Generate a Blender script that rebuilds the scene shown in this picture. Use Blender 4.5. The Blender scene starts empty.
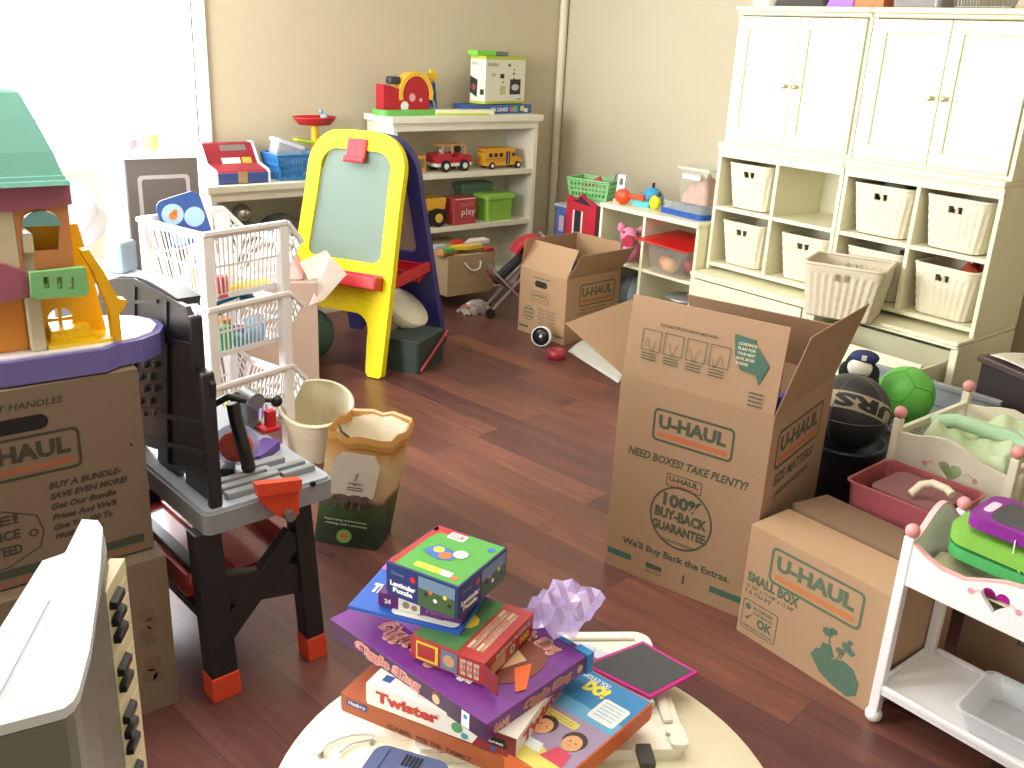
import bpy, bmesh, math, random
from mathutils import Vector, Matrix
random.seed(7)
SC = bpy.context.scene
COL = SC.collection
PI = math.pi
CAMR = Matrix(((0.77442633, -0.63097172, 0.04624444), (-0.18307987, -0.29347083, -0.93827322), (0.60559526, 0.71815706, -0.34278976)))
FOC, CH = 950.0, 1.5
def V(*a): return Vector(a)
# ---- measuring helpers: a pixel of the photograph met with a real plane of the room
def ray(px, py): return CAMR.transposed() @ V((px-512)/FOC, (py-384)/FOC, 1)
def PZ(px, py, z=0.0):
    d = ray(px, py); return V(0, 0, CH) + d*((z-CH)/d.z)
def PX(px, py, x):
    d = ray(px, py); return V(0, 0, CH) + d*(x/d.x)
def PY(px, py, y):
    d = ray(px, py); return V(0, 0, CH) + d*(y/d.y)

# ---- materials
_M = {}
def lin(c):
    c = c/255.0
    return c/12.92 if c <= .04045 else ((c+.055)/1.055)**2.4
def rgb(h):
    return tuple(lin(int(h[i:i+2], 16)) for i in (0, 2, 4)) + (1,)
def mat(h, rough=.5, metal=0, var=.05, scale=30, bump=0, trans=0, alpha=1, emit=0, spec=.5, sss=0, coat=0):
    key = (h, rough, metal, var, scale, bump, trans, alpha, emit, spec, sss, coat)
    if key in _M: return _M[key]
    m = bpy.data.materials.new('surface_' + h); m.use_nodes = True
    nt = m.node_tree; b = nt.nodes['Principled BSDF']
    c = rgb(h)
    b.inputs['Roughness'].default_value = rough
    b.inputs['Metallic'].default_value = metal
    b.inputs['Specular IOR Level'].default_value = spec
    b.inputs['Transmission Weight'].default_value = trans
    b.inputs['Alpha'].default_value = alpha
    b.inputs['Coat Weight'].default_value = coat
    tc = nt.nodes.new('ShaderNodeTexCoord'); n = nt.nodes.new('ShaderNodeTexNoise')
    n.inputs['Scale'].default_value = scale; n.inputs['Detail'].default_value = 3
    nt.links.new(tc.outputs['Object'], n.inputs['Vector'])
    mx = nt.nodes.new('ShaderNodeMix'); mx.data_type = 'RGBA'
    mx.inputs[6].default_value = tuple(max(0, x*(1-var)) for x in c[:3]) + (1,)
    mx.inputs[7].default_value = tuple(min(1, x*(1+var)) for x in c[:3]) + (1,)
    nt.links.new(n.outputs['Fac'], mx.inputs[0]); nt.links.new(mx.outputs[2], b.inputs['Base Color'])
    if bump:
        bp = nt.nodes.new('ShaderNodeBump'); bp.inputs['Strength'].default_value = bump; bp.inputs['Distance'].default_value = .01
        nt.links.new(n.outputs['Fac'], bp.inputs['Height']); nt.links.new(bp.outputs['Normal'], b.inputs['Normal'])
    if emit:
        b.inputs['Emission Color'].default_value = c; b.inputs['Emission Strength'].default_value = emit
    _M[key] = m
    return m

# ---- geometry collector
def fr(o, u, v):
    """frame with origin o, unit axes u, v and their normal"""
    u = Vector(u).normalized(); v = Vector(v); v = (v - u*v.dot(u)).normalized(); n = u.cross(v)
    return Matrix(((u.x, v.x, n.x, o[0]), (u.y, v.y, n.y, o[1]), (u.z, v.z, n.z, o[2]), (0, 0, 0, 1)))
def T(x, y, z): return Matrix.Translation((x, y, z))
def RZ(d): return Matrix.Rotation(math.radians(d), 4, 'Z')
def RX(d): return Matrix.Rotation(math.radians(d), 4, 'X')
def RY(d): return Matrix.Rotation(math.radians(d), 4, 'Y')
class G:
    def __init__(s): s.v = []; s.f = []; s.m = []; s.sm = []
    def add(s, vs, fs, m=0, M=None, smooth=False):
        k = len(s.v)
        for p in vs:
            p = Vector(p); s.v.append(M @ p if M is not None else p)
        for f in fs:
            s.f.append([k+i for i in f]); s.m.append(m); s.sm.append(smooth)
        return s
    def box(s, x0, y0, z0, x1, y1, z1, m=0, M=None):
        vs = [(x, y, z) for z in (z0, z1) for y in (y0, y1) for x in (x0, x1)]
        return s.add(vs, [(0, 2, 3, 1), (4, 5, 7, 6), (0, 1, 5, 4), (2, 6, 7, 3), (0, 4, 6, 2), (1, 3, 7, 5)], m, M)
    def hexa(s, b, t, m=0, M=None):
        """solid between quad b and quad t (same winding, counter-clockwise seen from t)"""
        return s.add(list(b)+list(t), [(3, 2, 1, 0), (4, 5, 6, 7), (0, 1, 5, 4), (1, 2, 6, 5), (2, 3, 7, 6), (3, 0, 4, 7)], m, M)
    def slab(s, quad, t, m=0):
        """a quad in space given thickness t along its normal"""
        q = [Vector(p) for p in quad]; n = (q[1]-q[0]).cross(q[3]-q[0]).normalized()*t
        return s.hexa([p-n for p in q], q, m)
    def bar(s, a, b, w, h=None, m=0, up=(0, 0, 1), M=None):
        a = Vector(a); b = Vector(b); h = h or w; d = (b-a).normalized(); upv = Vector(up)
        if abs(d.dot(upv)) > .98: upv = V(1, 0, 0)
        x = d.cross(upv).normalized()*w/2; y = x.cross(d).normalized()*h/2
        return s.hexa([a-x-y, a+x-y, a+x+y, a-x+y][::-1], [b-x-y, b+x-y, b+x+y, b-x+y][::-1], m, M)
    def prism(s, pts, z0, z1, m=0, M=None, smooth=False):
        n = len(pts)
        a = sum(pts[i][0]*pts[(i+1) % n][1]-pts[(i+1) % n][0]*pts[i][1] for i in range(n))
        if a < 0: pts = pts[::-1]
        k = [(p[0], p[1], z0) for p in pts]+[(p[0], p[1], z1) for p in pts]
        s.add(k, [tuple(range(n))[::-1], tuple(range(n, 2*n))], m, M)
        return s.add(k, [(i, (i+1) % n, n+(i+1) % n, n+i) for i in range(n)], m, M, smooth)
    def loft(s, rings, m=0, M=None, smooth=True, caps=True, closed=True):
        n = len(rings[0]); vs = [p for r in rings for p in r]; fs = []
        for j in range(len(rings)-1):
            for i in range(n if closed else n-1):
                fs.append((j*n+i, j*n+(i+1) % n, (j+1)*n+(i+1) % n, (j+1)*n+i))
        s.add(vs, fs, m, M, smooth)
        if caps:
            s.add(rings[0], [tuple(range(n))[::-1]], m, M); s.add(rings[-1], [tuple(range(n))], m, M)
        return s
    def lathe(s, prof, n=24, m=0, M=None, caps=True, sx=1, sy=1):
        return s.loft([[(r*math.cos(2*PI*i/n)*sx, r*math.sin(2*PI*i/n)*sy, z) for i in range(n)] for r, z in prof], m, M, True, caps)
    def ball(s, c, r, m=0, sc=(1, 1, 1), n=16, M=None):
        rr = [(max(1e-4, r*math.sin(PI*j/n)), -r*math.cos(PI*j/n)) for j in range(n+1)]
        MM = (M or Matrix.Identity(4)) @ T(*c) @ Matrix.Diagonal((*sc, 1))
        return s.lathe(rr, n*2, m, MM)
    def cyl(s, a, b, r, m=0, n=20, r2=None, M=None, smooth=True):
        a = Vector(a); b = Vector(b); d = b-a; up = V(0, 0, 1) if abs(d.normalized().z) < .95 else V(1, 0, 0)
        x = d.cross(up).normalized(); y = d.cross(x).normalized(); r2 = r if r2 is None else r2
        R = lambda c, q: [c+x*(q*math.cos(-2*PI*i/n))+y*(q*math.sin(-2*PI*i/n)) for i in range(n)]
        return s.loft([R(a, r)[::-1], R(b, r2)[::-1]], m, M, smooth)
    def tube(s, pts, r, m=0, n=8, M=None, closed=False):
        pts = [Vector(p) for p in pts]; rings = []; N = len(pts)
        prev = None
        for i, p in enumerate(pts):
            if closed: d = pts[(i+1) % N]-pts[i-1]
            else: d = pts[min(i+1, N-1)]-pts[max(i-1, 0)]
            d.normalize()
            if prev is None:
                up = V(0, 0, 1) if abs(d.z) < .9 else V(1, 0, 0); x = d.cross(up).normalized()
            else: x = (prev-d*prev.dot(d)).normalized()
            prev = x; y = d.cross(x)
            rings.append([p+x*(r*math.cos(2*PI*k/n))+y*(r*math.sin(2*PI*k/n)) for k in range(n)])
        if closed: rings.append(rings[0])
        return s.loft(rings, m, M, True, not closed)
    def grid(s, fn, nu, nv, m=0, M=None, thick=0, smooth=True, skip=None):
        vs = [fn(i/nu, j/nv) for j in range(nv+1) for i in range(nu+1)]
        fs = [(j*(nu+1)+i, j*(nu+1)+i+1, (j+1)*(nu+1)+i+1, (j+1)*(nu+1)+i) for j in range(nv) for i in range(nu) if not (skip and skip(i, j))]
        return s.add(vs, fs, m, M, smooth)
    def shape(s, outlines, z0, z1, m=0, M=None):
        """flat polygon with holes given thickness (first outline is the outer edge)"""
        cu = bpy.data.curves.new('t', 'CURVE'); cu.dimensions = '2D'; cu.fill_mode = 'BOTH'; cu.extrude = abs(z1-z0)/2
        for o in outlines:
            sp = cu.splines.new('POLY'); sp.points.add(len(o)-1)
            for i, p in enumerate(o): sp.points[i].co = (p[0], p[1], 0, 1)
            sp.use_cyclic_u = True
        return s._curve(cu, m, (M if M is not None else Matrix.Identity(4)) @ T(0, 0, (z0+z1)/2))
    def _curve(s, cu, m, M):
        o = bpy.data.objects.new('t', cu); COL.objects.link(o)
        me = bpy.data.meshes.new_from_object(o.evaluated_get(bpy.context.evaluated_depsgraph_get()))
        s.add([v.co for v in me.vertices], [tuple(p.vertices) for p in me.polygons], m, M)
        bpy.data.objects.remove(o); bpy.data.meshes.remove(me); bpy.data.curves.remove(cu)
        return s
    def text(s, st, x, y, w, h, m=0, M=None, bold=.02, shear=0, z=.0006):
        """lettering in the box x..x+w, y..y+h of frame M"""
        cu = bpy.data.curves.new('t', 'FONT'); cu.body = st; cu.size = 1; cu.offset = bold; cu.shear = shear; cu.resolution_u = 2
        o = bpy.data.objects.new('t', cu); COL.objects.link(o)
        me = bpy.data.meshes.new_from_object(o.evaluated_get(bpy.context.evaluated_depsgraph_get()))
        bpy.data.objects.remove(o); bpy.data.curves.remove(cu)
        if len(me.vertices):
            xs = [v.co.x for v in me.vertices]; ys = [v.co.y for v in me.vertices]
            x0, x1, y0, y1 = min(xs), max(xs), min(ys), max(ys)
            sx, sy = w/(x1-x0), h/max(1e-6, (y1-y0))
            s.add([(x+(v.co.x-x0)*sx, y+(v.co.y-y0)*sy, z) for v in me.vertices], [tuple(p.vertices) for p in me.polygons], m, M)
        bpy.data.meshes.remove(me)
        return s
    def flat(s, pts, m=0, M=None, z=.0005):
        n = len(pts); a = sum(pts[i][0]*pts[(i+1) % n][1]-pts[(i+1) % n][0]*pts[i][1] for i in range(n))
        if a < 0: pts = pts[::-1]
        return s.add([(p[0], p[1], z) for p in pts], [tuple(range(n))], m, M)
    def rect(s, x, y, w, h, m=0, M=None, z=.0005): return s.flat([(x, y), (x+w, y), (x+w, y+h), (x, y+h)], m, M, z)
    def disc(s, x, y, r, m=0, M=None, z=.0006, n=24, ry=None):
        ry = ry or r; return s.flat([(x+r*math.cos(2*PI*i/n), y+ry*math.sin(2*PI*i/n)) for i in range(n)], m, M, z)
    def ring(s, out, inn, m=0, M=None, z=.0005):
        n = len(out); vs = [(p[0], p[1], z) for p in out]+[(p[0], p[1], z) for p in inn]
        return s.add(vs, [(i, (i+1) % n, n+(i+1) % n, n+i) for i in range(n)], m, M)
    def build(s, name, mats, parent=None, bevel=0, seg=2, loc=None, smooth_angle=False, solid=0, sub=0, label=None):
        me = bpy.data.meshes.new(name)
        me.from_pydata([tuple(v) for v in s.v], [], s.f)
        if not isinstance(mats, (list, tuple)): mats = [mats]
        for m in mats: me.materials.append(m)
        for i, p in enumerate(me.polygons):
            p.material_index = min(s.m[i], len(mats)-1); p.use_smooth = s.sm[i]
        me.validate(); me.update()
        o = bpy.data.objects.new(name, me); COL.objects.link(o)
        if parent is not None: o.parent = parent
        if loc is not None: o.location = loc
        if solid:
            md = o.modifiers.new('thick', 'SOLIDIFY'); md.thickness = solid; md.offset = 0
        if sub:
            md = o.modifiers.new('sub', 'SUBSURF'); md.levels = sub; md.render_levels = sub
        if bevel:
            md = o.modifiers.new('bev', 'BEVEL'); md.width = bevel; md.segments = seg; md.limit_method = 'ANGLE'; md.angle_limit = math.radians(40)
        if label: o['label'] = label
        return o
def rrect(x0, y0, x1, y1, r, n=5):
    p = []
    for cx, cy, a in ((x1-r, y0+r, -90), (x1-r, y1-r, 0), (x0+r, y1-r, 90), (x0+r, y0+r, 180)):
        for i in range(n+1):
            t = math.radians(a+90*i/n); p.append((cx+r*math.cos(t), cy+r*math.sin(t)))
    return p
def tag(o, label, cat, group=None):
    o['label'] = label; o['category'] = cat
    if group: o['group'] = group
    return o
def thing(name, label, cat, loc=(0, 0, 0), rz=0, group=None):
    o = bpy.data.objects.new(name, None); COL.objects.link(o); o.empty_display_size = .05
    o.location = loc; o.rotation_euler = (0, 0, math.radians(rz))
    return tag(o, label, cat, group)
def place(o, loc, rz=0):
    o.location = loc; o.rotation_euler = (0, 0, math.radians(rz)); return o
def dup(root, loc, rz, label, name=None):
    r = root.copy(); COL.objects.link(r); place(r, loc, rz); r['label'] = label
    for ch in list(root.children):
        c = ch.copy(); COL.objects.link(c); c.parent = r
        for g in ch.children:
            d = g.copy(); COL.objects.link(d); d.parent = c
    return r
def struct(o): o['kind'] = 'structure'; return o
def qb(z, c0, c1, c2):
    """box footprint on height z from three pixels: front-left, front-right and a back corner"""
    a, b, c = PZ(*c0, z), PZ(*c1, z), PZ(*c2, z)
    u = (b-a); W = u.length; u.normalize(); n = V(-u.y, u.x, 0)
    return a.x, a.y, math.degrees(math.atan2(u.y, u.x)), W, (c-a).dot(n)
# ================= camera, room, light =================
cam = bpy.data.cameras.new('camera'); co = bpy.data.objects.new('camera', cam); COL.objects.link(co)
cam.sensor_width = 36; cam.lens = 36*FOC/1024; cam.clip_start = .05
R3 = CAMR.transposed() @ Matrix(((1, 0, 0), (0, -1, 0), (0, 0, -1)))
co.matrix_world = T(0, 0, CH) @ R3.to_4x4()
SC.camera = co

XW, YW, XL, YF, ZC = 4.42, 4.90, -1.6, -1.6, 2.6
def wallmat(h1, h2):
    m = bpy.data.materials.new('painted_wall'); m.use_nodes = True; nt = m.node_tree; b = nt.nodes['Principled BSDF']
    tc = nt.nodes.new('ShaderNodeTexCoord'); n = nt.nodes.new('ShaderNodeTexNoise'); n.inputs['Scale'].default_value = 60; n.inputs['Detail'].default_value = 6
    n2 = nt.nodes.new('ShaderNodeTexNoise'); n2.inputs['Scale'].default_value = 1.2
    nt.links.new(tc.outputs['Object'], n.inputs['Vector']); nt.links.new(tc.outputs['Object'], n2.inputs['Vector'])
    mx = nt.nodes.new('ShaderNodeMix'); mx.data_type = 'RGBA'; mx.inputs[6].default_value = rgb(h1); mx.inputs[7].default_value = rgb(h2)
    nt.links.new(n2.outputs['Fac'], mx.inputs[0]); nt.links.new(mx.outputs[2], b.inputs['Base Color'])
    bp = nt.nodes.new('ShaderNodeBump'); bp.inputs['Strength'].default_value = .25; bp.inputs['Distance'].default_value = .004
    nt.links.new(n.outputs['Fac'], bp.inputs['Height']); nt.links.new(bp.outputs['Normal'], b.inputs['Normal'])
    b.inputs['Roughness'].default_value = .85
    return m
WALL = wallmat('cbc1a8', 'c4b99e')
def floormat():
    m = bpy.data.materials.new('floor_boards'); m.use_nodes = True; nt = m.node_tree; b = nt.nodes['Principled BSDF']; L = nt.links
    def N(t, **k):
        n = nt.nodes.new(t)
        for a, v in k.items(): setattr(n, a, v)
        return n
    tc = N('ShaderNodeTexCoord'); mp = N('ShaderNodeMapping'); mp.inputs['Rotation'].default_value = (0, 0, math.radians(-97)); mp.inputs['Location'].default_value = (.3, .05, 0)
    L.new(tc.outputs['Object'], mp.inputs['Vector'])
    br = N('ShaderNodeTexBrick'); br.offset = .37; br.inputs['Scale'].default_value = 1; br.inputs['Brick Width'].default_value = 1.05; br.inputs['Row Height'].default_value = .127
    br.inputs['Mortar Size'].default_value = .0016; br.inputs['Mortar Smooth'].default_value = .3; br.inputs['Bias'].default_value = -.1
    br.inputs['Color1'].default_value = (0, 0, 0, 1); br.inputs['Color2'].default_value = (1, 1, 1, 1); br.inputs['Mortar'].default_value = (.5, .5, .5, 1)
    L.new(mp.outputs[0], br.inputs['Vector'])
    st = N('ShaderNodeMapping'); st.inputs['Scale'].default_value = (1.3, 14, 1); L.new(mp.outputs[0], st.inputs['Vector'])
    addv = N('ShaderNodeVectorMath', operation='ADD'); sc = N('ShaderNodeVectorMath', operation='SCALE'); sc.inputs['Scale'].default_value = 9
    L.new(br.outputs['Color'], sc.inputs[0]); L.new(st.outputs[0], addv.inputs[0]); L.new(sc.outputs[0], addv.inputs[1])
    gr = N('ShaderNodeTexNoise'); gr.inputs['Scale'].default_value = 2.2; gr.inputs['Detail'].default_value = 8; gr.inputs['Roughness'].default_value = .65; gr.inputs['Distortion'].default_value = .6
    L.new(addv.outputs[0], gr.inputs['Vector'])
    mixf = N('ShaderNodeMath', operation='MULTIPLY_ADD'); mixf.inputs[1].default_value = .34; L.new(br.outputs['Color'], mixf.inputs[0])
    h = N('ShaderNodeMath', operation='MULTIPLY'); h.inputs[1].default_value = .7; L.new(gr.outputs['Fac'], h.inputs[0]); L.new(h.outputs[0], mixf.inputs[2])
    cr = N('ShaderNodeValToRGB'); e = cr.color_ramp.elements
    e[0].position = .12; e[0].color = rgb('3d2626'); e[1].position = .85; e[1].color = rgb('935e4a')
    x = e.new(.38); x.color = rgb('5a3836'); x = e.new(.6); x.color = rgb('70463c')
    L.new(mixf.outputs[0], cr.inputs[0])
    mm = N('ShaderNodeMix', data_type='RGBA'); L.new(br.outputs['Fac'], mm.inputs[0]); L.new(cr.outputs[0], mm.inputs[6]); mm.inputs[7].default_value = rgb('4a3030')
    L.new(mm.outputs[2], b.inputs['Base Color'])
    rr = N('ShaderNodeMapRange'); rr.inputs['To Min'].default_value = .22; rr.inputs['To Max'].default_value = .42; L.new(gr.outputs['Fac'], rr.inputs['Value']); L.new(rr.outputs[0], b.inputs['Roughness'])
    bp = N('ShaderNodeBump'); bp.inputs['Strength'].default_value = .25; bp.inputs['Distance'].default_value = .002; bp.invert = True
    L.new(br.outputs['Fac'], bp.inputs['Height']); L.new(bp.outputs[0], b.inputs['Normal'])
    b.inputs['Specular IOR Level'].default_value = .6
    return m
g = G(); g.box(XL-.1, YF-.1, -.1, XW+.1, YW+.1, 0); struct(g.build('floor', floormat()))
g = G(); g.box(XL-.1, YF-.1, ZC, XW+.1, YW+.1, ZC+.1); struct(g.build('ceiling', mat('f0ece0', .9)))
# back wall with a window opening
WX0, WX1, WZ0, WZ1 = .3, 1.95, .86, 2.3
g = G(); g.box(XL, YW, 0, WX0, YW+.1, ZC); g.box(WX1, YW, 0, XW+.1, YW+.1, ZC); g.box(WX0, YW, 0, WX1, YW+.1, WZ0); g.box(WX0, YW, WZ1, WX1, YW+.1, ZC)
struct(g.build('wall_back', WALL))
g = G(); g.box(XW, YF, 0, XW+.1, YW, ZC); struct(g.build('wall_right', WALL))
# left wall with a window beside the corner
LY0, LY1, LZ0, LZ1 = 2.1, 4.0, .7, 2.3
g = G(); g.box(XL-.1, YF, 0, XL, LY0, ZC); g.box(XL-.1, LY1, 0, XL, YW, ZC); g.box(XL-.1, LY0, 0, XL, LY1, LZ0); g.box(XL-.1, LY0, LZ1, XL, LY1, ZC)
struct(g.build('wall_left', WALL))
g = G(); g.box(XL, YF-.1, 0, XW, YF, ZC); struct(g.build('wall_front', WALL))
def window(name, M, w, h, strength):
    """casing, sashes and a bright daylit pane, in a frame whose normal points into the room"""
    g = G()
    for a in ((-.06, -.06, 0, h+.06), (w, -.06, w+.06, h+.06), (0, h, w, h+.06), (0, -.06, w, 0)): g.box(a[0], a[1], -.02, a[2], a[3], .02, 0, M)
    for a in ((0, 0, .04, h), (w-.04, 0, w, h), (.04, 0, w-.04, .04), (.04, h-.04, w-.04, h), (w/2-.02, .04, w/2+.02, h-.04), (.04, h/2-.015, w/2-.02, h/2+.015), (w/2+.02, h/2-.015, w-.04, h/2+.015)):
        g.box(a[0], a[1], -.07, a[2], a[3], -.03, 0, M)
    fo = g.build(name, mat('ffffff', .5), bevel=.003)
    struct(fo)
    p = G(); p.rect(0.02, 0.02, w-.04, h-.04, 0, M, -.06)
    pm = bpy.data.materials.new('daylit_pane'); pm.use_nodes = True; b = pm.node_tree.nodes['Principled BSDF']
    b.inputs['Emission Color'].default_value = (.93, .97, 1, 1); b.inputs['Emission Strength'].default_value = strength; b.inputs['Base Color'].default_value = (.9, .9, .9, 1)
    p.build('window_pane', pm, fo)
    return fo
window('window_1', fr((WX0, YW, WZ0), (1, 0, 0), (0, 0, 1)), WX1-WX0, WZ1-WZ0, 9)
window('window_2', fr((XL, LY0, LZ0), (0, 1, 0), (0, 0, 1)), LY1-LY0, LZ1-LZ0, 16)
g = G(); g.box(XL, YW-.012, 0, XW-.012, YW, .1); struct(g.build('baseboard_back', mat('efe9d8', .5), bevel=.004))
g = G(); g.box(XW-.012, YF, 0, XW, YW-.012, .1); struct(g.build('baseboard_right', mat('efe9d8', .5), bevel=.004))
g = G(); g.cyl((XW-.03, YW-.03, 0), (XW-.03, YW-.03, ZC), .026, n=16); struct(g.build('trim_1', mat('dcd5c0', .5)))

def area(name, loc, rot, sx, sy, power, col):
    l = bpy.data.lights.new(name, 'AREA'); l.shape = 'RECTANGLE'; l.size = sx; l.size_y = sy; l.energy = power; l.color = col
    o = bpy.data.objects.new(name, l); COL.objects.link(o); o.location = loc
    o.rotation_euler = Vector(rot).to_track_quat('-Z', 'Y').to_euler(); return o
area('daylight_back_window', (1.0, 4.80, 1.6), (.25, -1, -.45), 1.3, 1.2, 54, (.90, .95, 1))
area('daylight_left_window', (-1.5, 3.0, 1.5), (1, .42, -.12), 1.8, 1.5, 108, (1, .975, .93))
area('fill_overhead', (1.3, 1.4, 2.5), (0, 0, -1), 1.6, 1.6, 30, (1, .95, .84))  # added overhead fill light, no known fixture on the ceiling
area('fill_behind', (-1.3, -.9, 1.7), (1, .55, -.12), 1.8, 1.4, 14, (1, .98, .92))  # added soft fill from behind the camera, no window opening there
w = bpy.data.worlds.new('world'); SC.world = w; w.use_nodes = True
bg = w.node_tree.nodes['Background']; bg.inputs[0].default_value = (.9, .95, 1, 1); bg.inputs[1].default_value = .4
SC.view_settings.view_transform = 'Standard'; SC.view_settings.look = 'None'; SC.view_settings.gamma = 1; SC.view_settings.exposure = 0
SC.view_settings.use_curve_mapping = False
# ================= storage furniture =================
CW = mat('ece8c8', .38, var=.02)       # cream painted wood
CWD = mat('ddd9bd', .5, var=.02)
KN = mat('c9c4ae', .3, metal=.6)
UW = .6875
def cubby(name, label, cat, loc, rz, W, D, H, cols, rows, grp=None, m=CW, crown=0, base=.02, t=.018, back=True, z0=0, ledge_d=.012, side_over=1):
    """open shelf unit; cols, rows = positions of divider centres (fractions)"""
    r = thing(name, label, cat, loc, rz, grp)
    for a in (0, W-t):
        g = G(); g.box(a, 0, 0, a+t, D, H-t); g.build('side_panel', m, r, bevel=.002)
    so = min(ledge_d, side_over)
    g = G(); g.box(-so if crown else 0, -ledge_d, H-t, W+(so if crown else 0), D, H+.006)
    if crown:
        g.box(-min(.006, so), -.008, H-t-.014, W+min(.006, so), -.0, H-t)
        g.box(0, -.003, H-t-.045, W, .012, H-t-.014)
    g.build('top_panel', m, r, bevel=.004)
    g = G(); g.box(t, 0, base-.0, W-t, D-.008, base+t)
    if base > .03: g.box(t, .01, 0, W-t, .03, base)
    g.build('bottom_panel', m, r, bevel=.002)
    g = G(); g.box(t, D-.008, base, W-t, D, H-t); g.build('back_panel', mat('dfdbc0', .6), r)
    for c in cols:
        g = G(); g.box(W*c-t/2, .001, base+t, W*c+t/2, D-.008, H-t-(.0 if not crown else 0)); g.build('divider', m, r, bevel=.002)
    xs = [t]+[W*c for c in cols]+[W-t]
    for q in rows:
        for i in range(len(xs)-1):
            a = xs[i]+(t/2 if i else 0); b = xs[i+1]-(t/2 if i < len(xs)-2 else 0)
            g = G(); g.box(a, .003, q-t/2, b, D-.008, q+t/2); g.build('shelf', m, r, bevel=.002)
    return r
CG = 'cream wall storage units'
def door_cabinet(label, loc):
    r = thing('door_cabinet', label, 'cabinet', loc, -90, 'cream two-door cabinets on top of the cubbies')
    W, D, H = UW-.004, .36, .585
    g = G(); g.box(0, 0, 0, .018, D, H); g.box(W-.018, 0, 0, W, D, H); g.box(.018, 0.002, 0, W-.018, D, .016); g.box(.018, 0.002, H-.018, W-.018, D, H); g.box(.018, D-.01, .016, W-.018, D, H-.018)
    g.build('cabinet_body', CW, r, bevel=.002)
    g = G(); g.box(-.001, -.03, H, W+.001, D, H+.022); g.box(0, -.014, H-.016, W, 0, H); g.build('crown_moulding', CW, r, bevel=.006)
    for s in (0, 1):
        a = .02 if s == 0 else W/2+.0015; b = W/2-.0015 if s == 0 else W-.02; y0, y1 = -.0, .0
        z0, z1 = .018, H-.022; f = .052
        g = G()
        g.box(a, -.012, z0, a+f, .004, z1); g.box(b-f, -.012, z0, b, .004, z1); g.box(a+f, -.012, z0, b-f, .004, z0+f); g.box(a+f, -.012, z1-f, b-f, .004, z1)
        g.box(a+f, -.004, z0+f, b-f, .002, z1-f)
        d = g.build('door', CW, r, bevel=.0025)
        kx = W/2-.028 if s == 0 else W/2+.028
        k = G(); k.cyl((kx, -.012, H*.47), (kx, -.022, H*.47), .005); k.ball((kx, -.03, H*.47), .012, sc=(1, .8, 1), n=8); k.build('knob', KN, d)
    return r
Y0 = 2.985
door_cabinet('left cream two-door cabinet, nearest the room corner, above the cubby with one empty square', (3.775, Y0-.004, 1.075))
door_cabinet('right cream two-door cabinet cut by the right edge of the photo', (3.775, Y0-UW-.004, 1.075))
def hutch(label, y):
    r = cubby('cubby_unit', label, 'shelf', (3.75, y, .457), -90, UW-.004, .385, .612, [.5], [.305], 'cream cubby units under the door cabinets', crown=1, ledge_d=.018, side_over=.001)
    return r
hutch('left cream cubby unit with three wicker baskets and one empty square', Y0)
hutch('right cream cubby unit with a wicker basket in every square', Y0-UW)
def drawer_base(label, y, opened):
    r = thing('drawer_base', label, 'cabinet', (3.63, y, 0), -90, 'cream drawer bases under the cubbies')
    W, D, H = UW-.002, .5, .455
    g = G(); g.box(0, .02, 0, .018, D, H-.02); g.box(W-.018, .02, 0, W, D, H-.02); g.box(.018, D-.01, .05, W-.018, D, H-.02); g.box(.018, .03, .05, W-.018, D-.01, .065)
    g.box(.018, .03, 0, W-.018, .045, .05); g.box(0, .012, 0, .03, .02, H-.02); g.box(W-.03, .012, 0, W, .02, H-.02)
    g.build('cabinet_body', CW, r, bevel=.002)
    g = G(); g.box(0, 0, H-.018, W, D, H); g.box(0.002, .004, H-.03, W-.002, .02, H-.018); g.build('top_ledge', CW, r, bevel=.005)
    yo = -.2 if opened else 0
    g = G(); z0, z1 = .07, H-.065 if opened else H-.035
    g.box(.034, .0+yo+.004, z0, W-.034, .018+yo, z1); g.box(.05, .018+yo, z0+.02, .062, .4+yo, z1-.03); g.box(W-.062, .018+yo, z0+.02, W-.05, .4+yo, z1-.03)
    g.box(.062, .39+yo, z0+.02, W-.062, .4+yo, z1-.03); g.box(.062, .018+yo, z0+.02, W-.062, .39+yo, z0+.03)
    d = g.build('drawer', CW, r, bevel=.003)
    for kx in (.2, W-.2):
        k = G(); k.cyl((kx, yo+.004, (z0+z1)/2+.03), (kx, yo-.008, (z0+z1)/2+.03), .006); k.ball((kx, yo-.016, (z0+z1)/2+.03), .013, n=8); k.build('knob', KN, d)
    return r
drawer_base('left cream base with closed drawer, behind the tall open moving box', Y0, False)
drawer_base('right cream base with its drawer pulled open behind the balls', Y0-UW, True)

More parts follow.
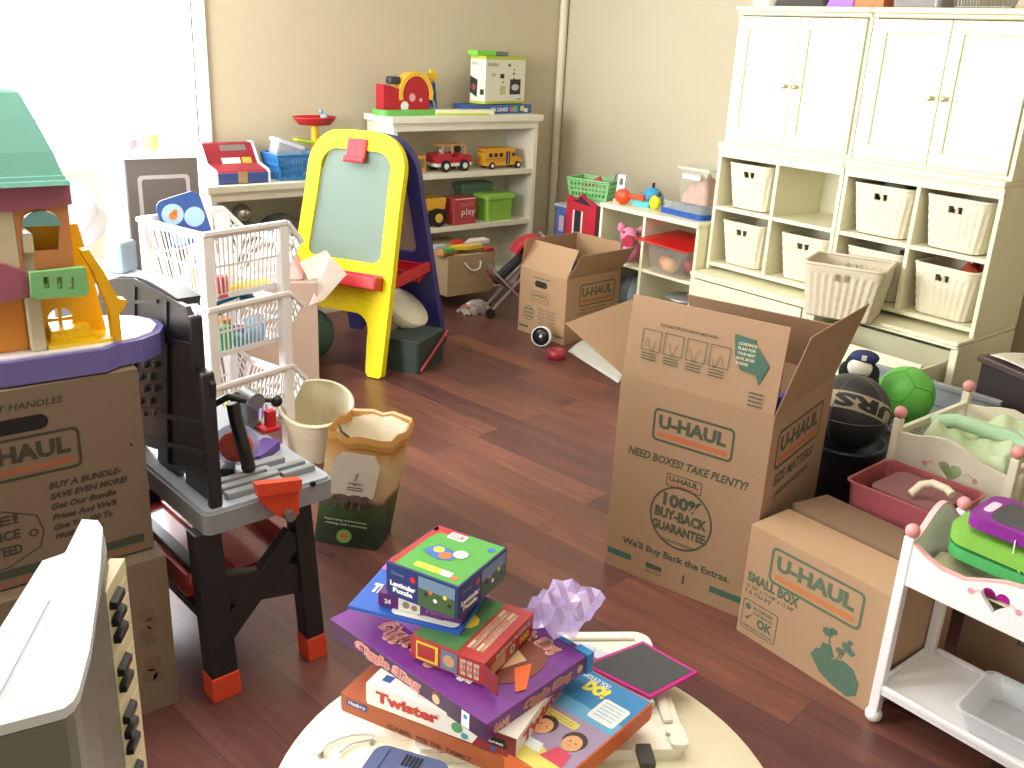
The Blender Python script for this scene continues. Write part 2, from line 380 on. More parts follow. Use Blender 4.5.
# ---- wicker
WK = mat('e6dfc6', .75, var=.12, scale=120); WKD = mat('d6cdb0', .8, var=.12, scale=120)
def wicker_geo(W, D, H, taper=.82, r=.035, holes=True, hs=(0, 2)):
    """woven basket: rounded rectangle rings; side cells alternate in and out; handle cells left open"""
    nA = 8; seg = []
    def outline(w, d, rr, inset=0):
        pts = rrect(-w/2+inset, -d/2+inset, w/2-inset, d/2-inset, max(.004, rr-inset), 4)
        # resample evenly
        L = [0]
        for i in range(len(pts)):
            a = pts[i]; b = pts[(i+1) % len(pts)]; L.append(L[-1]+math.hypot(b[0]-a[0], b[1]-a[1]))
        N = 144; out = []; j = 0
        for k in range(N):
            s = L[-1]*k/N
            while L[j+1] < s: j += 1
            a = pts[j]; b = pts[(j+1) % len(pts)]; t = (s-L[j])/max(1e-9, L[j+1]-L[j]); out.append((a[0]+(b[0]-a[0])*t, a[1]+(b[1]-a[1])*t))
        return out
    NV = 22; g = G(); N = 144
    for inner in (0, 1):
        rows = []
        for j in range(NV+1):
            t = j/NV; k = taper+(1-taper)*t; o = outline(W*k, D*k, r, .006 if inner else 0); row = []
            for i, p in enumerate(o):
                dsp = ((.0026 if (i//2) % 2 else -.0022)+(.0014 if ((i//2)+(j//2)) % 2 else -.0010))*(-1 if inner else 1)
                if j/NV > .86: dsp = .003 if ((i//3)+(j//1)) % 2 else .0005
                if j in (0, NV): dsp = 0
                l = math.hypot(*p); row.append((p[0]*(1+dsp/l), p[1]*(1+dsp/l), .004+H*t))
            rows.append(row)
        vs = [p for rr in rows for p in rr]
        def hole(i, j):
            if not holes: return False
            x, y, z = vs[j*N+i]
            return .70 <= j/NV < .84 and abs(y) > D*.33 and (.006 < abs(x+W*.0) < .030)
        fs = [(j*N+i, j*N+(i+1) % N, (j+1)*N+(i+1) % N, (j+1)*N+i) for j in range(NV) for i in range(N) if not hole(i, j)]
        if inner: fs = [f[::-1] for f in fs]
        g.add(vs, fs, 0, None, True)
        o = outline(W*taper, D*taper, r, .006 if inner else 0); q = [(p[0], p[1], .006 if inner else .0) for p in o]
        g.add(q, [tuple(range(N)) if inner else tuple(range(N))[::-1]])
    return g, outline(W, D, r, .003)
def wicker(label, W, D, H, group='white wicker baskets in the cubbies', m=WK, taper=.82):
    r = thing('wicker_basket', label, 'basket', (0, 0, 0), 0, group)
    g, o = wicker_geo(W, D, H, taper); g.build('woven_body', m, r)
    g = G(); g.tube([(p[0], p[1], H+.004) for p in o], .007, closed=True, n=8); g.build('rim', m, r)
    return r
Z1, Z2 = .457+.038, .457+.305+.009
colx = [UW*.25, UW*.75-.003]
def in_cubby(u, c, up, dy=.165): return (3.75+dy, Y0-u*UW-colx[c], Z2 if up else Z1)
b0 = wicker('white wicker basket in upper left square of the left cubby', .245, .30, .205); place(b0, in_cubby(0, 0, 1), -90)
dup(b0, in_cubby(0, 0, 0), -90, 'white wicker basket in lower left square of the left cubby')
dup(b0, in_cubby(0, 1, 0), -87, 'white wicker basket in lower right square of the left cubby, below the empty square')
b1 = wicker('white wicker basket holding dark cloth in the upper left square of the right cubby', .27, .30, .205); place(b1, in_cubby(1, 0, 1), -90)
dup(b1, in_cubby(1, 1, 1, .155), -94, 'white wicker basket in upper right square of the right cubby, nothing showing in it')
dup(b1, in_cubby(1, 0, 0, .19), -90, 'white wicker basket mostly hidden behind the loose basket on the ledge')
dup(b1, in_cubby(1, 1, 0, .155), -93, 'white wicker basket holding something red in lower right square of the right cubby')
g = G()
def cloth_fn(w, d, h, s, amp=.02):
    rnd = random.Random(s); ph = [rnd.uniform(0, 6) for _ in range(6)]
    def f(u, v):
        e = min(1, 4*min(u, 1-u, v, 1-v)); e = e*(2-e)
        return ((u-.5)*w, (v-.5)*d, h*e+amp*e*(math.sin(u*9+ph[0]+v*3)+.7*math.sin(v*11+ph[1]+u*4)+.5*math.sin((u+v)*17+ph[2])))
    return f
def heap(name, label, cat, loc, rz, w, d, h, m, s, group=None, amp=.02, n=20):
    g = G(); g.grid(cloth_fn(w, d, h, s, amp), n, n)
    vs = [(x, y, 0) for x, y in ((-w/2, -d/2), (w/2, -d/2), (w/2, d/2), (-w/2, d/2))]; g.add(vs, [(3, 2, 1, 0)])
    o = g.build(name, m); place(o, loc, rz); return tag(o, label, cat, group)
c = in_cubby(1, 0, 1)
heap('folded_cloth', 'dark grey cloth spilling from the upper left wicker basket of the right cubby', 'cloth', (c[0], c[1], c[2]+.17), -90, .2, .25, .05, mat('5c6062', .8), 3, amp=.012)
c = in_cubby(1, 1, 0)
heap('toy_pouch', 'red toy pouch in lower right wicker basket of the right cubby', 'toy', (c[0]+.03, c[1]-.04, c[2]+.15), -90, .1, .15, .06, mat('b8472e', .7), 5, amp=.008)
# loose basket on the ledge
bl = wicker('loose empty wicker basket perched on the ledge above the tall open moving box', .33, .27, .22, None, mat('cfc3ac', .8, var=.12, scale=120))
lp = PZ(843, 307, .456); place(bl, (3.60, lp.y-.065, .4560), -70)

# ---- square organiser below the wall, left of the cabinets
ORG = cubby('cube_organizer', 'low cream four-square organizer standing left of the cabinets', 'shelf', (3.68, 3.69, 0), -90, .695, .42, .675, [.47], [.375], None, crown=0, base=.07)
# ---- bookcases along the back wall
BKW = mat('e6e3d2', .42, var=.02)
BK = cubby('bookcase', 'white three-shelf bookcase against the back wall near the corner', 'bookcase', (2.93, 4.60, 0), 0, 1.06, .28, 1.05, [], [.40, .715], None, BKW, crown=1, base=.065, t=.03, ledge_d=.022)
LB = cubby('low_bookcase', 'low white bookcase carrying the toy cash register', 'bookcase', (1.86, 4.58, 0), 0, 1.03, .30, .735, [], [.42], None, BKW, crown=1, base=.065, t=.03, ledge_d=.022)
# ================= moving boxes =================
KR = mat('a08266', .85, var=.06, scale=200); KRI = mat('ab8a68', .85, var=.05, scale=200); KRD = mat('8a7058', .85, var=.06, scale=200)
INK = mat('46503e', .8, var=.1); INKO = mat('b5653f', .8, var=.1); INKG = mat('3f6355', .8, var=.1); EDGE = mat('d8c8ac', .9)
BM = [KR, INK, INKO, INKG, EDGE]
def uhaul(g, x, y, w, h, M, ink=1, hyph='U-HAUL'):
    """moving company logo: rounded frame, name, orange stripe"""
    t = h*.07; r = h*.16
    g.ring(rrect(x, y, x+w, y+h, r), rrect(x+t, y+t, x+w-t, y+h-t, r*.7), ink, M)
    g.text(hyph, x+w*.07, y+h*.40, w*.84, h*.42, ink, M, bold=.05)
    g.rect(x+w*.07, y+h*.14, w*.86, h*.15, 2, M)
def carton(name, label, loc, rz, W, D, H, flaps=None, closed=False, group=None, mats=BM, t=.005):
    r = thing(name, label, 'box', loc, rz, group)
    g = G()
    if closed: g.box(0, 0, 0, W, D, H-.004)
    else:
        g.box(0, 0, 0, W, t, H); g.box(0, D-t, 0, W, D, H); g.box(0, t, 0, t, D-t, H); g.box(W-t, t, 0, W, D-t, H); g.box(t, t, 0, W-t, D-t, t)
    g.build('carton_body', mats[0], r, bevel=.0015)
    for side, ang, ln, skew in (flaps or []):
        # ang: 0 = flat closed, 90 = straight up, 180 = hanging out level
        a = math.radians(ang); c, s = math.cos(a), math.sin(a)
        if side == 'f': p0, p1, inw = V(0, 0, H), V(W, 0, H), V(0, 1, 0)
        if side == 'b': p0, p1, inw = V(W, D, H), V(0, D, H), V(0, -1, 0)
        if side == 'l': p0, p1, inw = V(0, D, H), V(0, 0, H), V(1, 0, 0)
        if side == 'r': p0, p1, inw = V(W, 0, H), V(W, D, H), V(-1, 0, 0)
        d = inw*c*ln+V(0, 0, 1)*s*ln; e = (p1-p0).normalized()
        q = [p0+e*.003, p1-e*.003, p1-e*.003+d+e*skew, p0+e*.003+d+e*skew]
        n = (q[1]-q[0]).cross(q[3]-q[0]).normalized()*t*.6
        g = G(); g.hexa([p-n for p in q][::1], q, 0); g.build('flap', [mats[0]], r, bevel=.001)
    return r
def prints(r, fn, mats=BM):
    g = G(); fn(g); return g.build('printed_lettering', mats, r)
# -- tall open box in the middle
TB = carton('moving_box', 'tall open brown moving box standing upright in the middle of the floor', (1.88, 1.75, 0), -75.99, .459, .461, .613,
            [('f', 84, .235, 0.0), ('r', 105, .235, 0), ('b', 60, .20, 0), ('l', 152, .23, 0)])
def f(g):
    M = fr((0, 0, 0), (1, 0, 0), (0, 0, 1)); W, H = .459, .613
    uhaul(g, .115, .45, .245, .098, M)
    g.text('NEED BOXES? TAKE PLENTY!', .045, .385, .37, .026, 1, M, bold=.03, shear=.25)
    uhaul(g, .175, .325, .11, .04, M)
    n = 40; cx, cy = .232, .235
    g.ring([(cx+.098*math.cos(2*PI*i/n), cy+.098*math.sin(2*PI*i/n)) for i in range(n)], [(cx+.092*math.cos(2*PI*i/n), cy+.092*math.sin(2*PI*i/n)) for i in range(n)], 1, M)
    g.text('100%', cx-.06, .262, .12, .042, 1, M, bold=.05); g.text('BUY-BACK', cx-.082, .222, .164, .034, 1, M, bold=.05); g.text('GUARANTEE.', cx-.088, .182, .176, .03, 1, M, bold=.05)
    g.text('RETURN IT WITH RECEIPT', cx-.055, .152, .11, .009, 1, M)
    g.text("We'll Buy Back the Extras.", .055, .088, .345, .03, 1, M, bold=.03)
    g.rect(.008, .045, .082, .02, 3, M); g.rect(.345, .045, .11, .02, 3, M)
    g.rect(.14, .045, .052, .016, 1, M); g.text('RECYCLE', .14, .03, .052, .009, 1, M); g.text('I', .26, .035, .006, .03, 1, M)
prints(TB, f)
def f(g):   # right side
    M = fr((.459, 0, 0), (0, 1, 0), (0, 0, 1))
    uhaul(g, .05, .44, .34, .115, M); g.text('SIZE MATTERS!', .06, .39, .3, .033, 1, M, bold=.03, shear=.2)
    g.text('LARGE BOX HOLDS MORE', .08, .35, .26, .018, 1, M)
    g.flat([(.05, .11), (.062, .11), (.062, .27), (.08, .25), (.056, .31), (.03, .25), (.05, .27)], 1, M); g.rect(.04, .09, .05, .008, 1, M)
prints(TB, f)
def f(g):   # outside of the raised front flap
    a = math.radians(84); o = V(0, -.0035, .613); M = fr(o, (1, 0, 0), (0, math.cos(a), math.sin(a))) @ T(0, 0, .0)
    z = .0005
    for i in range(4):
        x = .05+i*.068
        g.ring([(x, .09), (x+.058, .09), (x+.058, .15), (x, .15)], [(x+.002, .092), (x+.056, .092), (x+.056, .148), (x+.002, .148)], 1, M)
        for k in range(3): g.rect(x+.004, .08-k*.008, .045, .003, 1, M)
        g.tube([(x+.012+.03*t, .105+.02*math.sin(t*7+i), .0006) for t in [q/6 for q in range(7)]], .0007, 1, 4, M)
    g.text('SUGGESTED PACKING METHOD', .1, .165, .17, .008, 1, M)
    g.flat([(.315, .19), (.375, .185), (.375, .165), (.385, .165), (.42, .125), (.4, .07), (.39, .095), (.345, .1), (.325, .135)], 3, M)
    for k, s in enumerate(('LOADING?', 'PLAN FOR', 'YOUR NEXT', 'MOVE. BOXES', 'ARE REUSABLE')): g.text(s, .33, .165-k*.013, .05 if k < 4 else .035, .008, 4, M, z=.0012)
    for k in range(4): g.rect(.38, .045-k*.011, .04, .004, 1, M)
prints(TB, f)
# things inside the tall box
def inbox(o): return TB_M @ Vector(o)
TB_M = T(1.88, 1.75, 0) @ RZ(-75.99)
def slab_thing(name, label, cat, M, w, d, h, mats, deco=None, group=None, bevel=.002):
    g = G(); g.box(0, 0, 0, w, d, h)
    o = g.build(name, mats, bevel=0 if deco else bevel); o.matrix_world = M
    if deco:
        me = o.data; g2 = G(); deco(g2); r = g2.build('printed_cover', mats, o)
    return tag(o, label, cat, group)
RED = mat('c8321f', .4); BLU = mat('2c55a8', .4)
slab_thing('toy_package', 'red-orange toy package standing up inside the tall open box', 'toy', TB_M @ T(.27, .12, .46) @ RZ(15) @ RX(78), .14, .26, .05, [mat('d64a1e', .4), mat('f3e6e0', .5)],
           lambda g: [g.text(s, .03, .18-.03*k, .08, .02, 1, T(0, 0, .0502), bold=.04) for k, s in enumerate(('TOY', 'SET'))])
slab_thing('blue_folder', 'blue plastic folder leaning inside the tall open box at its right wall', 'folder', TB_M @ T(.437, .05, .32) @ RZ(90) @ RX(90), .2, .33, .012, [mat('3350a8', .35)])
for k, (x, y, s) in enumerate(((.13, .13, .10), (.13, .34, .09))):
    g = G(); g.ball((0, 0, 0), s, sc=(1, .9, .7), n=10); o = g.build('stuffed_toy', mat(('7a8a96', 'b9a58a')[k], .9), bevel=0); o.matrix_world = TB_M @ T(x, y, .008+s*.7)
    tag(o, ('grey-blue', 'tan')[k]+' soft toy lying inside the tall open box', 'toy')
# -- small box in front of the doll beds
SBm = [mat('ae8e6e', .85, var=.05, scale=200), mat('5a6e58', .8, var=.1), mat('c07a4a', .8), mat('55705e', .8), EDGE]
SB = carton('small_moving_box', 'closed small brown moving box with green plant picture, beside the white doll bunk', (1.934, 1.288, 0), -92.15, .41, .327, .327, closed=True, mats=SBm)
g = G(); g.hexa([(0, 0, .322), (.41, 0, .322), (.41, .155, .322), (0, .155, .322)], [(0, 0, .327), (.41, 0, .327), (.41, .155, .334), (0, .155, .330)]); g.build('flap', SBm, SB)
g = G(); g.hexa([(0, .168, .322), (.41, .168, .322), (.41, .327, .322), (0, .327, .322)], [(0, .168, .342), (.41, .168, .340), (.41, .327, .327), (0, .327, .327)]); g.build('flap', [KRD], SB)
def f(g):
    M = fr((0, 0, 0), (1, 0, 0), (0, 0, 1))
    uhaul(g, .075, .195, .275, .105, M)
    g.text('SMALL BOX', .012, .165, .165, .03, 1, M, bold=.05); g.text('16 3/8" x 12 5/8" x 12 5/8"', .012, .148, .155, .011, 1, M); g.text('1.5 CU FT', .012, .13, .085, .012, 1, M, bold=.03)
    g.ring(rrect(.01, .022, .125, .112, .008), rrect(.013, .025, .122, .109, .006), 1, M)
    g.disc(.028, .092, .009, 1, M); g.text('IN ORDER', .045, .09, .065, .011, 1, M); g.text('TO BE RECYCLED', .045, .077, .065, .008, 1, M)
    g.text('OK', .062, .044, .05, .028, 1, M, bold=.05); g.flat([(.02, .06), (.028, .05), (.05, .082), (.028, .06)], 1, M); g.text('THIS BOX IS STRONG', .018, .029, .098, .008, 1, M)
    cx = .305                      # plant picture
    g.flat([(cx-.072, .065), (cx-.06, .09), (cx-.03, .098), (cx-.01, .085), (cx+.02, .098), (cx+.05, .09), (cx+.07, .06), (cx+.068, .025), (cx+.045, .008), (cx+.0, .015), (cx-.04, .03)], 3, M)
    g.flat([(cx-.05, .085), (cx-.045, .115), (cx-.02, .12), (cx-.005, .09)], 3, M, .0007)
    for px_, py_, q in ((cx-.035, .15, .016), (cx-.02, .16, .012), (cx+.02, .14, .014), (cx+.035, .13, .012), (cx+.005, .118, .012), (cx+.028, .155, .008)): g.disc(px_, py_, q, 3, M, .0006, 7, q*.8)
    for a_, b_ in (((cx-.03, .15), (cx-.02, .09)), ((cx+.02, .14), (cx, .09)), ((cx+.03, .155), (cx+.01, .1))): g.bar((a_[0], a_[1], .0006), (b_[0], b_[1], .0006), .003, .0004, 3, M=M)
prints(SB, f, SBm)
# -- box at the back with open flaps
MBm = [mat('ab8a68', .85, var=.05, scale=200), mat('6c6046', .8), mat('a06c48', .8), mat('4e6047', .8), EDGE]
MB = carton('open_moving_box', 'open brown moving box in front of the organizer, hand hole on its side', (3.225, 3.80, 0), -86, .345, .42, .352,
            [('f', 62, .16, .0), ('r', 122, .16, 0), ('l', 82, .15, 0), ('b', 84, .15, 0)], mats=MBm)
def f(g):
    M = fr((0, 0, 0), (1, 0, 0), (0, 0, 1))
    g.flat(rrect(.115, .268, .205, .302, .016), 5, M); g.rect(.1, .315, .13, .006, 1, M)
    g.ring(rrect(.09, .185, .225, .245, .006), rrect(.093, .188, .222, .242, .005), 1, M); g.text('U-HAUL', .1, .212, .115, .022, 1, M, bold=.04); g.rect(.1, .196, .115, .008, 2, M)
    for k in range(5): g.text('PACK IT RIGHT', .15, .145-k*.018, .13, .011, 1, M)
    g.ring([(.08+.04*math.cos(i*PI/8), .115+.04*math.sin(i*PI/8)) for i in range(16)], [(.08+.036*math.cos(i*PI/8), .115+.036*math.sin(i*PI/8)) for i in range(16)], 3, M)
    for k in range(3): g.text('100%', .05, .13-k*.02, .06, .012, 3, M, bold=.04)
    g.rect(.01, .03, .07, .012, 3, M); g.rect(.24, .03, .1, .012, 3, M)
    M = fr((.345, 0, 0), (0, 1, 0), (0, 0, 1))
    uhaul(g, .1, .19, .28, .12, M); g.rect(.07, .10, .36, .03, 3, M); g.text('MOVING AND STORAGE SUPPLIES', .09, .145, .3, .014, 1, M); g.text('MEDIUM BOX', .12, .165, .2, .014, 1, M)
prints(MB, f, MBm+[mat('2a221c', .9)])
MB_M = T(3.225, 3.80, 0) @ RZ(-86)
slab_thing('book', 'blue and white book sticking out of the open box at the back', 'book', MB_M @ T(.1, .1, .27) @ RZ(10) @ RX(64), .2, .14, .03, [mat('3b4670', .5)])
slab_thing('picture_book', 'white edged picture book leaning in the open box at the back', 'book', MB_M @ T(.26, .02, .2) @ RZ(75) @ RX(70), .16, .2, .012, [mat('ccc8bf', .5)])
# -- two stacked boxes at the left
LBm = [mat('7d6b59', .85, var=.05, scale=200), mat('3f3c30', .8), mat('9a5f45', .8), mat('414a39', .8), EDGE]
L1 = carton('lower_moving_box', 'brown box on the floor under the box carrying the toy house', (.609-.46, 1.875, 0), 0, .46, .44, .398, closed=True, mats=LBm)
def f(g):
    M = fr((0, 0, 0), (1, 0, 0), (0, 0, 1))
    for a, b, s in ((.405, .26, .018), (.415, .235, .014), (.4, .215, .016), (.408, .19, .013), (.41, .13, .02), (.40, .10, .018), (.42, .09, .014)): g.disc(a, b, s, 1, M, n=12)
prints(L1, f, [LBm[0], mat('77614a', .85)])
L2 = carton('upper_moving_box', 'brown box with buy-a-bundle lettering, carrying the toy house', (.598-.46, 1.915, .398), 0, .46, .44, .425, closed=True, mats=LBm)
def f(g):
    M = fr((0, 0, 0), (1, 0, 0), (0, 0, 1)); z = .398; x = .138
    q = lambda X, Z: (X-x, Z-z)
    g.flat(rrect(.175, .33, .278, .362, .0155), 5, M)
    g.text('TWO-LIFT HANDLES', .10, .378, .21, .014, 1, M, shear=.2)
    uhaul(g, .108, .232, .225, .09, M)
    for k, (s, w) in enumerate((('BUY A BUNDLE-', .145), ('SAVE EVEN MORE!', .155), ('Get Our Bundle', .13), ("Prices And We'll", .13), ('Give You 100 To', .118), ('FREE Quality', .10))): g.text(s, .262, .196-k*.0235, w, .0145, 1, M, bold=.06, shear=.25)
    P = [(.03, .1), (.06, .175), (.17, .175), (.235, .148), (.245, .11), (.235, .075), (.17, .045), (.03, .04)]
    I = [(.033, .1), (.062, .172), (.169, .172), (.232, .146), (.2415, .11), (.232, .077), (.169, .048), (.033, .043)]
    g.ring(P, I, 1, M); n = 16
    g.ring([(.224+.009*math.cos(i*PI/8), .11+.009*math.sin(i*PI/8)) for i in range(16)], [(.224+.005*math.cos(i*PI/8), .11+.005*math.sin(i*PI/8)) for i in range(16)], 1, M)
    for k, s in enumerate(('SAVE!', 'LOW PRICE', 'GUARANTEED')): g.text(s, .06, .14-k*.034, .14, .022, 1, M, bold=.04)
    g.rect(.34, .022, .1, .02, 3, M); g.rect(.02, .022, .22, .02, 3, M); g.rect(.02, .008, .42, .006, 2, M)
    g.disc(.432, .255, .003, 5, M)
prints(L2, f, LBm+[mat('1d1a18', .9)])
# -- big box behind the doll bunk, at the lower right
RB = carton('dark_moving_box', 'brown moving box half hidden behind the white doll bunk at the lower right', (2.31, .86, 0), -92, .5, .42, .325, [('f', 178, .0001, 0)], mats=[mat('94785c', .85, var=.05, scale=200)]+BM[1:], closed=True)
def f(g):
    M = fr((0, 0, 0), (1, 0, 0), (0, 0, 1))
    for k, s in enumerate(('TAPE THE BOTTOM', 'FILL TO THE TOP', 'DO NOT OVERLOAD', 'LIFT WITH CARE')): g.text(s, .14, .22-.03*k, .26, .018, 1, M, bold=.03)
prints(RB, f)
# -- plain box behind the white basket tower
PBX = carton('plain_box', 'plain brown carton behind the white basket tower, papers piled on it', (1.59, 3.68, 0), -28, .32, .3, .49, closed=True, mats=[mat('a68d7c', .9, var=.04)])
# -- handled box pulled from the bottom of the bookcase
HB = carton('handled_box', 'light brown keepsake box with white rope handle on the bookcase bottom shelf', (3.10, 4.29, .0835), 0, .34, .48, .235, closed=True, mats=[mat('b49c78', .8, var=.05)])
g = G(); g.tube([(.12, 0, .19), (.125, -.012, .17), (.15, -.02, .145), (.18, -.02, .14), (.215, -.018, .15), (.23, -.008, .175), (.23, 0, .19)], .006); g.build('rope_handle', mat('efe8d8', .8), HB)
# ================= left foreground =================
# ---- digital keyboard standing upright on its end
GRY = mat('74726c', .38, var=.03); GRD = mat('4c4a48', .4); WHT = mat('f2f2ee', .4, var=.02); BLK = mat('1b1b1d', .3); IVO = mat('ddd4b0', .3, var=.02)
zt = .92
KP = [PZ(*p, zt) for p in ((50, 714), (64, 710), (73, 703), (79, 692), (90, 650), (97, 600), (101, 560), (103, 526), (98, 519), (82, 518), (65, 552), (42, 560), (-40, 690), (-30, 735))]
kb = thing('digital_keyboard', 'grey digital keyboard standing upright on its end, cream and black keys facing right', 'keyboard', (KP[0].x, KP[0].y, 0), 0)
o = KP[0]; prof = [(p.x-o.x, p.y-o.y) for p in KP]
edge = [(p.x-o.x, p.y-o.y) for p in (PZ(110, 577, .87), PZ(107, 562, .87))]
prof2 = prof[:5]+edge+prof[8:]
g = G(); g.prism(prof2, .0, zt-.012, 0); g.build('keyboard_casing', GRY, kb, bevel=.006, seg=3)
cx_ = sum(p[0] for p in prof)/len(prof); cy_ = sum(p[1] for p in prof)/len(prof)
g = G(); g.prism([(cx_+(x-cx_)*.985, cy_+(y-cy_)*.985) for x, y in prof], zt-.011, zt, 0)
g.build('end_cap', mat('d4d8de', .45, var=.02), kb, bevel=.004, label='end cap facing up, window light painted into its pale tone')  # window light falling on the top is put into the cap's blue-white colour
# ridge line on the cap
a = PZ(48, 600, zt+.001)-o; b = PZ(-5, 700, zt+.001)-o
g = G(); g.bar((a.x, a.y, zt+.0005), (b.x, b.y, zt+.0005), .003, .003); g.build('seam', mat('c9d0e8', .5), kb)
# keys: a strip beside the far part of the casing, keys stacked up the height
k0 = PZ(103, 545, zt)-o                      # where the key bed leaves the casing
ex = V(.72, .69, 0).normalized()             # key length direction (away from the casing, to the right and back)
ey = V(-ex.y, ex.x, 0)
ktip = PZ(125.6, 561, .88)-o; kdir = V(.56, .83, 0).normalized(); KL = .075
kbase = V(ktip.x, ktip.y, 0)-kdir*KL
nkey = 36; kh = .0232
for i in range(nkey):
    z1 = .885-i*kh
    g = G(); q = [kbase+kdir*(-.03), kbase+kdir*KL]
    M = fr(kbase+V(0, 0, z1-kh), kdir, V(0, 0, 1))
    g.box(0, .0006, -.018, KL, kh-.0006, 0, 0, M); g.build('white_key', IVO, kb, bevel=.001)
pat = [1, 1, 1, 0, 1, 1, 0]
for i in range(nkey-1):
    if pat[i % 7]:
        z1 = .885-(i+1)*kh
        M = fr(kbase+V(0, 0, z1), kdir, V(0, 0, 1)); g = G()
        g.hexa([(.005, -.006, 0), (KL-.034, -.006, 0), (KL-.034, .006, 0), (.005, .006, 0)], [(.005, -.0045, .009), (KL-.038, -.0045, .009), (KL-.038, .0045, .009), (.005, .0045, .009)], 0, M)
        g.build('black_key', BLK, kb, bevel=.001)
g = G(); pk = PZ(25, 765, .86)-o; M = fr(V(pk.x, pk.y, .84), (1, .3, 0), (0, 0, 1)); g.cyl((0, 0, -.002), (0, 0, .006), .014, 0, 20, M=M); g.build('control_knob', GRD, kb)

# ---- toy house on the upper box
TQ = mat('74b8ab', .45, var=.03); MAU = mat('a05a70', .5); ORG_ = mat('c98450', .5); CRE = mat('cfc4a4', .5); YEL = mat('f0b400', .35); PUR = mat('6c64a4', .5); GRN = mat('7fbf7f', .5); PGR = mat('78b890', .5)
hz = .8235; hy = 1.95
dh = thing('toy_house', 'plastic toy house with turquoise roof and purple base on the upper left box', 'dollhouse', (.42, hy, hz), -3)
def L(px, py, dy=0.0):        # local point on the front plane of the house
    p = PY(px, py, hy+dy); return (p.x-.42, p.z-hz)
MF = fr((0, 0, 0), (1, 0, 0), (0, 0, 1))      # x right, y up, z towards the viewer
def S(g, pts, d0, d1, m=0): g.prism([L(*p) for p in pts], d0, d1, m, MF)
g = G(); base = [(-.14, .13), (-.14, .0), (-.10, -.025), (-.06, -.032), (.12, -.032), (.15, -.01), (.20, .0), (.245, .03), (.27, .08), (.27, .13), (.24, .18), (.18, .21), (.1, .21), (-.1, .18)]
g.prism(base, 0, .048, 0); g.prism([((x-.06)*.93+.06, (y-.09)*.9+.092) for x, y in base], .048, .052, 1); g.build('purple_base', [PUR, mat('f4f2f6', .3)], dh, bevel=.006, label='purple base tray')
# lower storey: cream post left, yellow room, slanted slide wall right
x0, x1 = L(32, 350)[0], L(110, 350)[0]; zf = .052
g = G(); g.box(x0-.14, .02, zf, x0-.0, .15, .24); g.build('side_wing', mat('d88a2c', .5), dh, bevel=.004)
g = G(); g.box(x0-.0, .0, zf, x0+.028, .15, .285); g.build('corner_post', CRE, dh, bevel=.004)
# back wall with round window, floor, right wall
w0, w1 = x0+.03, x1+.012
cxw, czw = L(58, 319, .07)
def circ(cx, cy, r, a0, a1, n=8): return [(cx+r*math.cos(math.radians(a0+(a1-a0)*i/n)), cy+r*math.sin(math.radians(a0+(a1-a0)*i/n))) for i in range(n+1)]
panes = []
for sx in (-1, 1):
    for sz in (-1, 1):
        a = cxw+sx*.0035; b = czw+sz*.0035; q = circ(cxw, czw, .024, *{(1, 1): (10, 80), (-1, 1): (100, 170), (-1, -1): (190, 260), (1, -1): (280, 350)}[(sx, sz)])
        panes.append([(a, b)]+q)
g = G(); g.shape([[(w0, zf), (w1, zf), (w1-.02, .2), (w1-.035, .285), (w0, .285)]]+panes, -.075, -.068, 0, MF); g.build('room_wall', YEL, dh)
g = G(); g.box(w0, .0, zf, w1, .075, zf+.008); g.prism([(w0+.01, zf+.005), (w1-.03, zf+.005), (w1-.04, zf+.03), (w0+.015, zf+.028)], -.068, -.03, 0, MF); g.build('room_floor', mat('ffd020', .3, bump=.5, scale=90), dh)
g = G(); g.prism([(w1-.034, .245), (w1-.01, .2), (w1+.012, .14), (w1+.03, .135), (w1+.022, .12), (w1+.012, .11), (w1+.012, zf), (w1-.004, zf), (w1-.006, .12), (w1-.03, .2), (w1-.05, .245)], -.03, -.0, 0, MF)
g.build('slide_wall', YEL, dh, bevel=.003)
# balcony, mauve band
g = G(); rr = [L(*p) for p in ((25, 268), (79, 262), (83, 283), (80, 290), (32, 294), (27, 290))]
slots = [[(x, .318+0), (x+.012, .318), (x+.012, .338), (x, .338)] for x in ()]
zc0 = L(40, 290)[1]
hs = [[L(a, 272), L(a+5, 271.5), L(a+6, 283), L(a+1, 284)] for a in (38, 51, 62)]
g.shape([rr]+hs, .03, .045, 0, MF); g.box(L(27, 290)[0], -.03, L(50, 292)[1]-.002, L(81, 290)[0], .1, L(50, 292)[1]+.012); g.build('balcony', GRN, dh, bevel=.002)
g = G(); S(g, [(-25, 262), (0, 262), (30, 272), (34, 294), (5, 300), (-25, 300)], -.12, .02); g.build('porch_roof', MAU, dh, bevel=.004)
# upper storey
X0, X1 = L(16, 230)[0], L(70, 230)[0]; zb, ztp = L(50, 268)[1], L(50, 203)[1]
arch = [L(24, 253), L(58, 250)]+[(L(41, 225)[0]+(L(60, 225)[0]-L(41, 225)[0])*math.cos(t*PI/10), L(41, 222)[1]+.022*math.sin(t*PI/10)) for t in range(0, 11)]
g = G(); g.shape([[(X0, zb), (X1, zb), (X1, ztp), (X0, ztp)], arch], -.012, 0, 0, MF); g.box(X1-.012, .012, zb, X1, .11, ztp); g.build('upper_wall', ORG_, dh)
g = G(); g.box(X0-.07, .0, zb, X0, .11, ztp); g.build('upper_side_wall', CRE, dh, bevel=.003)
g = G(); g.prism([L(23, 226)]+[(L(41, 226)[0]+(L(60, 225)[0]-L(41, 225)[0])*math.cos(t*PI/10), L(41, 226)[1]+.03*math.sin(t*PI/10)) for t in range(0, 11)], .0, .008, 0, MF); g.build('awning', mat('72a8a8', .4), dh, bevel=.002)
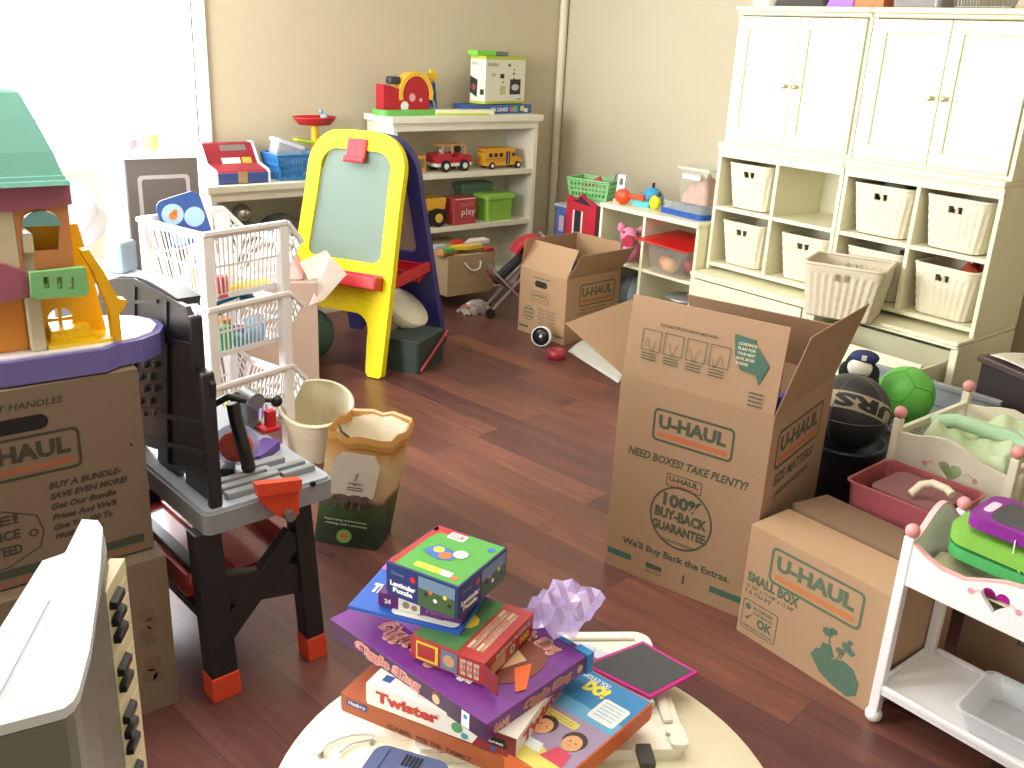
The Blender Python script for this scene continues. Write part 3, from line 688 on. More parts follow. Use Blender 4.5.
g = G(); S(g, [(24, 257), (24, 226), (55, 226), (56, 257)], -.10, -.095); a, b = L(30, 255), L(50, 235); g.box(X0+.012, .03, zb, X1-.012, .1, zb+.012, 1); g.build('bed', [mat('ffc800', .3), mat('c03a3a', .4)], dh)
g = G(); S(g, [(33, 256), (37, 244), (32, 236), (36, 232), (41, 236), (46, 232), (50, 237), (44, 244), (48, 256)], -.085, -.07); g.build('toy_seat', mat('a8480c', .5), dh, bevel=.003)
g = G(); S(g, [(-30, 184), (67, 179), (70, 203), (10, 211), (-30, 211)], -.12, .012); g.build('eave_band', MAU, dh, bevel=.004)
# roof: tall tapering block
zr0, zr1 = L(40, 183)[1], L(20, 91)[1]; rx0, rx1 = L(-40, 180)[0], L(64, 180)[0]; tx0, tx1 = L(-20, 93)[0], L(23, 93)[0]
def rl(t, w=0): return [(rx0+(tx0-rx0)*t-w, -.035+.075*t-w, zr0+(zr1-zr0)*t), (rx1+(tx1-rx1)*t+w, -.035+.075*t-w, zr0+(zr1-zr0)*t), (rx1+(tx1-rx1)*t+w, .155-.075*t+w, zr0+(zr1-zr0)*t), (rx0+(tx0-rx0)*t-w, .155-.075*t+w, zr0+(zr1-zr0)*t)]
g = G(); rings = []
for k in range(8):
    t = k/8; t2 = t+.115; rings += [rl(t, .003), rl(t2, .0)]
rings = [rl(0, .004), rl(.05, .004), rl(.051, 0), rl(.10, .001), rl(.101, -.001), rl(.35, .002), rl(.7, .001), rl(.97, -.002), rl(1, -.012)]
g.loft(rings, 0, None, False); g.build('roof', TQ, dh, bevel=.003)
for (px, py, col, nm) in ((75, 246, 'b0202e', 'toy_lamp'), (82, 262, '9a2fa0', 'toy_ribbon')):
    p = PY(px, py, hy+.3)

# ---- toy workbench
BK_ = mat('232325', .38, var=.04); WG = mat('8d9096', .42, var=.04); WGL = mat('a9b0bb', .4); RO = mat('dc4a2c', .4)
wb = thing('toy_workbench', 'black and grey plastic toy workbench with red feet', 'workbench', (.677, 1.81, 0), 3)
BW, BL, BT = .325, .62, .50
g = G(); g.prism(rrect(0, 0, BW, BL, .02), BT-.055, BT-.008, 0); g.build('bench_skirt', WG, wb, bevel=.004)
g = G(); g.prism(rrect(.006, .006, BW-.006, BL-.006, .018), BT-.008, BT, 0)
g.build('bench_top', WGL, wb, bevel=.003)
for i, (x, y, w, d) in enumerate(((.07, .03, .14, .022), (.07, .065, .15, .022), (.085, .10, .13, .02), (.22, .05, .085, .02), (.20, .085, .10, .02), (.19, .13, .08, .03))):
    g = G(); g.box(x, y, BT, x+w, y+d, BT+.016); g.build('ridge', mat('8b8e90', .45), wb, bevel=.003)
def leg(fx, fy, tx, ty, w=.062, d=.05):
    g = G(); q = lambda x, y, z, k: [(x-w/2*k, y-d/2*k, z), (x+w/2*k, y-d/2*k, z), (x+w/2*k, y+d/2*k, z), (x-w/2*k, y+d/2*k, z)]
    lx, ly = fx+(tx-fx)*.14, fy+(ty-fy)*.14
    g.hexa(q(lx, ly, .065, 1), q(tx, ty, BT-.055, .95)); o = g.build('leg', BK_, wb, bevel=.004)
    g = G(); g.hexa(q(fx, fy, 0, 1.08), q(lx, ly, .065, 1.06)); g.build('foot', RO, o, bevel=.003, label='orange-red foot')
    return o
leg(.03, .035, .012, .04, .066); leg(.275, .035, .25, .045, .05); leg(.02, .60, .02, .57); leg(.27, .60, .245, .57, .05)
def brace(y, s):
    g = G()
    g.bar((.01, y, .13), (.235, y, .36), .03, .055); g.bar((.01, y+.001, .285), (.25, y+.001, .235), .028, .08)
    g.build('cross_brace', BK_, wb, bevel=.003)
brace(.04, 0); brace(.58, 0)
g = G(); g.bar((.04, .06, .17), (.04, .57, .17), .03, .03); g.build('side_rail', BK_, wb, bevel=.003)
g = G(); g.bar((.04, .06, .27), (.04, .57, .27), .03, .03); g.build('side_rail', BK_, wb, bevel=.003)
# red tray shelf
TRY = mat('a83a34', .25, coat=.6)
g = G(); g.box(-.02, .08, .26, .27, .56, .268); g.box(-.02, .08, .268, -.012, .56, .32); g.box(.262, .08, .268, .27, .56, .31); g.box(-.02, .08, .268, .27, .088, .29)
g.bar((.0, .1, .272), (.25, .54, .272), .012, .012); g.bar((.12, .09, .272), (.12, .55, .272), .012, .014); g.build('red_tray', TRY, wb, bevel=.002, label='glossy red tray shelf')
g = G(); g.bar((.27, .06, .24), (.27, .56, .33), .006, .02); g.build('blue_edge', mat('4a6fd0', .4), wb)
# pegboard: outline on its own plane
xp = .725
def PB(px, py): p = PX(px, py, xp); return ((p.y-1.81), p.z)
out = [PB(*p) for p in ((120, 440), (116, 300), (118, 284), (130, 277), (148, 277), (170, 290), (184, 300), (194, 306), (202, 334), (203.6, 366), (213, 371), (217, 384), (216.5, 498), (196, 494), (194, 463), (184, 485), (170, 481), (170, 447), (150, 440), (150, 452), (140, 455), (128, 448))]
hex_ = []
for r_ in range(6):
    for c_ in range(2):
        cx, cy = PB(155+c_*9+(r_ % 2)*4, 350+r_*12)
        hex_.append((cx, cy))
MP = fr((.042, 0, 0), (0, 1, 0), (0, 0, 1))      # u = along y, v = up, normal +x
g = G(); g.shape([out], -.006, .006, 0, MP); pb = g.build('pegboard', BK_, wb, bevel=0)
ribs = [[(182, 300), (202, 334), (203.6, 366), (190, 360), (176, 330)], [(150, 300), (176, 318), (178, 345), (150, 335)]]
g = G()
for r_ in range(3):
    a = PB(122, 395+r_*28); b = PB(214, 425+r_*28 if r_ < 2 else 470); g.bar((a[0], a[1], -.008), (b[0], b[1], -.008), .012, .006, 0, up=(0, 0, 1), M=MP)
for a_, b_ in (((118, 300), (170, 300)), ((152, 330), (203, 345)), ((178, 300), (180, 470)), ((150, 285), (150, 440))):
    a = PB(*a_); b = PB(*b_); g.bar((a[0], a[1], -.008), (b[0], b[1], -.008), .008, .006, 0, up=(0, 0, 1), M=MP)
g.build('stiffening_rib', mat('2e2e31', .4), pb)
g = G()
for cx, cy in hex_: g.prism([(cx+.009*math.cos(k*PI/3), cy+.009*math.sin(k*PI/3)) for k in range(6)], -.013, -.006, 0, MP)
g.build('hexagon_pattern', mat('6a6a70', .4), pb)
# thickness and posts at the near end, arched hood over the top
g = G(); a = PB(213, 371); g.box(.02, a[0]-.012, BT+.0, .05, a[0]+.008, a[1], 0); g.build('end_post', BK_, wb, bevel=.006)
g = G(); b = PB(202, 320); g.box(.026, b[0]-.004, a[1]-.01, .054, b[0]+.016, b[1]+.01, 0); g.build('end_post', BK_, wb, bevel=.006)
g = G(); hp = [PB(*p) for p in ((184, 300), (170, 289), (158, 281), (148, 276.5), (134, 276), (120, 281))]
rings = [[(p[0], p[1]-.012, .004), (p[0], p[1]+.004, .0), (p[0]+.0, p[1]+.004, .055), (p[0], p[1]-.012, .05)] for p in hp]
g.loft([[(x, y, z) for x, y, z in r_] for r_ in rings], 0, MP, False); g.build('hood', mat('3c3c40', .3), wb, bevel=.002)
# red bracket on the front skirt, bolt
MS = fr((0, 0, 0), (1, 0, 0), (0, 0, 1))
def FS(px, py): p = PY(px, py, 1.81+.01); return (p.x-.677, p.z)
g = G(); g.shape([[FS(250, 480), FS(297, 476), FS(297, 512), FS(288, 520), FS(272, 512), FS(258, 500)]], .004, .012, 0, MS)
g.prism([FS(250, 480), FS(297, 476), FS(296, 487), FS(252, 492)], .012, .026, 0, MS); g.build('red_bracket', RO, wb, label='red plastic bracket')
a = FS(285, 512); g = G(); g.cyl((a[0], a[1], .012), (a[0], a[1], .03), .013, 0, M=MS); g.build('crank_bolt', GRY, wb, bevel=.002)
a = FS(313, 484); g = G(); g.cyl((a[0], a[1], .0), (a[0], a[1], .006), .007, 0, M=MS); g.build('bolt', BLK, wb)
# vise at the far right edge
vz = BT
vb = PZ(261, 424, BT+.01); vx, vy = vb.x-.677, vb.y-1.81
g = G(); g.box(vx-.03, vy-.02, vz, vx+.02, vy+.03, vz+.02); g.box(vx-.02, vy-.02, vz+.02, vx+.012, vy+.02, vz+.08); g.cyl((vx-.0, vy-.04, vz+.085), (vx, vy+.03, vz+.085), .022); o = g.build('vise', mat('6e7174', .4), wb, bevel=.003)
g = G(); g.cyl((vx-.04, vy-.01, vz+.095), (vx+.06, vy-.03, vz+.07), .006); g.ball((vx-.045, vy-.01, vz+.097), .016, n=10); g.ball((vx+.06, vy-.03, vz+.07), .016, n=10); g.build('vise_handle', BLK, o)
g = G(); g.box(vx+.02, vy-.055, vz+.0, vx+.045, vy-.03, vz+.055); g.box(vx+.0, vy-.065, vz, vx+.05, vy-.02, vz+.012); g.build('vise_jaw', mat('c8202a', .4), o, bevel=.003, label='red jaw')
# loose tools on the bench
def wtop(px, py, z=BT): return PZ(px, py, z)
p = wtop(262, 455)
g = G(); g.prism(rrect(-.055, -.025, .055, .025, .012), 0, .022); o = g.build('toy_plane', mat('5a3590', .35), bevel=.006); o.matrix_world = T(p.x, p.y, BT+.0005) @ RZ(35); tag(o, 'purple plastic toy tool lying on the toy workbench', 'toy')
ps = wtop(238, 478)
ts = thing('toy_circular_saw', 'toy circular saw, orange disc and black handle, standing on the toy workbench', 'toy', (ps.x+.015, ps.y+.035, BT), -28)
g = G(); MD = fr((0, -.005, .067), (1, 0, 0), (0, 0, 1))
g.lathe([(.001, -.004), (.038, -.004), (.04, 0), (.038, .006), (.001, .006)], 28, 0, MD); g.build('saw_disc', mat('d9604a', .35), ts, label='orange-red disc')
g = G(); g.lathe([(.001, -.010), (.052, -.010), (.054, -.008), (.052, -.006), (.001, -.006)], 32, 0, MD); g.build('blade_guard', mat('b9bcea', .15, alpha=.55), ts, label='clear guard disc')
g = G(); g.tube([(-.06, .067+.0, .012), (-.045, .110, .012), (-.01, .13, .012), (.03, .12, .012)], .009, 0, 10, MD); g.tube([(0, .115, .018), (.006, .07, .024), (.018, .02, .028), (.028, -.035, .03)], .016, 0, 12, MD); g.ball((.028, -.04, .03), .017, 0, M=MD, n=10); g.build('saw_handle', BLK, ts)
g = G(); g.box(-.07, -.03, 0, -.005, .02, .02); g.build('saw_base', BLK, ts, bevel=.003)
# ================= white basket tower, paper bag, round basket, easel =================
PW = mat('f0eeee', .35, var=.02)
def lattice(g, p00, p10, p11, p01, nc, nr, bw=.0055, t=.003, m=0, edge=.02, gap=.5):
    """perforated plastic wall: rails and bars between four corners"""
    p00, p10, p11, p01 = map(Vector, (p00, p10, p11, p01))
    P = lambda u, v: (p00*(1-u)+p10*u)*(1-v)+(p01*(1-u)+p11*u)*v
    n = (p10-p00).cross(p01-p00).normalized()*t
    def q(u0, v0, u1, v1, k=1):
        a = [P(u0, v0), P(u1, v0), P(u1, v1), P(u0, v1)]; g.hexa([x-n*k for x in a], [x+n*k*.0 for x in a], m)
    H = ((p01-p00).length+(p11-p10).length)/2; W = ((p10-p00).length+(p11-p01).length)/2
    ev, eu = edge/H, edge/W
    q(0, 0, 1, ev); q(0, 1-ev, 1, 1); q(0, ev, eu, 1-ev); q(1-eu, ev, 1, 1-ev)
    for r in range(1, nr):
        v = ev+(1-2*ev)*r/nr; q(eu, v-bw*.7/H, 1-eu, v+bw*.7/H)
    for r in range(nr):
        va = ev+(1-2*ev)*r/nr+(bw*.7/H if r else 0); vb = ev+(1-2*ev)*(r+1)/nr-(bw*.7/H if r < nr-1 else 0)
        for c in range(1, nc):
            u = eu+(1-2*eu)*c/nc; q(u-bw*.5/W, va, u+bw*.5/W, vb)
TW = thing('basket_tower', 'white plastic tower of three perforated baskets behind the toy workbench', 'storage tower', (1.118, 2.842, 0), 14)
tw, td = .335, .34
tiers = [(.655, .883), (.46, .640), (.165, .375)]
for k, (zb, zt_) in enumerate(tiers):
    i = .035; fl = .075
    A0, A1, A2, A3 = (i, i, zb), (tw-.005, i, zb), (tw-.005, td-i, zb), (i, td-i, zb)     # floor corners
    lipz = zb+(zt_-zb)*.62
    B0, B1, B2, B3 = (0, 0, zt_), (tw, 0, zt_), (tw, td, zt_), (0, td, zt_)
    C1, C2 = (tw+fl, .012, zb+(zt_-zb)*.66), (tw+fl, td-.012, zb+(zt_-zb)*.66)
    g = G()
    lattice(g, A0, A1, B1, B0, 16, 2)                      # side facing the photographer
    lattice(g, A2, A3, B3, B2, 16, 2)                      # far side
    lattice(g, A3, A0, B0, B3, 14, 2)                      # back
    lattice(g, A0, A3, A2, A1, 10, 6)                      # floor
    lattice(g, A1, A2, C2, C1, 14, 2)                      # sloping dump front
    for a, b, c in ((A1, C1, B1), (A2, C2, B2)):
        q = [Vector(a), Vector(c), Vector(b)]
        lattice(g, a, Vector(a)*.0+Vector(b), Vector(b)*.02+Vector(c)*.98, c, 5, 3, edge=.008)
    g.build('basket', PW, TW)
    g = G()
    for a, b in ((B0, B1), (B1, C1), (C1, C2), (C2, B2), (B2, B3), (B3, B0)): g.bar(a, b, .018, .014)
    g.build('rim', PW, TW, bevel=.002)
for (x, y) in ((.0, .0), (tw-.03, 0), (tw-.03, td-.03), (.0, td-.03)):
    g = G(); g.box(x-.002, y-.004, .02, x+.036, y+.03, .875); g.box(x-.003, y-.006, 0, x+.036, y+.034, .02); g.build('post', PW, TW, bevel=.004)
TWM = T(1.118, 2.842, 0) @ RZ(14)
def rnd_toys(prefix, n, seed, M, x0, x1, y0, y1, z, cols, smin=.015, smax=.03, where='', cat='toy', group=None, nm='small_toy'):
    rd = random.Random(seed)
    for k in range(n):
        c = cols[k % len(cols)]; s = rd.uniform(smin, smax); g = G(); t = rd.randrange(3)
        if t == 0: g.ball((0, 0, s), s, n=8)
        elif t == 1: g.prism(rrect(-s*1.3, -s*.7, s*1.3, s*.7, s*.3, 3), 0, s*1.4)
        else: g.cyl((-s, 0, s*.8), (s*1.2, s*.3, s*.8), s*.8, n=14)
        o = g.build(nm, mat(c[1], .4), bevel=.002 if t == 1 else 0); p = M @ V(rd.uniform(x0, x1), rd.uniform(y0, y1), z+rd.uniform(0, .012)); o.location = p; o.rotation_euler = (0, 0, rd.uniform(0, 6))
        tag(o, f'{c[0]} {where}', cat, group)
slots = [(a, b) for a in (.10, .17, .24) for b in (.07, .15, .23)]
TC = [('green', '3db06a'), ('blue', '2f62b8'), ('red', 'c93a4a'), ('teal', '2f9aa8'), ('orange', 'd88a3a'), ('dark blue', '2c3f8a'), ('light blue', '88b8e0'), ('purple', '6a4fb0')]
for k, (c, h) in enumerate(TC):
    x, y = slots[k]; g = G(); s = .028
    if k % 2: g.cyl((-.03, 0, s*.8), (.03, 0, s*.8), s*.8)
    else: g.prism(rrect(-.03, -.02, .03, .02, .008), 0, .085)
    o = g.build('plastic_toy', mat(h, .4), bevel=.003 if k % 2 == 0 else 0); o.matrix_world = TWM @ T(x, y, .463+.0035) @ RZ(20*k)
    tag(o, f'{c} plastic toy in the middle basket of the white tower', 'toy', 'toys in the middle tower basket')
g = G(); g.tube([(0, 0, 0), (.05, .02, .03), (.10, .0, .045), (.15, .03, .04), (.19, .02, .03), (.16, -.03, .02), (.09, -.03, .03), (.03, -.02, .01)], .008, closed=True); g.ball((.16, .01, .03), .02, n=8, sc=(1.4, 1, .6))
o = g.build('toy_goggles', mat('2c6f96', .4)); o.matrix_world = TWM @ T(.05, .06, .60); tag(o, 'teal blue toy goggles on top of the middle basket of the white tower', 'toy')
for k, (c, h, x, y, s) in enumerate((('purple', '8f7ad0', .24, .10, .05), ('lime green', 'b6d96a', .17, .17, .045), ('sky blue', '4c8fd0', .19, .08, .025), ('pink', 'e69ac0', .08, .14, .045))):
    g = G(); g.ball((0, 0, s*.8), s, sc=(1, 1, .8), n=10); o = g.build('toy_ball' if k != 3 else 'stuffed_toy', mat(h, .45)); o.matrix_world = TWM @ T(x, y, .169+(.05 if k == 2 else 0)); tag(o, f'{c} round toy in the bottom basket of the white tower', 'toy')
g = G(); g.prism(rrect(-.075, -.0, .075, .17, .03), 0, .006); o = g.build('game_board', mat('35559a', .4)); 
g = G()
for cx, cy, r in ((-.03, .115, .036), (.035, .085, .034), (-.035, .035, .03)): g.disc(cx, cy, r, 0, None, .0066)
for cx, cy, r in ((-.03, .11, .014), (-.02, .12, .009)): g.disc(cx, cy, r, 1, None, .0072)
g.build('printed_picture', [mat('a8cbe8', .4), mat('d8823a', .4)], o)
pb_ = PZ(192, 240, .80); o.matrix_world = fr((pb_.x+.0, pb_.y+.0, .79), (1, -.15, .28), (-.32, .0, .9)); tag(o, 'dark blue board with pale blue bubbles sticking out of the top tower basket', 'game board')
for k, (c, h, x, y, w, hh) in enumerate((('red', 'd85060', .09, .05, .05, .07), ('cream', 'e8dcc0', .09, .20, .06, .08), ('white', 'f2f0f0', .2, .17, .09, .1))):
    g = G(); g.prism(rrect(-w/2, -w*.35, w/2, w*.35, .01), 0, hh); o = g.build('toy_block', mat(h, .4), bevel=.003); o.matrix_world = TWM @ T(x, y, .6585) @ RZ(15*k); tag(o, f'{c} toy block in the top basket of the white tower', 'toy')
yb = G(); yb.cyl((.14, .055, .672), (.30, .055, .672), .012); yb.cyl((.14, .08, .672), (.30, .08, .672), .012); o = yb.build('yellow_tubes', mat('ecd834', .4)); o.matrix_world = TWM; tag(o, 'pair of yellow tubes along the floor of the top tower basket', 'toy')
# ---- papers on the plain carton
def sheet(name, label, cat, quad, h, t=.002, group=None):
    g = G(); g.slab(quad, t); return tag(g.build(name, mat(h, .6)), label, cat, group)
pz = .50
def face_quad(c, u, v): c = Vector(c); u = Vector(u)/2; v = Vector(v)/2; return [c-u-v, c+u-v, c+u+v, c-u+v]
q0 = PZ(322, 275, .46); 
heap('soft_toy', 'pink soft toy lying over the plain carton behind the tower', 'toy', (1.79, 3.75, .49), -28, .24, .22, .09, mat('e8a8a4', .8), 9, amp=.012)
sheet('paper_sheet', 'white folded paper propped on the plain carton beside the yellow easel', 'paper', [PY(314, 290, 3.58), PY(343, 273, 3.62), PY(326, 250, 3.66), PY(300, 262, 3.62)], 'f4f0ee')
sheet('paper_card', 'lower white card sliding off the plain carton corner', 'paper', [PY(309, 306, 3.52), PY(324, 300, 3.53), PY(347, 274, 3.56), PY(330, 256, 3.58)], 'efe2dc')

# ---- round basket lying behind the paper bag
RWK = mat('d8ceb0', .7, var=.15, scale=90)
rb = thing('round_basket', 'round cream wicker wastebasket tipped behind the brown paper bag', 'basket', (1.55, 2.95, .035), 0)
def weave(R0, R1, H, t=0, N=72, NV=18, inner=False):
    vs = []
    for j in range(NV+1):
        for i in range(N):
            a = 2*PI*i/N; r = R0+(R1-R0)*j/NV-(.006 if inner else 0)+(.002 if ((i//2)+j) % 2 else -.001)
            vs.append((r*math.cos(a), r*math.sin(a), H*j/NV+(.004 if inner else 0)))
    fs = [(j*N+i, j*N+(i+1) % N, (j+1)*N+(i+1) % N, (j+1)*N+i) for j in range(NV) for i in range(N)]
    if inner: fs = [f[::-1] for f in fs]
    return vs, fs
MR = RZ(-28) @ RX(19)
g = G()
for inn in (0, 1):
    vs, fs = weave(.105, .13, .20, inner=inn); g.add(vs, fs, 0, MR, True)
g.lathe([(.001, 0), (.1, 0), (.104, .004)], 48, 0, MR, caps=False); g.lathe([(.001, .006), (.1, .006)], 48, 0, MR, caps=False); g.build('woven_body', RWK, rb)
g = G(); g.tube([(.13*math.cos(i*PI/20), .13*math.sin(i*PI/20), .2) for i in range(40)], .007, closed=True, M=MR); g.build('rim', RWK, rb)

# ---- paper bag
a, b, c = PZ(314, 541), PZ(376, 551), PZ(392, 516)
bag = thing('paper_bag', 'open brown paper shopping bag with rolled rim and green hill print', 'bag', (a.x, a.y, 0), math.degrees(math.atan2(b.y-a.y, b.x-a.x)))
bw = (b-a).length; bd = .13; bh = .36
def BR(z, w, d, ox, oy, bulge=0, jit=0, n=6):
    """rounded rectangular ring of 4n points"""
    P = [(0, 0), (w, 0), (w, d), (0, d)]; r = []
    for k in range(4):
        p, q = P[k], P[(k+1) % 4]
        for i in range(n):
            t = i/n; e = math.sin(PI*t)*bulge; nx, ny = (q[1]-p[1]), -(q[0]-p[0]); l = math.hypot(nx, ny)
            r.append((ox+p[0]+(q[0]-p[0])*t+nx/l*e, oy+p[1]+(q[1]-p[1])*t+ny/l*e, z+jit*math.sin(k*5.1+i*2.3)))
    return r
lv = [0, .03, .12, .2, .27, .355, .375]; RR = []
for z in lv:
    t = z/.375; RR.append(BR(z, bw-.005*t, bd+.06*t, .055*t, .0, .004+.014*t, .006*t))
K = MAP = None
KRAFT = bpy.data.materials.new('printed_kraft'); KRAFT.use_nodes = True
nt = KRAFT.node_tree; bs = nt.nodes['Principled BSDF']; bs.inputs['Roughness'].default_value = .75
tc = nt.nodes.new('ShaderNodeTexCoord'); sp = nt.nodes.new('ShaderNodeSeparateXYZ'); nz = nt.nodes.new('ShaderNodeTexNoise'); nz.inputs['Scale'].default_value = 22; nz.inputs['Detail'].default_value = 4
nt.links.new(tc.outputs['Object'], sp.inputs[0]); nt.links.new(tc.outputs['Object'], nz.inputs['Vector'])
ma = nt.nodes.new('ShaderNodeMath'); ma.operation = 'MULTIPLY_ADD'; ma.inputs[1].default_value = .06; nt.links.new(nz.outputs['Fac'], ma.inputs[0]); nt.links.new(sp.outputs[2], ma.inputs[2])
cr = nt.nodes.new('ShaderNodeValToRGB'); e = cr.color_ramp.elements; e[0].position = 0; e[0].color = rgb('1f2a1c'); e[1].position = .39; e[1].color = rgb('c79a55')
for p_, h_ in ((.10, '26351f'), (.165, '3f5630'), (.19, '5a4a3c'), (.215, 'cdb286'), (.31, 'd6bd92'), (.36, 'c9924a')):
    x = e.new(p_); x.color = rgb(h_)
nt.links.new(ma.outputs[0], cr.inputs[0]); nt.links.new(cr.outputs[0], bs.inputs['Base Color'])
g = G(); g.loft(RR, 0, None, False, caps=False); g.loft([[(x+(bw/2-x)*.02, y+(bd/2-y)*.03, z+.003) for x, y, z in r] for r in RR][::-1], 1, None, False, caps=False)
g.add(RR[0], [tuple(range(24))[::-1]], 0)
g.build('bag_body', [KRAFT, mat('e9dcc4', .8)], bag)
g = G(); top = [(x, y) for x, y, z in RR[-1]]; ring0 = RR[-1]
rings = [[(x+(bw/2-x)*k, y+(bd*.6-y)*k, z+dz) for x, y, z in ring0] for k, dz in ((-.02, -.032), (-.03, -.015), (0, .004), (.05, -.004), (.06, -.03))]
g.loft(rings, 0, None, False, caps=False); g.build('folded_rim', mat('c08c48', .75), bag)
def bagface(u, v):      # front face point at fraction u across and height v
    t = v/.345; return (-.018*t+(bw+.07*t)*u, .01*0-.016*t*math.sin(PI*u)-.004-.003, v)
MBF = fr((-.0, -.0062, 0), (1, 0, 0), (0, -.03, 1)) @ Matrix(((1, .187, 0, 0), (0, 1, 0, 0), (0, 0, 1, 0), (0, 0, 0, 1)))
g = G(); q = [(.03, .16), (bw-.01, .165), (bw+.0, .28), (.015, .285)]
MB2 = MBF @ T(0, 0, .014)
g.flat([(.03, .19), (.17, .19), (.172, .30), (.15, .335), (.05, .335), (.025, .30)], 0, MB2)
g.text('Organics', .083, .228, .05, .010, 1, MB2 @ T(0, 0, .001)); g.tube([(.1, .245, .002), (.108, .252, .002), (.104, .262, .002), (.11, .268, .002)], .0012, 1, 5, MB2)
for k in range(2): g.rect(.082, .218-k*.008, .052, .003, 1, MB2, .0012)
for k, s in enumerate(('Supporting environments', 'making real a promise')): g.text(s, .028+.005*k, .098-.014*k, .135, .009, 2, MB2, z=.0012)
g.disc(.1, .048, .024, 3, MB2, .0012); g.disc(.1, .05, .011, 4, MB2, .0018, n=7); 
for cx, cy, rx, ry in ((.07, .178, .03, .016), (.115, .182, .025, .014), (.145, .186, .014, .010), (.05, .172, .015, .01)): g.disc(cx, cy, rx, 5, MB2, .0012, 10, ry)
for k in range(4): g.bar((.055+k*.026, .17, .0012), (.052+k*.026, .145, .0012), .006, .0004, 5, M=MB2)
g.build('bag_print', [mat('dcd2c4', .8), mat('4a4036', .8), mat('cfd8b8', .8), mat('7fa64a', .8), mat('c8643a', .8), mat('6a5850', .8)], bag)
g = G()
for y in (.03, .0):
    pass
g.tube([(.068, .05, .383), (.08, .04, .365), (.095, .06, .34), (.11, .08, .31)], .004); g.build('twine_handle', mat('5f5548', .8), bag)

# ---- easel
YE = mat('eedc10', .55, var=.02, spec=.3); BE = mat('33357a', .4, var=.03); RE = mat('c02430', .35)
A = V(2.18, 3.52, 0); B = V(1.93, 4.0, 0); Cc = V(2.74, 3.80, 0); D = V(2.49, 4.28, 0)
ea = math.degrees(math.atan2(A.y-B.y, A.x-B.x))
es = thing('easel', 'double sided toy easel, yellow frame facing forward and blue frame behind', 'easel', (B.x, B.y, 0), ea)
EMW = T(B.x, B.y, 0) @ RZ(ea); EM = EMW.inverted()
ew = (B-A).length; apex = EM @ V((A.x+Cc.x)/2, (A.y+Cc.y)/2, 1.07); Cl = EM @ Cc
def easel_panel(y0, y1, ztop, name, m, board_m, red_clip):
    # plane from the foot line y=y0,z=0 to y=y1,z=ztop ; u across, v up the slope
    L_ = math.hypot(y1-y0, ztop)
    M = Matrix.Translation((0, y0, 0)) @ Matrix(((1, 0, 0, 0), (0, (y1-y0)/L_, -ztop/L_, 0), (0, ztop/L_, (y1-y0)/L_, 0), (0, 0, 0, 1)))
    w = ew; o_ = []
    def arc(cx, cy, rx, ry, a0, a1, n=8): return [(cx+rx*math.cos(math.radians(a0+(a1-a0)*i/n)), cy+ry*math.sin(math.radians(a0+(a1-a0)*i/n))) for i in range(n+1)]
    o_ = [(-.01, .012), (.0, 0), (.06, 0), (.075, .02)] + [(.09, .18)] + arc(.17, .20, .08, .08, 180, 90) + arc(w-.17, .20, .08, .08, 90, 0) + [(w-.09, .18), (w-.075, .02), (w-.06, 0), (w, 0), (w+.01, .012)]
    o_ += [(w+.0, .38)] + [(w-.015, .80)] + arc(w-.015-.15, L_-.17, .15, .17, 0, 90)+[(w/2+.06, L_+.004), (w/2-.06, L_+.004)] + arc(.165, L_-.17, .15, .17, 90, 180) + [(.015, .80), (0, .38)]
    h_ = arc(.115, .555, .04, .04, 180, 270)[::1] + arc(w-.115, .555, .04, .04, 270, 360) + [(w-.085, .85)] + arc(w-.165, L_-.17, .08, .085, 0, 90) + arc(.165, L_-.17, .08, .085, 90, 180) + [(.085, .85)]
    g = G(); g.shape([o_, h_], -.02, .02, 0, M); fo = g.build(name, m, es, bevel=.008, seg=2)
    bb = [(.07, .51), (w-.07, .51), (w-.07, .85), (w-.12, L_-.075), (.12, L_-.075), (.07, .85)]
    g = G(); g.prism(bb, -.006, .006, 0, M); g.build('drawing_board', board_m, es)
    return M, L_
MY, LY = easel_panel(0, apex.y*.93, 1.06, 'yellow_frame', YE, mat('74857b', .8, var=.03, spec=.2), True)
MBl, LB_ = easel_panel(Cl.y, apex.y*1.07, 1.05, 'blue_frame', BE, mat('a08a7c', .6), False)

g = G(); g.box(ew/2-.052, LY-.125, .02, ew/2+.052, LY-.035, .034, 0, MY); g.box(ew/2-.056, LY-.145, .025, ew/2+.056, LY-.118, .05, 0, MY); g.build('red_clip', RE, es, bevel=.006, label='red paper clip')
# red trays front and back, hinge arm
def tray(M, sgn, nm):
    g = G(); y0, y1 = .395, .465; d = .075
    s1 = sgn
    z = lambda a: .02*s1+a*s1
    lo, hi = sorted((z(0), z(d)))
    g.box(.05, y0, lo, ew-.05, y0+.01, hi, 0, M); 
    a, b = sorted((z(d-.008), z(d))); g.box(.05, y0, a, ew-.05, y1-.015, b, 0, M)
    g.box(.042, y0, lo, .05, y1-.01, hi, 0, M); g.box(ew-.05, y0, lo, ew-.042, y1-.01, hi, 0, M); a, b = sorted((z(0), z(.006))); g.box(.05, y0, a, ew-.05, y1, b, 0, M)
    return g.build(nm, RE, es, bevel=.004)
tray(MY, 1, 'red_tray'); tray(MBl, 1, 'red_tray')
g = G(); g.ring([(ew/2+.022*math.cos(i*PI/10), .335+.022*math.sin(i*PI/10)) for i in range(20)], [(ew/2+.018*math.cos(i*PI/10), .335+.018*math.sin(i*PI/10)) for i in range(20)], 0, MY, .021); g.build('moulded_badge', mat('d8b060', .4), es)
yj = apex.y*.93*.35; p0 = V(ew-.02, yj+.0, .41); p1 = V(ew-.02, Cl.y+(apex.y*1.07-Cl.y)*.4, .43)
g = G(); g.bar(p0, p1, .05, .022, up=(1, 0, 0)); g.build('hinge_arm', RE, es, bevel=.004, label='red hinge arm')
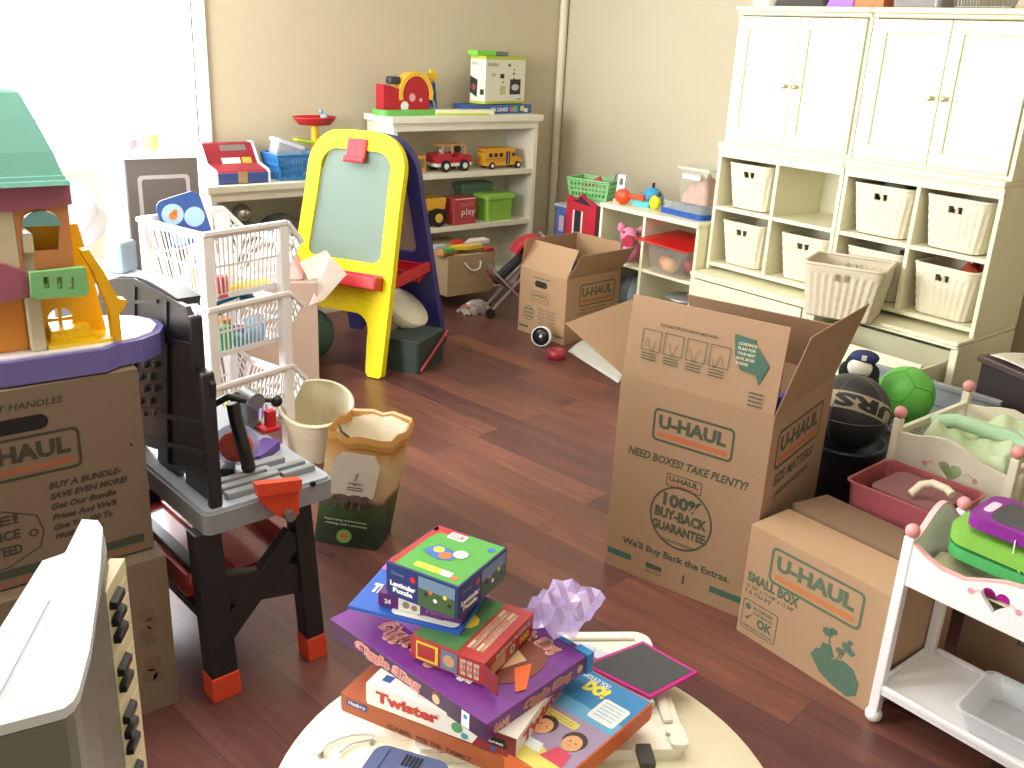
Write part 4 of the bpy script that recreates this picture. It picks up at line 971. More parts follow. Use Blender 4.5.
g = G(); g.bar((.02, yj, .41), (.02, p1.y, .43), .05, .022, up=(1, 0, 0)); g.build('hinge_arm', RE, es, bevel=.004, label='red hinge arm')
g = G(); g.cyl((ew*.25, apex.y, 1.035), (ew*.75, apex.y, 1.035), .014); g.build('top_hinge', BE, es)
# things under the easel
p = PZ(335, 352, .09)
g = G(); g.ball((0, 0, .125), .125, n=14); o = g.build('exercise_ball', mat('47665e', .6, bump=.3, scale=120)); o.location = (2.04, 3.95, 0); tag(o, 'dull teal ball on the floor behind the yellow easel leg', 'ball')
g = G(); g.prism(rrect(-.13, -.1, .13, .1, .02), 0, .15, 0); g.box(-.135, -.105, .15, .135, .105, .158, 0); g.bar((-.13, -.112, .02), (.14, -.118, .15), .012, .012, 1)
o = g.build('dark_crate', [mat('2c3a34', .6), mat('a03a38', .5)], bevel=.003); o.location = (2.42, 3.62, 0); o.rotation_euler = (0, 0, .5); tag(o, 'dark green crate with red edge on the floor between the easel legs', 'crate')
g = G(); g.lathe([(.001, 0), (.12, 0), (.125, .006), (.125, .05), (.12, .056), (.001, .06)], 40); o = g.build('toy_drum', mat('dcd6c4', .5), bevel=0); o.matrix_world = T(2.47, 3.80, .20) @ RZ(30) @ RX(38); tag(o, 'round cream tambourine leaning on the dark crate between the easel frames', 'toy')
g = G()
for i in range(8):
    a = 2*PI*i/8; g.cyl((.118*math.cos(a), .118*math.sin(a), .02), (.132*math.cos(a), .132*math.sin(a), .02), .012, n=10)
g.build('jingle', mat('c8c8c8', .3, metal=.7), o)
# ================= round table with games =================
# measured with the table top at .50, then moved away from the camera by SG (same directions)
SG = 1.08
def sp_(x, y, z): return V(x*SG, y*SG, CH-(CH-z)*SG)
def PG(px, py, z): return PZ(px, py, CH-(CH-z)*SG)
TT = CH-(CH-.50)*SG
tb = thing('round_table', 'low round cream table carrying the pile of board games', 'table', (.72*SG, .775*SG, 0), 0)
g = G(); R_ = .362*SG
g.lathe([(.001, TT-.03), (R_-.012, TT-.03), (R_, TT-.02), (R_, TT-.006), (R_-.006, TT), (.001, TT)], 72); g.build('table_top', mat('ece4c8', .3, var=.02), tb)
for k in range(4):
    a = PI/4+k*PI/2; g = G(); g.cyl((.25*math.cos(a), .25*math.sin(a), TT-.03), (.29*math.cos(a), .29*math.sin(a), 0), .022, n=16, r2=.016); g.build('leg', mat('ece4c8', .4), tb)
# -- white activity board under the games
c0, c1, c2 = PG(372, 765, .527), PG(690, 745, .527), PG(648, 628, .527)
u = (c1-c2).normalized(); v = V(-u.y, u.x, 0)
bd_ = thing('activity_board', 'white plastic activity board with curved carrying arc under the games', 'toy', (c2.x, c2.y, TT), math.degrees(math.atan2(u.y, u.x))+90)
# local: x to the right side of board, y away
BW_, BD_ = .44, (c1-c2).length
g = G(); hb = c2.z-TT
g.prism(rrect(-BW_, -BD_, 0, 0, .03), 0, hb*.72); g.box(-BW_+.05, -.03, hb*.72, -.03, -.012, hb); g.box(-.03, -BD_+.06, hb*.72, -.012, -.03, hb)
g.prism(rrect(-.03, -BD_, .0, -BD_+.05, .01), hb*.7, hb); g.prism(rrect(-BW_, -BD_, -BW_+.05, -BD_+.06, .015), hb*.7, hb)
g.build('board_body', mat('efeadb', .35, var=.02), bd_, bevel=.004)
IM = (T(c2.x, c2.y, TT) @ RZ(math.degrees(math.atan2(u.y, u.x))+90)).inverted()
ap = [IM @ PG(*p, .545) for p in ((572, 642), (595, 648), (615, 660), (633, 678), (648, 700))]
g = G()
for a, b in zip(ap, ap[1:]): g.bar(a-V(0, 0, .012), b-V(0, 0, .012), .028, .012)
g.build('handle_arc', mat('cfd0dc', .3), bd_, bevel=.002, label='grey-white curved arc')
a = IM @ PG(645, 757, .53); g = G(); g.prism(rrect(a.x-.012, a.y-.025, a.x+.012, a.y+.02, .003), hb, hb+.012); g.build('latch', mat('2e3032', .4), bd_, bevel=.001, label='black latch')
for p in ((668, 733), (372, 742)):
    a = IM @ PG(*p, .53); g = G(); g.cyl((a.x, a.y, hb-.001), (a.x, a.y, hb+.001), .004, n=12); g.build('screw', mat('9a9a94', .4, metal=.6), bd_)
# -- slate
q = [PG(*p, .545) for p in ((583, 664), (650, 697), (698, 672), (643, 641))]
g = G(); g.slab([p for p in q], .005, 0)
sl = g.build('slate', mat('c01c86', .4)); tag(sl, 'square grey slate with magenta border overhanging the right edge of the board', 'slate')
cen = sum(q, V(0, 0, 0))/4; g = G(); i_ = [cen+(p-cen)*.9+V(0, 0, .0006) for p in q]; g.add(i_, [(0, 1, 2, 3)]); j = [cen+(p-cen)*.955+V(0, 0, .0005) for p in q]; g2 = G(); g.build('writing_surface', mat('3f4145', .6, var=.12, scale=12), sl)
def gamebox(name, label, cat, geo, z, h, top, side, decoT=None, decoF=None, decoR=None, mats=None, lid=True):
    """geo = (x, y, yaw, W, D) of the footprint at base height z (already in room units)"""
    x, y, yaw, W, D = geo
    r = thing(name, label, cat, (x, y, z), yaw)
    g = G(); g.box(.0012, .0012, 0, W-.0012, D-.0012, h*.9); g.build('box_tray', side, r, bevel=.0006)
    g = G(); g.box(0, 0, h*.12, W, D, h); g.build('box_lid', top, r, bevel=.0008)
    g = G()
    if decoT: decoT(g, fr((0, 0, h), (1, 0, 0), (0, 1, 0)), W, D)
    if decoF: decoF(g, fr((0, 0, 0), (1, 0, 0), (0, 0, 1)), W, h)
    if decoR: decoR(g, fr((W, 0, 0), (0, 1, 0), (0, 0, 1)), D, h)
    if g.v: g.build('printed_cover', mats, r)
    return r
Gs = lambda x, y, yaw, W, D: (x*SG, y*SG, yaw, W*SG, D*SG)
zz = lambda z: CH-(CH-z)*SG
# orange box at the bottom
a, b = PG(341, 711, .53), PG(470, 764, .53); u = (b-a).normalized(); c = PG(374, 686, .53)
OB = (a.x, a.y, math.degrees(math.atan2(u.y, u.x)), .30, .26)
LB_ = [mat('a2542e', .5), mat('2b4a86', .5), mat('e8dcc4', .5), mat('5a2a18', .5), mat('8b8bb8', .5)]
gamebox('board_game_box', 'flat orange-brown game box at the bottom of the pile', 'board game', OB, zz(.53), .036, LB_[0], LB_[0],
        lambda g, M, W, D: (g.rect(.004, D-.09, .05, .085, 4, M), g.rect(.0, D-.006, W, .006, 3, M)),
        lambda g, M, W, H: (g.rect(.012, .018, .04, .012, 1, M), g.text('Hasbro', .016, .021, .032, .007, 2, M), [g.text(s, .09+.055*k, .004, .045, .009, 3, M) for k, s in enumerate(('GAME', 'FOR THE', 'FAMILY'))]), None, LB_)
# question game box at the right
c_far, c_l, c_n = PG(653, 703, .575), PG(574, 660, .575), PG(600, 775, .575)
u = (c_far-c_l); W_ = u.length; yaw = math.degrees(math.atan2(u.y, u.x)); n_ = V(-u.y, u.x, 0).normalized(); D_ = .25
orig = c_l-n_*D_
QM = [mat('c9602c', .5), mat('2f7fb8', .45), mat('7fa060', .45), mat('f0e040', .45), mat('9a86a8', .5), mat('d8c860', .5), mat('3a2820', .5), mat('d8a070', .5), mat('c83a5a', .5), mat('dfe6ea', .5), mat('5fa3cf', .45)]
def fT(g, M, W, D):
    g.rect(.003, D*.55, W-.006, D*.44, 1, M); g.rect(.003, D*.55, W-.006, D*.12, 10, M, .0006); g.rect(.003, .003, W-.006, D*.55, 4, M); g.rect(.003, .003, W*.28, D*.5, 2, M, .0007)
    g.flat([(W*.1, .003), (W*.97, .003), (W*.97, D*.12), (W*.55, D*.2), (W*.2, D*.17)], 5, M, .0009)
    g.text('DO?', W*.34, D*.79, W*.27, D*.12, 3, M, bold=.08, z=.001)
    g.text('WHAT WOULD YOU', W*.05, D*.9, W*.5, D*.05, 9, M, bold=.04, z=.001)
    g.flat(rrect(W*.62, D*.60, W*.93, D*.82, .006), 9, M, .0009)
    for k in range(5): g.text('question card', W*.66, D*(.78-.035*k), W*.22, D*.016, 1, M, z=.0012)
    g.flat(rrect(W*.30, D*.43, W*.68, D*.50, .005), 5, M, .001); 
    for k in range(2): g.text('how would you do it', W*.33, D*(.468-.025*k), W*.3, D*.014, 6, M, z=.0014)
    for cx, cy in ((.42, .33), (.77, .33)):
        g.disc(W*cx, D*(cy+.03), W*.12, 6, M, .0011, 20, D*.085); g.disc(W*cx, D*cy, W*.095, 7, M, .0014, 20, D*.075)
        g.disc(W*(cx-.03), D*(cy+.01), .0016, 6, M, .0018, 8); g.disc(W*(cx+.035), D*(cy+.01), .0016, 6, M, .0018, 8); g.rect(W*(cx-.02), D*(cy-.03), W*.045, .001, 8, M, .0018)
    g.flat([(W*.64, D*.12), (W*.9, D*.12), (W*.86, D*.25), (W*.7, D*.25)], 8, M, .0012); g.flat([(W*.38, D*.12), (W*.62, D*.13), (W*.58, D*.21), (W*.36, D*.2)], 9, M, .0013)
gamebox('board_game_box', 'blue and green game box reading DO with cartoon children, right of the pile', 'board game', (orig.x, orig.y, yaw, W_, D_), c_l.z-.034, .034, QM[0], QM[0], fT, None, None, QM)
# twister
TM = [mat('e9e4dc', .4), mat('c2362c', .45), mat('2a4f9a', .45), mat('5c9a6a', .45), mat('4aa0c0', .45), mat('1a1a1e', .45), mat('8a2a30', .45)]
def tF(g, M, W, H):
    g.text('Twister', W*.07, H*.30, W*.43, H*.52, 1, M, bold=.05); g.text('TM', W*.48, H*.7, W*.02, H*.05, 1, M)
    g.flat([(W*.72, 0.001), (W-.001, .001), (W-.001, H-.001), (W*.80, H-.001)], 6, M); g.disc(W*.62, H*.5, H*.23, 3, M); g.disc(W*.67, H*.24, H*.14, 4, M, .0008)
    g.flat([(W*.80, H*.35), (W*.95, H*.35), (W*.92, H*.75), (W*.78, H*.7)], 5, M, .0009); g.rect(W*.84, H*.1, H*.22, H*.2, 2, M, .0009); g.text('GAME', W*.82, H*.45, W*.1, H*.1, 0, M, z=.0012)
def tT(g, M, W, D): g.flat([(0.004, .004), (W*.35, .004), (.02, D*.6)], 0, M); g.rect(W*.07, D*.08, W*.06, W*.06, 2, M, .0008); g.text('Twister', W*.35, D*.08, W*.5, D*.2, 1, M, bold=.05)
def tR(g, M, W, H): g.text('Twister', W*.1, H*.25, W*.8, H*.55, 1, M, bold=.05)
gamebox('board_game_box', 'white and red Twister game box under the purple box', 'board game', Gs(.595, 1.003, -64.85, .245, .19), zz(.568), .04, TM[0], TM[0], tT, tF, tR, TM)
# purple box
PM = [mat('6e2f84', .35), mat('3c1c3e', .4), mat('d49a90', .45), mat('b8786e', .45), mat('e4e6f2', .4), mat('d8b48c', .45), mat('7a3c2c', .45), mat('e2641e', .4), mat('2b7fc0', .4), mat('f0ece4', .45), mat('9a70b8', .35)]
def script_(g, x, y, w, h, M, z=.0008):
    g.text('Giggle Sling', x, y, w, h, 2, M, bold=.11, z=z, shear=.15)
    g.text('Giggle Sling', x+w*.012, y+h*.1, w*.976, h*.8, 3, M, bold=.0, z=z+.0006, shear=.15)
def pF(g, M, W, H):
    g.rect(.001, .001, W-.002, H-.002, 1, M); script_(g, W*.18, H*.12, W*.44, H*.76, M); g.disc(W*.71, H*.5, H*.25, 5, M, .0008); g.disc(W*.71, H*.68, H*.26, 6, M, .0007)
    g.rect(W*.86, H*.08, W*.045, H*.85, 4, M, .0008); g.disc(W*.882, H*.65, H*.12, 8, M, .001)
def pR(g, M, W, H):
    script_(g, W*.32, H*.15, W*.48, H*.7, M); g.disc(W*.88, H*.5, H*.22, 5, M, .0008); g.disc(W*.88, H*.7, H*.22, 6, M, .0007); g.text('GAME', W*.06, H*.2, W*.14, H*.5, 2, M, bold=.06)
def pT(g, M, W, D):
    g.rect(W*.0+.002, D*.3, W*.5, D*.68, 10, M, .0005); g.text('Hasbro', W*.02, D*.62, W*.06, D*.2, 9, M)
    script_(g, W*.2, D*.10, W*.40, D*.2, M, .001)
    g.disc(W*.80, D*.55, W*.13, 6, M, .0009, 24, D*.26); g.flat([(W*.66, D*.45), (W*.72, D*.35), (W*.80, D*.42), (W*.84, D*.62), (W*.74, D*.68)], 5, M, .0013); g.disc(W*.76, D*.53, .005, 1, M, .0018, 10)
    g.flat([(W*.84, D*.5), (W*.87, D*.62), (W*.97, D*.40), (W*.95, D*.33)], 7, M, .0018); g.text('Giggles', W*.68, D*.16, W*.1, D*.1, 9, M, z=.001, bold=.05)
    script_(g, W*.60, D*.76, W*.3, D*.15, M, .001); g.rect(W*.80, D*.955, W*.1, D*.04, 8, M, .001); g.disc(W*.6, D*.7, W*.05, 7, M, .0012, 9)
gp = Gs(.614, 1.143, -81.553, .342, .229)
PBX_ = gamebox('board_game_box', 'large purple game box with pink lettering and a cartoon fox face', 'board game', gp, zz(.60), .033, PM[0], PM[0], pT, pF, pR, PM)
g = G(); g.box(gp[3]*.93, gp[4]-.014, -.002, gp[3]+.004, gp[4]+.002, .036); g.build('shop_sticker', mat('2f86c4', .4), PBX_, bevel=.001)
# crumpled clear bag
g = G(); rd = random.Random(4)
cb = PG(563, 612, .645)
def crf(u, v): return ((u-.5)*.15, (v-.5)*.11, .014+.012*math.sin(u*7+v*5)*math.cos(v*9-u*3)+.006*math.sin(u*23+v*17))
g.grid(crf, 7, 6, smooth=False); o = g.build('plastic_bag', mat('b8a4dc', .08, alpha=.5, spec=1), solid=.0006); o.location = (cb.x, cb.y, zz(.634)+.008); o.rotation_euler = (0, 0, .4); tag(o, 'crumpled clear lilac plastic bag at the back of the purple game box', 'bag')
# red puzzle box
RM = [mat('a83232', .45), mat('d8c8a8', .5), mat('4a7a48', .5), mat('e0c040', .5), mat('3a8a90', .5), mat('c89a70', .5), mat('7a2020', .5), mat('6a7a90', .5)]
def rT(g, M, W, D):
    g.flat([(.003, .003), (W*.62, .003), (W*.62, D-.003), (.003, D-.003)], 2, M); g.disc(W*.4, D*.5, W*.16, 3, M, .0008, 9); g.disc(W*.2, D*.62, W*.12, 7, M, .0009, 9); g.disc(W*.25, D*.3, W*.12, 5, M, .0009, 7)
    for k in range(2): g.text('PUZZLE IN A BOX', W*.66+k*W*.12, D*.12, W*.1, D*.76, 1, M)
def rF(g, M, W, H):
    g.rect(W*.08, H*.1, W*.3, H*.8, 3, M); g.rect(W*.1, H*.2, W*.24, H*.6, 0, M, .0008); g.rect(W*.42, H*.08, W*.22, H*.84, 7, M); g.disc(W*.53, H*.5, H*.25, 5, M, .0008)
    for k in range(3): g.text('PIECES', W*.68+k*W*.09, H*.15, W*.07, H*.7, 1, M)
def rR(g, M, W, H):
    g.text('JIGSAW PUZZLE', W*.2, H*.6, W*.7, H*.26, 1, M, bold=.04); g.disc(W*.55, H*.38, H*.2, 1, M, n=8); g.disc(W*.55, H*.38, H*.11, 4, M, .0008); g.rect(W*.12, H*.12, W*.28, H*.5, 5, M); g.text('100', W*.7, H*.2, W*.2, H*.3, 3, M, bold=.05)
gr = Gs(.659, .983, -67.9, .126, .149)
rbx = gamebox('puzzle_box', 'red puzzle box with an open end flap on the purple box', 'puzzle', gr, zz(.634), .042, RM[0], RM[0], rT, rF, rR, RM)
g = G(); W_r = gr[3]; g.slab([(W_r-.002, -.001, .004), (W_r+.03, -.012, .002), (W_r+.03, -.012, .036), (W_r-.002, -.001, .040)], .001); g.build('end_flap', RM[6], rbx)
# game board / activity book
BM_ = [mat('2a5ab4', .4), mat('e8e8e4', .45), mat('b060b0', .4), mat('5a5a50', .5)]
a, b = PG(348, 603, .685), PG(460, 630, .685); u = (b-a).normalized()
def bT(g, M, W, D):
    g.text('Travel', .012, D*.3, W*.28, D*.16, 1, M, bold=.06); g.flat(rrect(W*.36, .006, W*.96, D*.42, .012), 1, M, .0007)
    g.flat([(W*.66, .02), (W*.82, .018), (W*.8, D*.3)], 3, M, .001); g.disc(W*.42, D*.3, .004, 3, M, .001); g.disc(W*.5, D*.24, .004, 3, M, .001); g.tube([(W*.58, D*.15, .001), (W*.6, D*.1, .001), (W*.63, D*.12, .001)], .0012, 3, 5, M)
    g.rect(.0, D*.72, W*.4, D*.27, 2, M, .0006)
gamebox('activity_book', 'flat blue and white activity book under the two small puzzle boxes', 'book', (a.x, a.y, math.degrees(math.atan2(u.y, u.x)), (b-a).length, .17), zz(.634)+.0425, .008, BM_[0], BM_[1], bT, None, None, BM_)
# thin purple puzzle box
CM_ = [mat('5e2668', .4), mat('d8d4cc', .5), mat('8a7a64', .5), mat('8c5a92', .45)]
def cF(g, M, W, H): g.text('24', W*.08, H*.3, W*.08, H*.35, 1, M, bold=.05); g.rect(W*.25, H*.06, W*.26, H*.86, 1, M); g.disc(W*.34, H*.5, H*.25, 2, M, .0008, 9); g.disc(W*.44, H*.4, H*.22, 2, M, .0008, 7); g.text('PIECES', W*.58, H*.3, W*.34, H*.35, 3, M, bold=.04)
gc = Gs(.654, 1.065, -57.4, .136, .135); zc = zz(.634)+.051
gamebox('puzzle_box', 'thin purple puzzle box marked 24 beneath the small square puzzle', 'puzzle', gc, zc, .026, CM_[0], CM_[0], None, cF, None, CM_)
# lenticular puzzle
LM = [mat('22346e', .4), mat('4f9a42', .45), mat('c02a2e', .4), mat('e8e8e8', .4), mat('3f5a34', .5), mat('6a86a0', .5), mat('e0d040', .45), mat('3a6ab8', .45), mat('d86a3a', .45), mat('22201e', .5)]
def lT(g, M, W, D):
    g.rect(.003, .003, W-.006, D-.006, 1, M); g.flat([(.003, D*.55), (W*.0+.003, D-.003), (W*.42, D-.003), (W*.14, D*.90), (W*.06, D*.60)][::1], 2, M, .0007); g.rect(.003, D*.86, W*.45, D*.12, 2, M, .0008)
    g.flat([(.003, .003), (W*.1, .003), (W*.08, D*.9), (.003, D*.97)], 2, M, .0008)
    g.flat(rrect(W*.26, D*.80, W*.50, D*.94, .004), 3, M, .001); g.text('CLUB', W*.29, D*.83, W*.18, D*.08, 2, M, z=.0014)
    g.disc(W*.42, D*.48, W*.20, 4, M, .0009, 24, D*.12); g.flat([(W*.2, D*.42), (W*.45, D*.34), (W*.62, D*.4), (W*.6, D*.55), (W*.3, D*.62)], 7, M, .0012); g.disc(W*.5, D*.45, W*.08, 8, M, .0015, 10); g.disc(W*.36, D*.52, W*.07, 6, M, .0015, 10); g.disc(W*.64, D*.56, W*.09, 3, M, .0016, 16)
    g.disc(W*.88, D*.84, W*.05, 7, M, .001); g.rect(W*.3, D*.1, W*.4, D*.1, 6, M, .0008); g.disc(W*.86, D*.12, W*.045, 8, M, .001); g.rect(W*.66, D*.1, W*.14, D*.1, 3, M, .0009)
def lF(g, M, W, H):
    g.text('Lenticular', W*.06, H*.34, W*.36, H*.16, 3, M, bold=.06); g.text('Puzzle', W*.1, H*.16, W*.28, H*.15, 3, M, bold=.06); g.text('Disney', W*.08, H*.66, W*.18, H*.14, 5, M)
    g.rect(W*.46, H*.05, W*.50, H*.88, 4, M); g.rect(W*.46, H*.58, W*.50, H*.35, 5, M, .0007)
    for k in range(7): g.disc(W*(.5+.065*k), H*(.35+.1*(k % 3)), W*.028, (4, 9, 8, 3, 4, 6, 9)[k], M, .0009, 9)
    g.disc(W*.38, H*.72, W*.04, 2, M)
gl = Gs(.661, 1.053, -69.26, .128, .137)
gamebox('puzzle_box', 'square Lenticular Puzzle box with green and red lid on top of the pile', 'puzzle', (gl[0]+.0, gl[1]-.0, gl[2], gl[3], gl[4]), zc+.0265, .060, LM[0], LM[0], lT, lF, lF, LM)
# blue case and cable
a = PG(385, 748, .52)
g = G(); g.prism(rrect(0, -.12, .12, 0, .02), 0, .045); g.box(.02, -.05, .045, .022, -.005, .0465); o = g.build('blue_case', mat('46527e', .45), bevel=.006); p = PG(395, 752, .53); o.matrix_world = T(p.x-.03, p.y-.002, TT+.022) @ RZ(-58); tag(o, 'blue plastic case cut off at the bottom edge beside the games', 'case')
g = G()
for k in range(5): g.box(.05+k*.006, -.03, .045, .053+k*.006, -.008, .0465)
g.build('vent_grille', BLK, o)
pts = [PG(*p, .505) for p in ((322, 752), (326, 744), (338, 738), (352, 734), (366, 733), (374, 735))]
g = G(); g.tube([(p.x, p.y, TT+.0035) for p in pts], .0022, 0); g.cyl((pts[0].x-.008, pts[0].y-.004, TT+.004), (pts[0].x, pts[0].y, TT+.004), .0038, 1, n=10)
pts2 = [PG(*p, .505) for p in ((374, 738), (352, 742), (338, 752), (342, 762), (358, 768), (372, 776))]
g.tube([(p.x, p.y, TT+.0035) for p in pts2], .0022, 0)
o = g.build('white_cable', [mat('dcd8cc', .5), mat('9a9a98', .3, metal=.8)]); tag(o, 'thin white cable lying on the round table left of the games', 'cable')
# ================= right side: doll furniture, balls, bins =================
DW = mat('f0eff2', .35, var=.02); DWC = mat('e3ddc6', .4, var=.02); PNK = mat('e09a9a', .4); PKT = mat('e8b0b0', .5)
def heart(cx, cy, s, n=24):
    r = []
    for i in range(n):
        t = 2*PI*i/n; r.append((cx+s*.0625*16*math.sin(t)**3, cy+s*.0625*(13*math.cos(t)-5*math.cos(2*t)-2*math.cos(3*t)-math.cos(4*t))))
    return r
# -- white doll bunk (front right)
dbk = thing('doll_bunk', 'white wooden doll bunk with pink knob and heart cut-out at the lower right corner', 'doll bed', (1.892, .868, 0), -90)
Wd, Dd = .62, .235
for i, (x, y) in enumerate(((0, 0), (0, Dd), (Wd, 0), (Wd, Dd))):
    g = G(); g.box(x-.0, y, .035, x+.024, y+.024, .50); g.lathe([(.012, .0), (.017, .006)], 12, M=T(x+.012, y+.012, .0), caps=True) if 0 else None
    po = g.build('post', DW, dbk, bevel=.003)
    g = G(); g.ball((x+.012, y+.012, .020), .020, n=10); g.build('ball_foot', DW, po)
    g = G(); g.ball((x+.012, y+.012, .514), .0165, n=10); g.build('knob', PNK, po, label='pink ball knob')
def panel(w, h0, hm, heart_at=None, hs=.03, arch=True):
    top = [(w*i/20, h0+(hm-h0)*(math.sin(PI*i/20)**1.5 if arch else 0)) for i in range(21)]
    return [[(0, 0), (w, 0)]+top[::-1]]+([heart(*heart_at, hs)] if heart_at else [])
MPf = fr((.024, .008, .385), (1, 0, 0), (0, 0, 1))
top = [(0, .115)]+[(x, .115-.032*math.sin(PI*min(1, x/.19))**1 if x < .19 else .083+.045*math.sin(PI/2*min(1, (x-.12)/.2))-.0) for x in [0.02*k for k in range(1, 29)]]
top = [(0, .105), (.03, .088), (.07, .075), (.12, .075), (.16, .092), (.2, .108), (.26, .118), (.32, .118), (.38, .108), (.42, .092), (.46, .078), (.51, .075), (.55, .09), (.596-.024, .105)]
def outl(dz=0): return [(0, 0), (.572, 0)]+[(x, y+dz) for x, y in top[::-1]]
g = G(); g.shape([outl(), heart(.19, .060, .030)], -.006, .006, 0, MPf); sp1 = g.build('side_panel', DW, dbk)
g = G()
for a, b in zip(top, top[1:]): g.bar((a[0], a[1], 0), (b[0], b[1], 0), .004, .013, 0, up=(0, 0, 1), M=MPf)
g.build('pink_edging', PKT, sp1)
g = G()
for s in (-1, 1): g.disc(.19+s*.05, .058, .007, 0, MPf @ T(0, 0, .0063)); g.tube([(.19+s*.045, .06, .0066), (.19+s*.035, .068, .0066), (.19+s*.026, .06, .0066)], .001, 0, 5, MPf)
g.build('painted_rosebud', mat('e2a0a8', .5), sp1)
g = G(); MPb = fr((.024, Dd+.008, .385), (1, 0, 0), (0, 0, 1)); g.shape([outl()], -.006, .006, 0, MPb); g.build('side_panel', DW, dbk)
for x in (.012, Wd+.012):
    ME = fr((x, .024, .385), (0, 1, 0), (0, 0, 1)); w = Dd-.024
    g = G(); g.shape(panel(w, .1, .165), -.006, .006, 0, ME); ep = g.build('end_panel', DW, dbk)
    g = G(); pts = [(w*i/20, .1+.065*math.sin(PI*i/20)**1.5) for i in range(21)]
    for a, b in zip(pts, pts[1:]): g.bar((a[0], a[1], 0), (b[0], b[1], 0), .004, .013, 0, up=(0, 0, 1), M=ME)
    g.build('pink_edging', PKT, ep)
g = G(); g.box(.024, .014, .395, Wd, Dd+.01, .405); g.build('bed_base', DW, dbk)
g = G(); g.box(.003, .003, .085, Wd+.021, Dd+.021, .1); g.box(.0255, -.002, .1, Wd-.001, .010, .112); g.box(.0255, Dd+.014, .1, Wd-.001, Dd+.026, .112); g.box(.003, .0255, .1, .012, Dd-.001, .112); g.build('lower_shelf', DW, dbk, bevel=.002)
MB_ = T(1.892, .868, 0) @ RZ(-90)
g = G(); g.grid(lambda u, v: (u*.55, v*.17, .018+.012*math.sin(u*20+v*6)*math.sin(v*9)), 24, 10); g.add([(0, 0, 0), (.55, 0, 0), (.55, .17, 0), (0, .17, 0)], [(3, 2, 1, 0)]); o = g.build('doll_mattress', mat('d8d6b4', .8)); o.matrix_world = MB_ @ T(.03, .03, .407); tag(o, 'pale yellow doll blanket lying in the white doll bunk', 'blanket')
# toys on the bunk
g = G(); g.prism(rrect(-.13, -.075, .16, .075, .05), 0, .028); o = g.build('green_case', mat('80bc4c', .35), bevel=.012, seg=3); o.matrix_world = MB_ @ T(.185, .135, .505) @ RX(3)
tag(o, 'lime green clamshell toy case lying across the white doll bunk under the purple tablet', 'toy')
g = G(); g.prism(rrect(-.13, -.075, .16, .075, .05), -.034, -.008); g.build('case_bottom', mat('4fae62', .3), o, bevel=.012, seg=3)
g = G(); g.prism(rrect(-.15, -.08, .17, .08, .03), 0, .026); tbm = MB_ @ T(.235, .16, .546) @ RZ(2)
o = g.build('toy_tablet', mat('84288e', .3), bevel=.008, seg=3); o.matrix_world = tbm; tag(o, 'purple toy tablet with dark screen on top of the lime green case', 'toy tablet')
g = G(); g.prism(rrect(-.11, -.06, .14, .06, .02), .026, .0275, 0); g.prism(rrect(-.135, -.03, -.115, .03, .008), .026, .0285, 1); g.build('screen', [mat('4a4c50', .15), mat('d8d0e0', .2)], o)
g = G(); g.tube([(-.04, -.082, .01), (-.035, -.09, -.02), (-.02, -.092, -.045), (.0, -.09, -.07)], .0015); g.build('stylus_cord', DW, o)
g = G(); g.prism([(0, 0), (.36, .02), (.36, .09), (.02, .035)], 0, .012, 0); g.prism([(0.01, .01), (.1, .04), (.36, .1), (.36, .06)], .012, .018, 1); o = g.build('toy_notebook', [mat('b4128c', .35), mat('7a5ac0', .35)], bevel=.002); o.matrix_world = MB_ @ T(.125, .03, .432) @ RX(-6); tag(o, 'magenta and violet notebook wedged along the front panel of the white doll bunk', 'notebook')
# clear tray on the lower shelf
def tray_(name, label, w, d, h, m, Mw, flute=True, t=.003, taper=.86):
    g = G(); N = 80
    def ring(k, z, ins=0):
        o_ = rrect(-w/2*k+ins, -d/2*k+ins, w/2*k-ins, d/2*k-ins, .025, 19); o_ = o_[:80]
        return [(x*(1+(.008 if (i//2) % 2 and flute else 0)), y*(1+(.008 if (i//2) % 2 and flute else 0)), z) for i, (x, y) in enumerate(o_)]
    g.loft([ring(taper, 0), ring(1, h), ring(1.05, h), ring(1.05, h-.004)], 0, None, False, caps=False)
    g.loft([ring(1, h, t), ring(taper, t, t)], 0, None, False, caps=False); r = ring(taper, 0); g.add(r, [tuple(range(len(r)))[::-1]]); r = ring(taper, t, t); g.add(r, [tuple(range(len(r)))])
    o = g.build(name, m); o.matrix_world = Mw; return o
o = tray_('clear_tray', '', .30, .20, .055, mat('e8edf2', .12, alpha=.5, var=.0), MB_ @ T(.33, .12, .1005) @ RZ(4)); tag(o, 'clear fluted plastic tray on the lower shelf of the white doll bunk', 'tray')
# -- cream doll crib with mint blanket
cr_ = thing('doll_crib', 'cream wooden doll crib with heart headboard, filled with mint blankets', 'doll bed', (2.575, 1.285, 0), -90)
Wc, Dc = .345, .42
for x, y in ((0, 0), (0, Dc), (Wc, 0), (Wc, Dc)):
    g = G(); g.box(x, y, 0, x+.024, y+.024, .49); po = g.build('post', DWC, cr_, bevel=.003)
    g = G(); g.ball((x+.012, y+.012, .508), .019, n=10); g.build('knob', PNK, po, label='pink ball knob')
ME = fr((.024, .012, .15), (1, 0, 0), (0, 0, 1)); w = Wc-.024
hp = [(0, .30), (.05, .305), (.10, .32), (.14, .325), (.19, .315), (.24, .29), (.28, .285), (w, .28)]
g = G(); g.shape([[(0, 0), (w, 0)]+hp[::-1], heart(w*.52, .235, .036)], -.007, .007, 0, ME); hb_ = g.build('headboard', mat('d6cfbd', .45), cr_)
g = G()
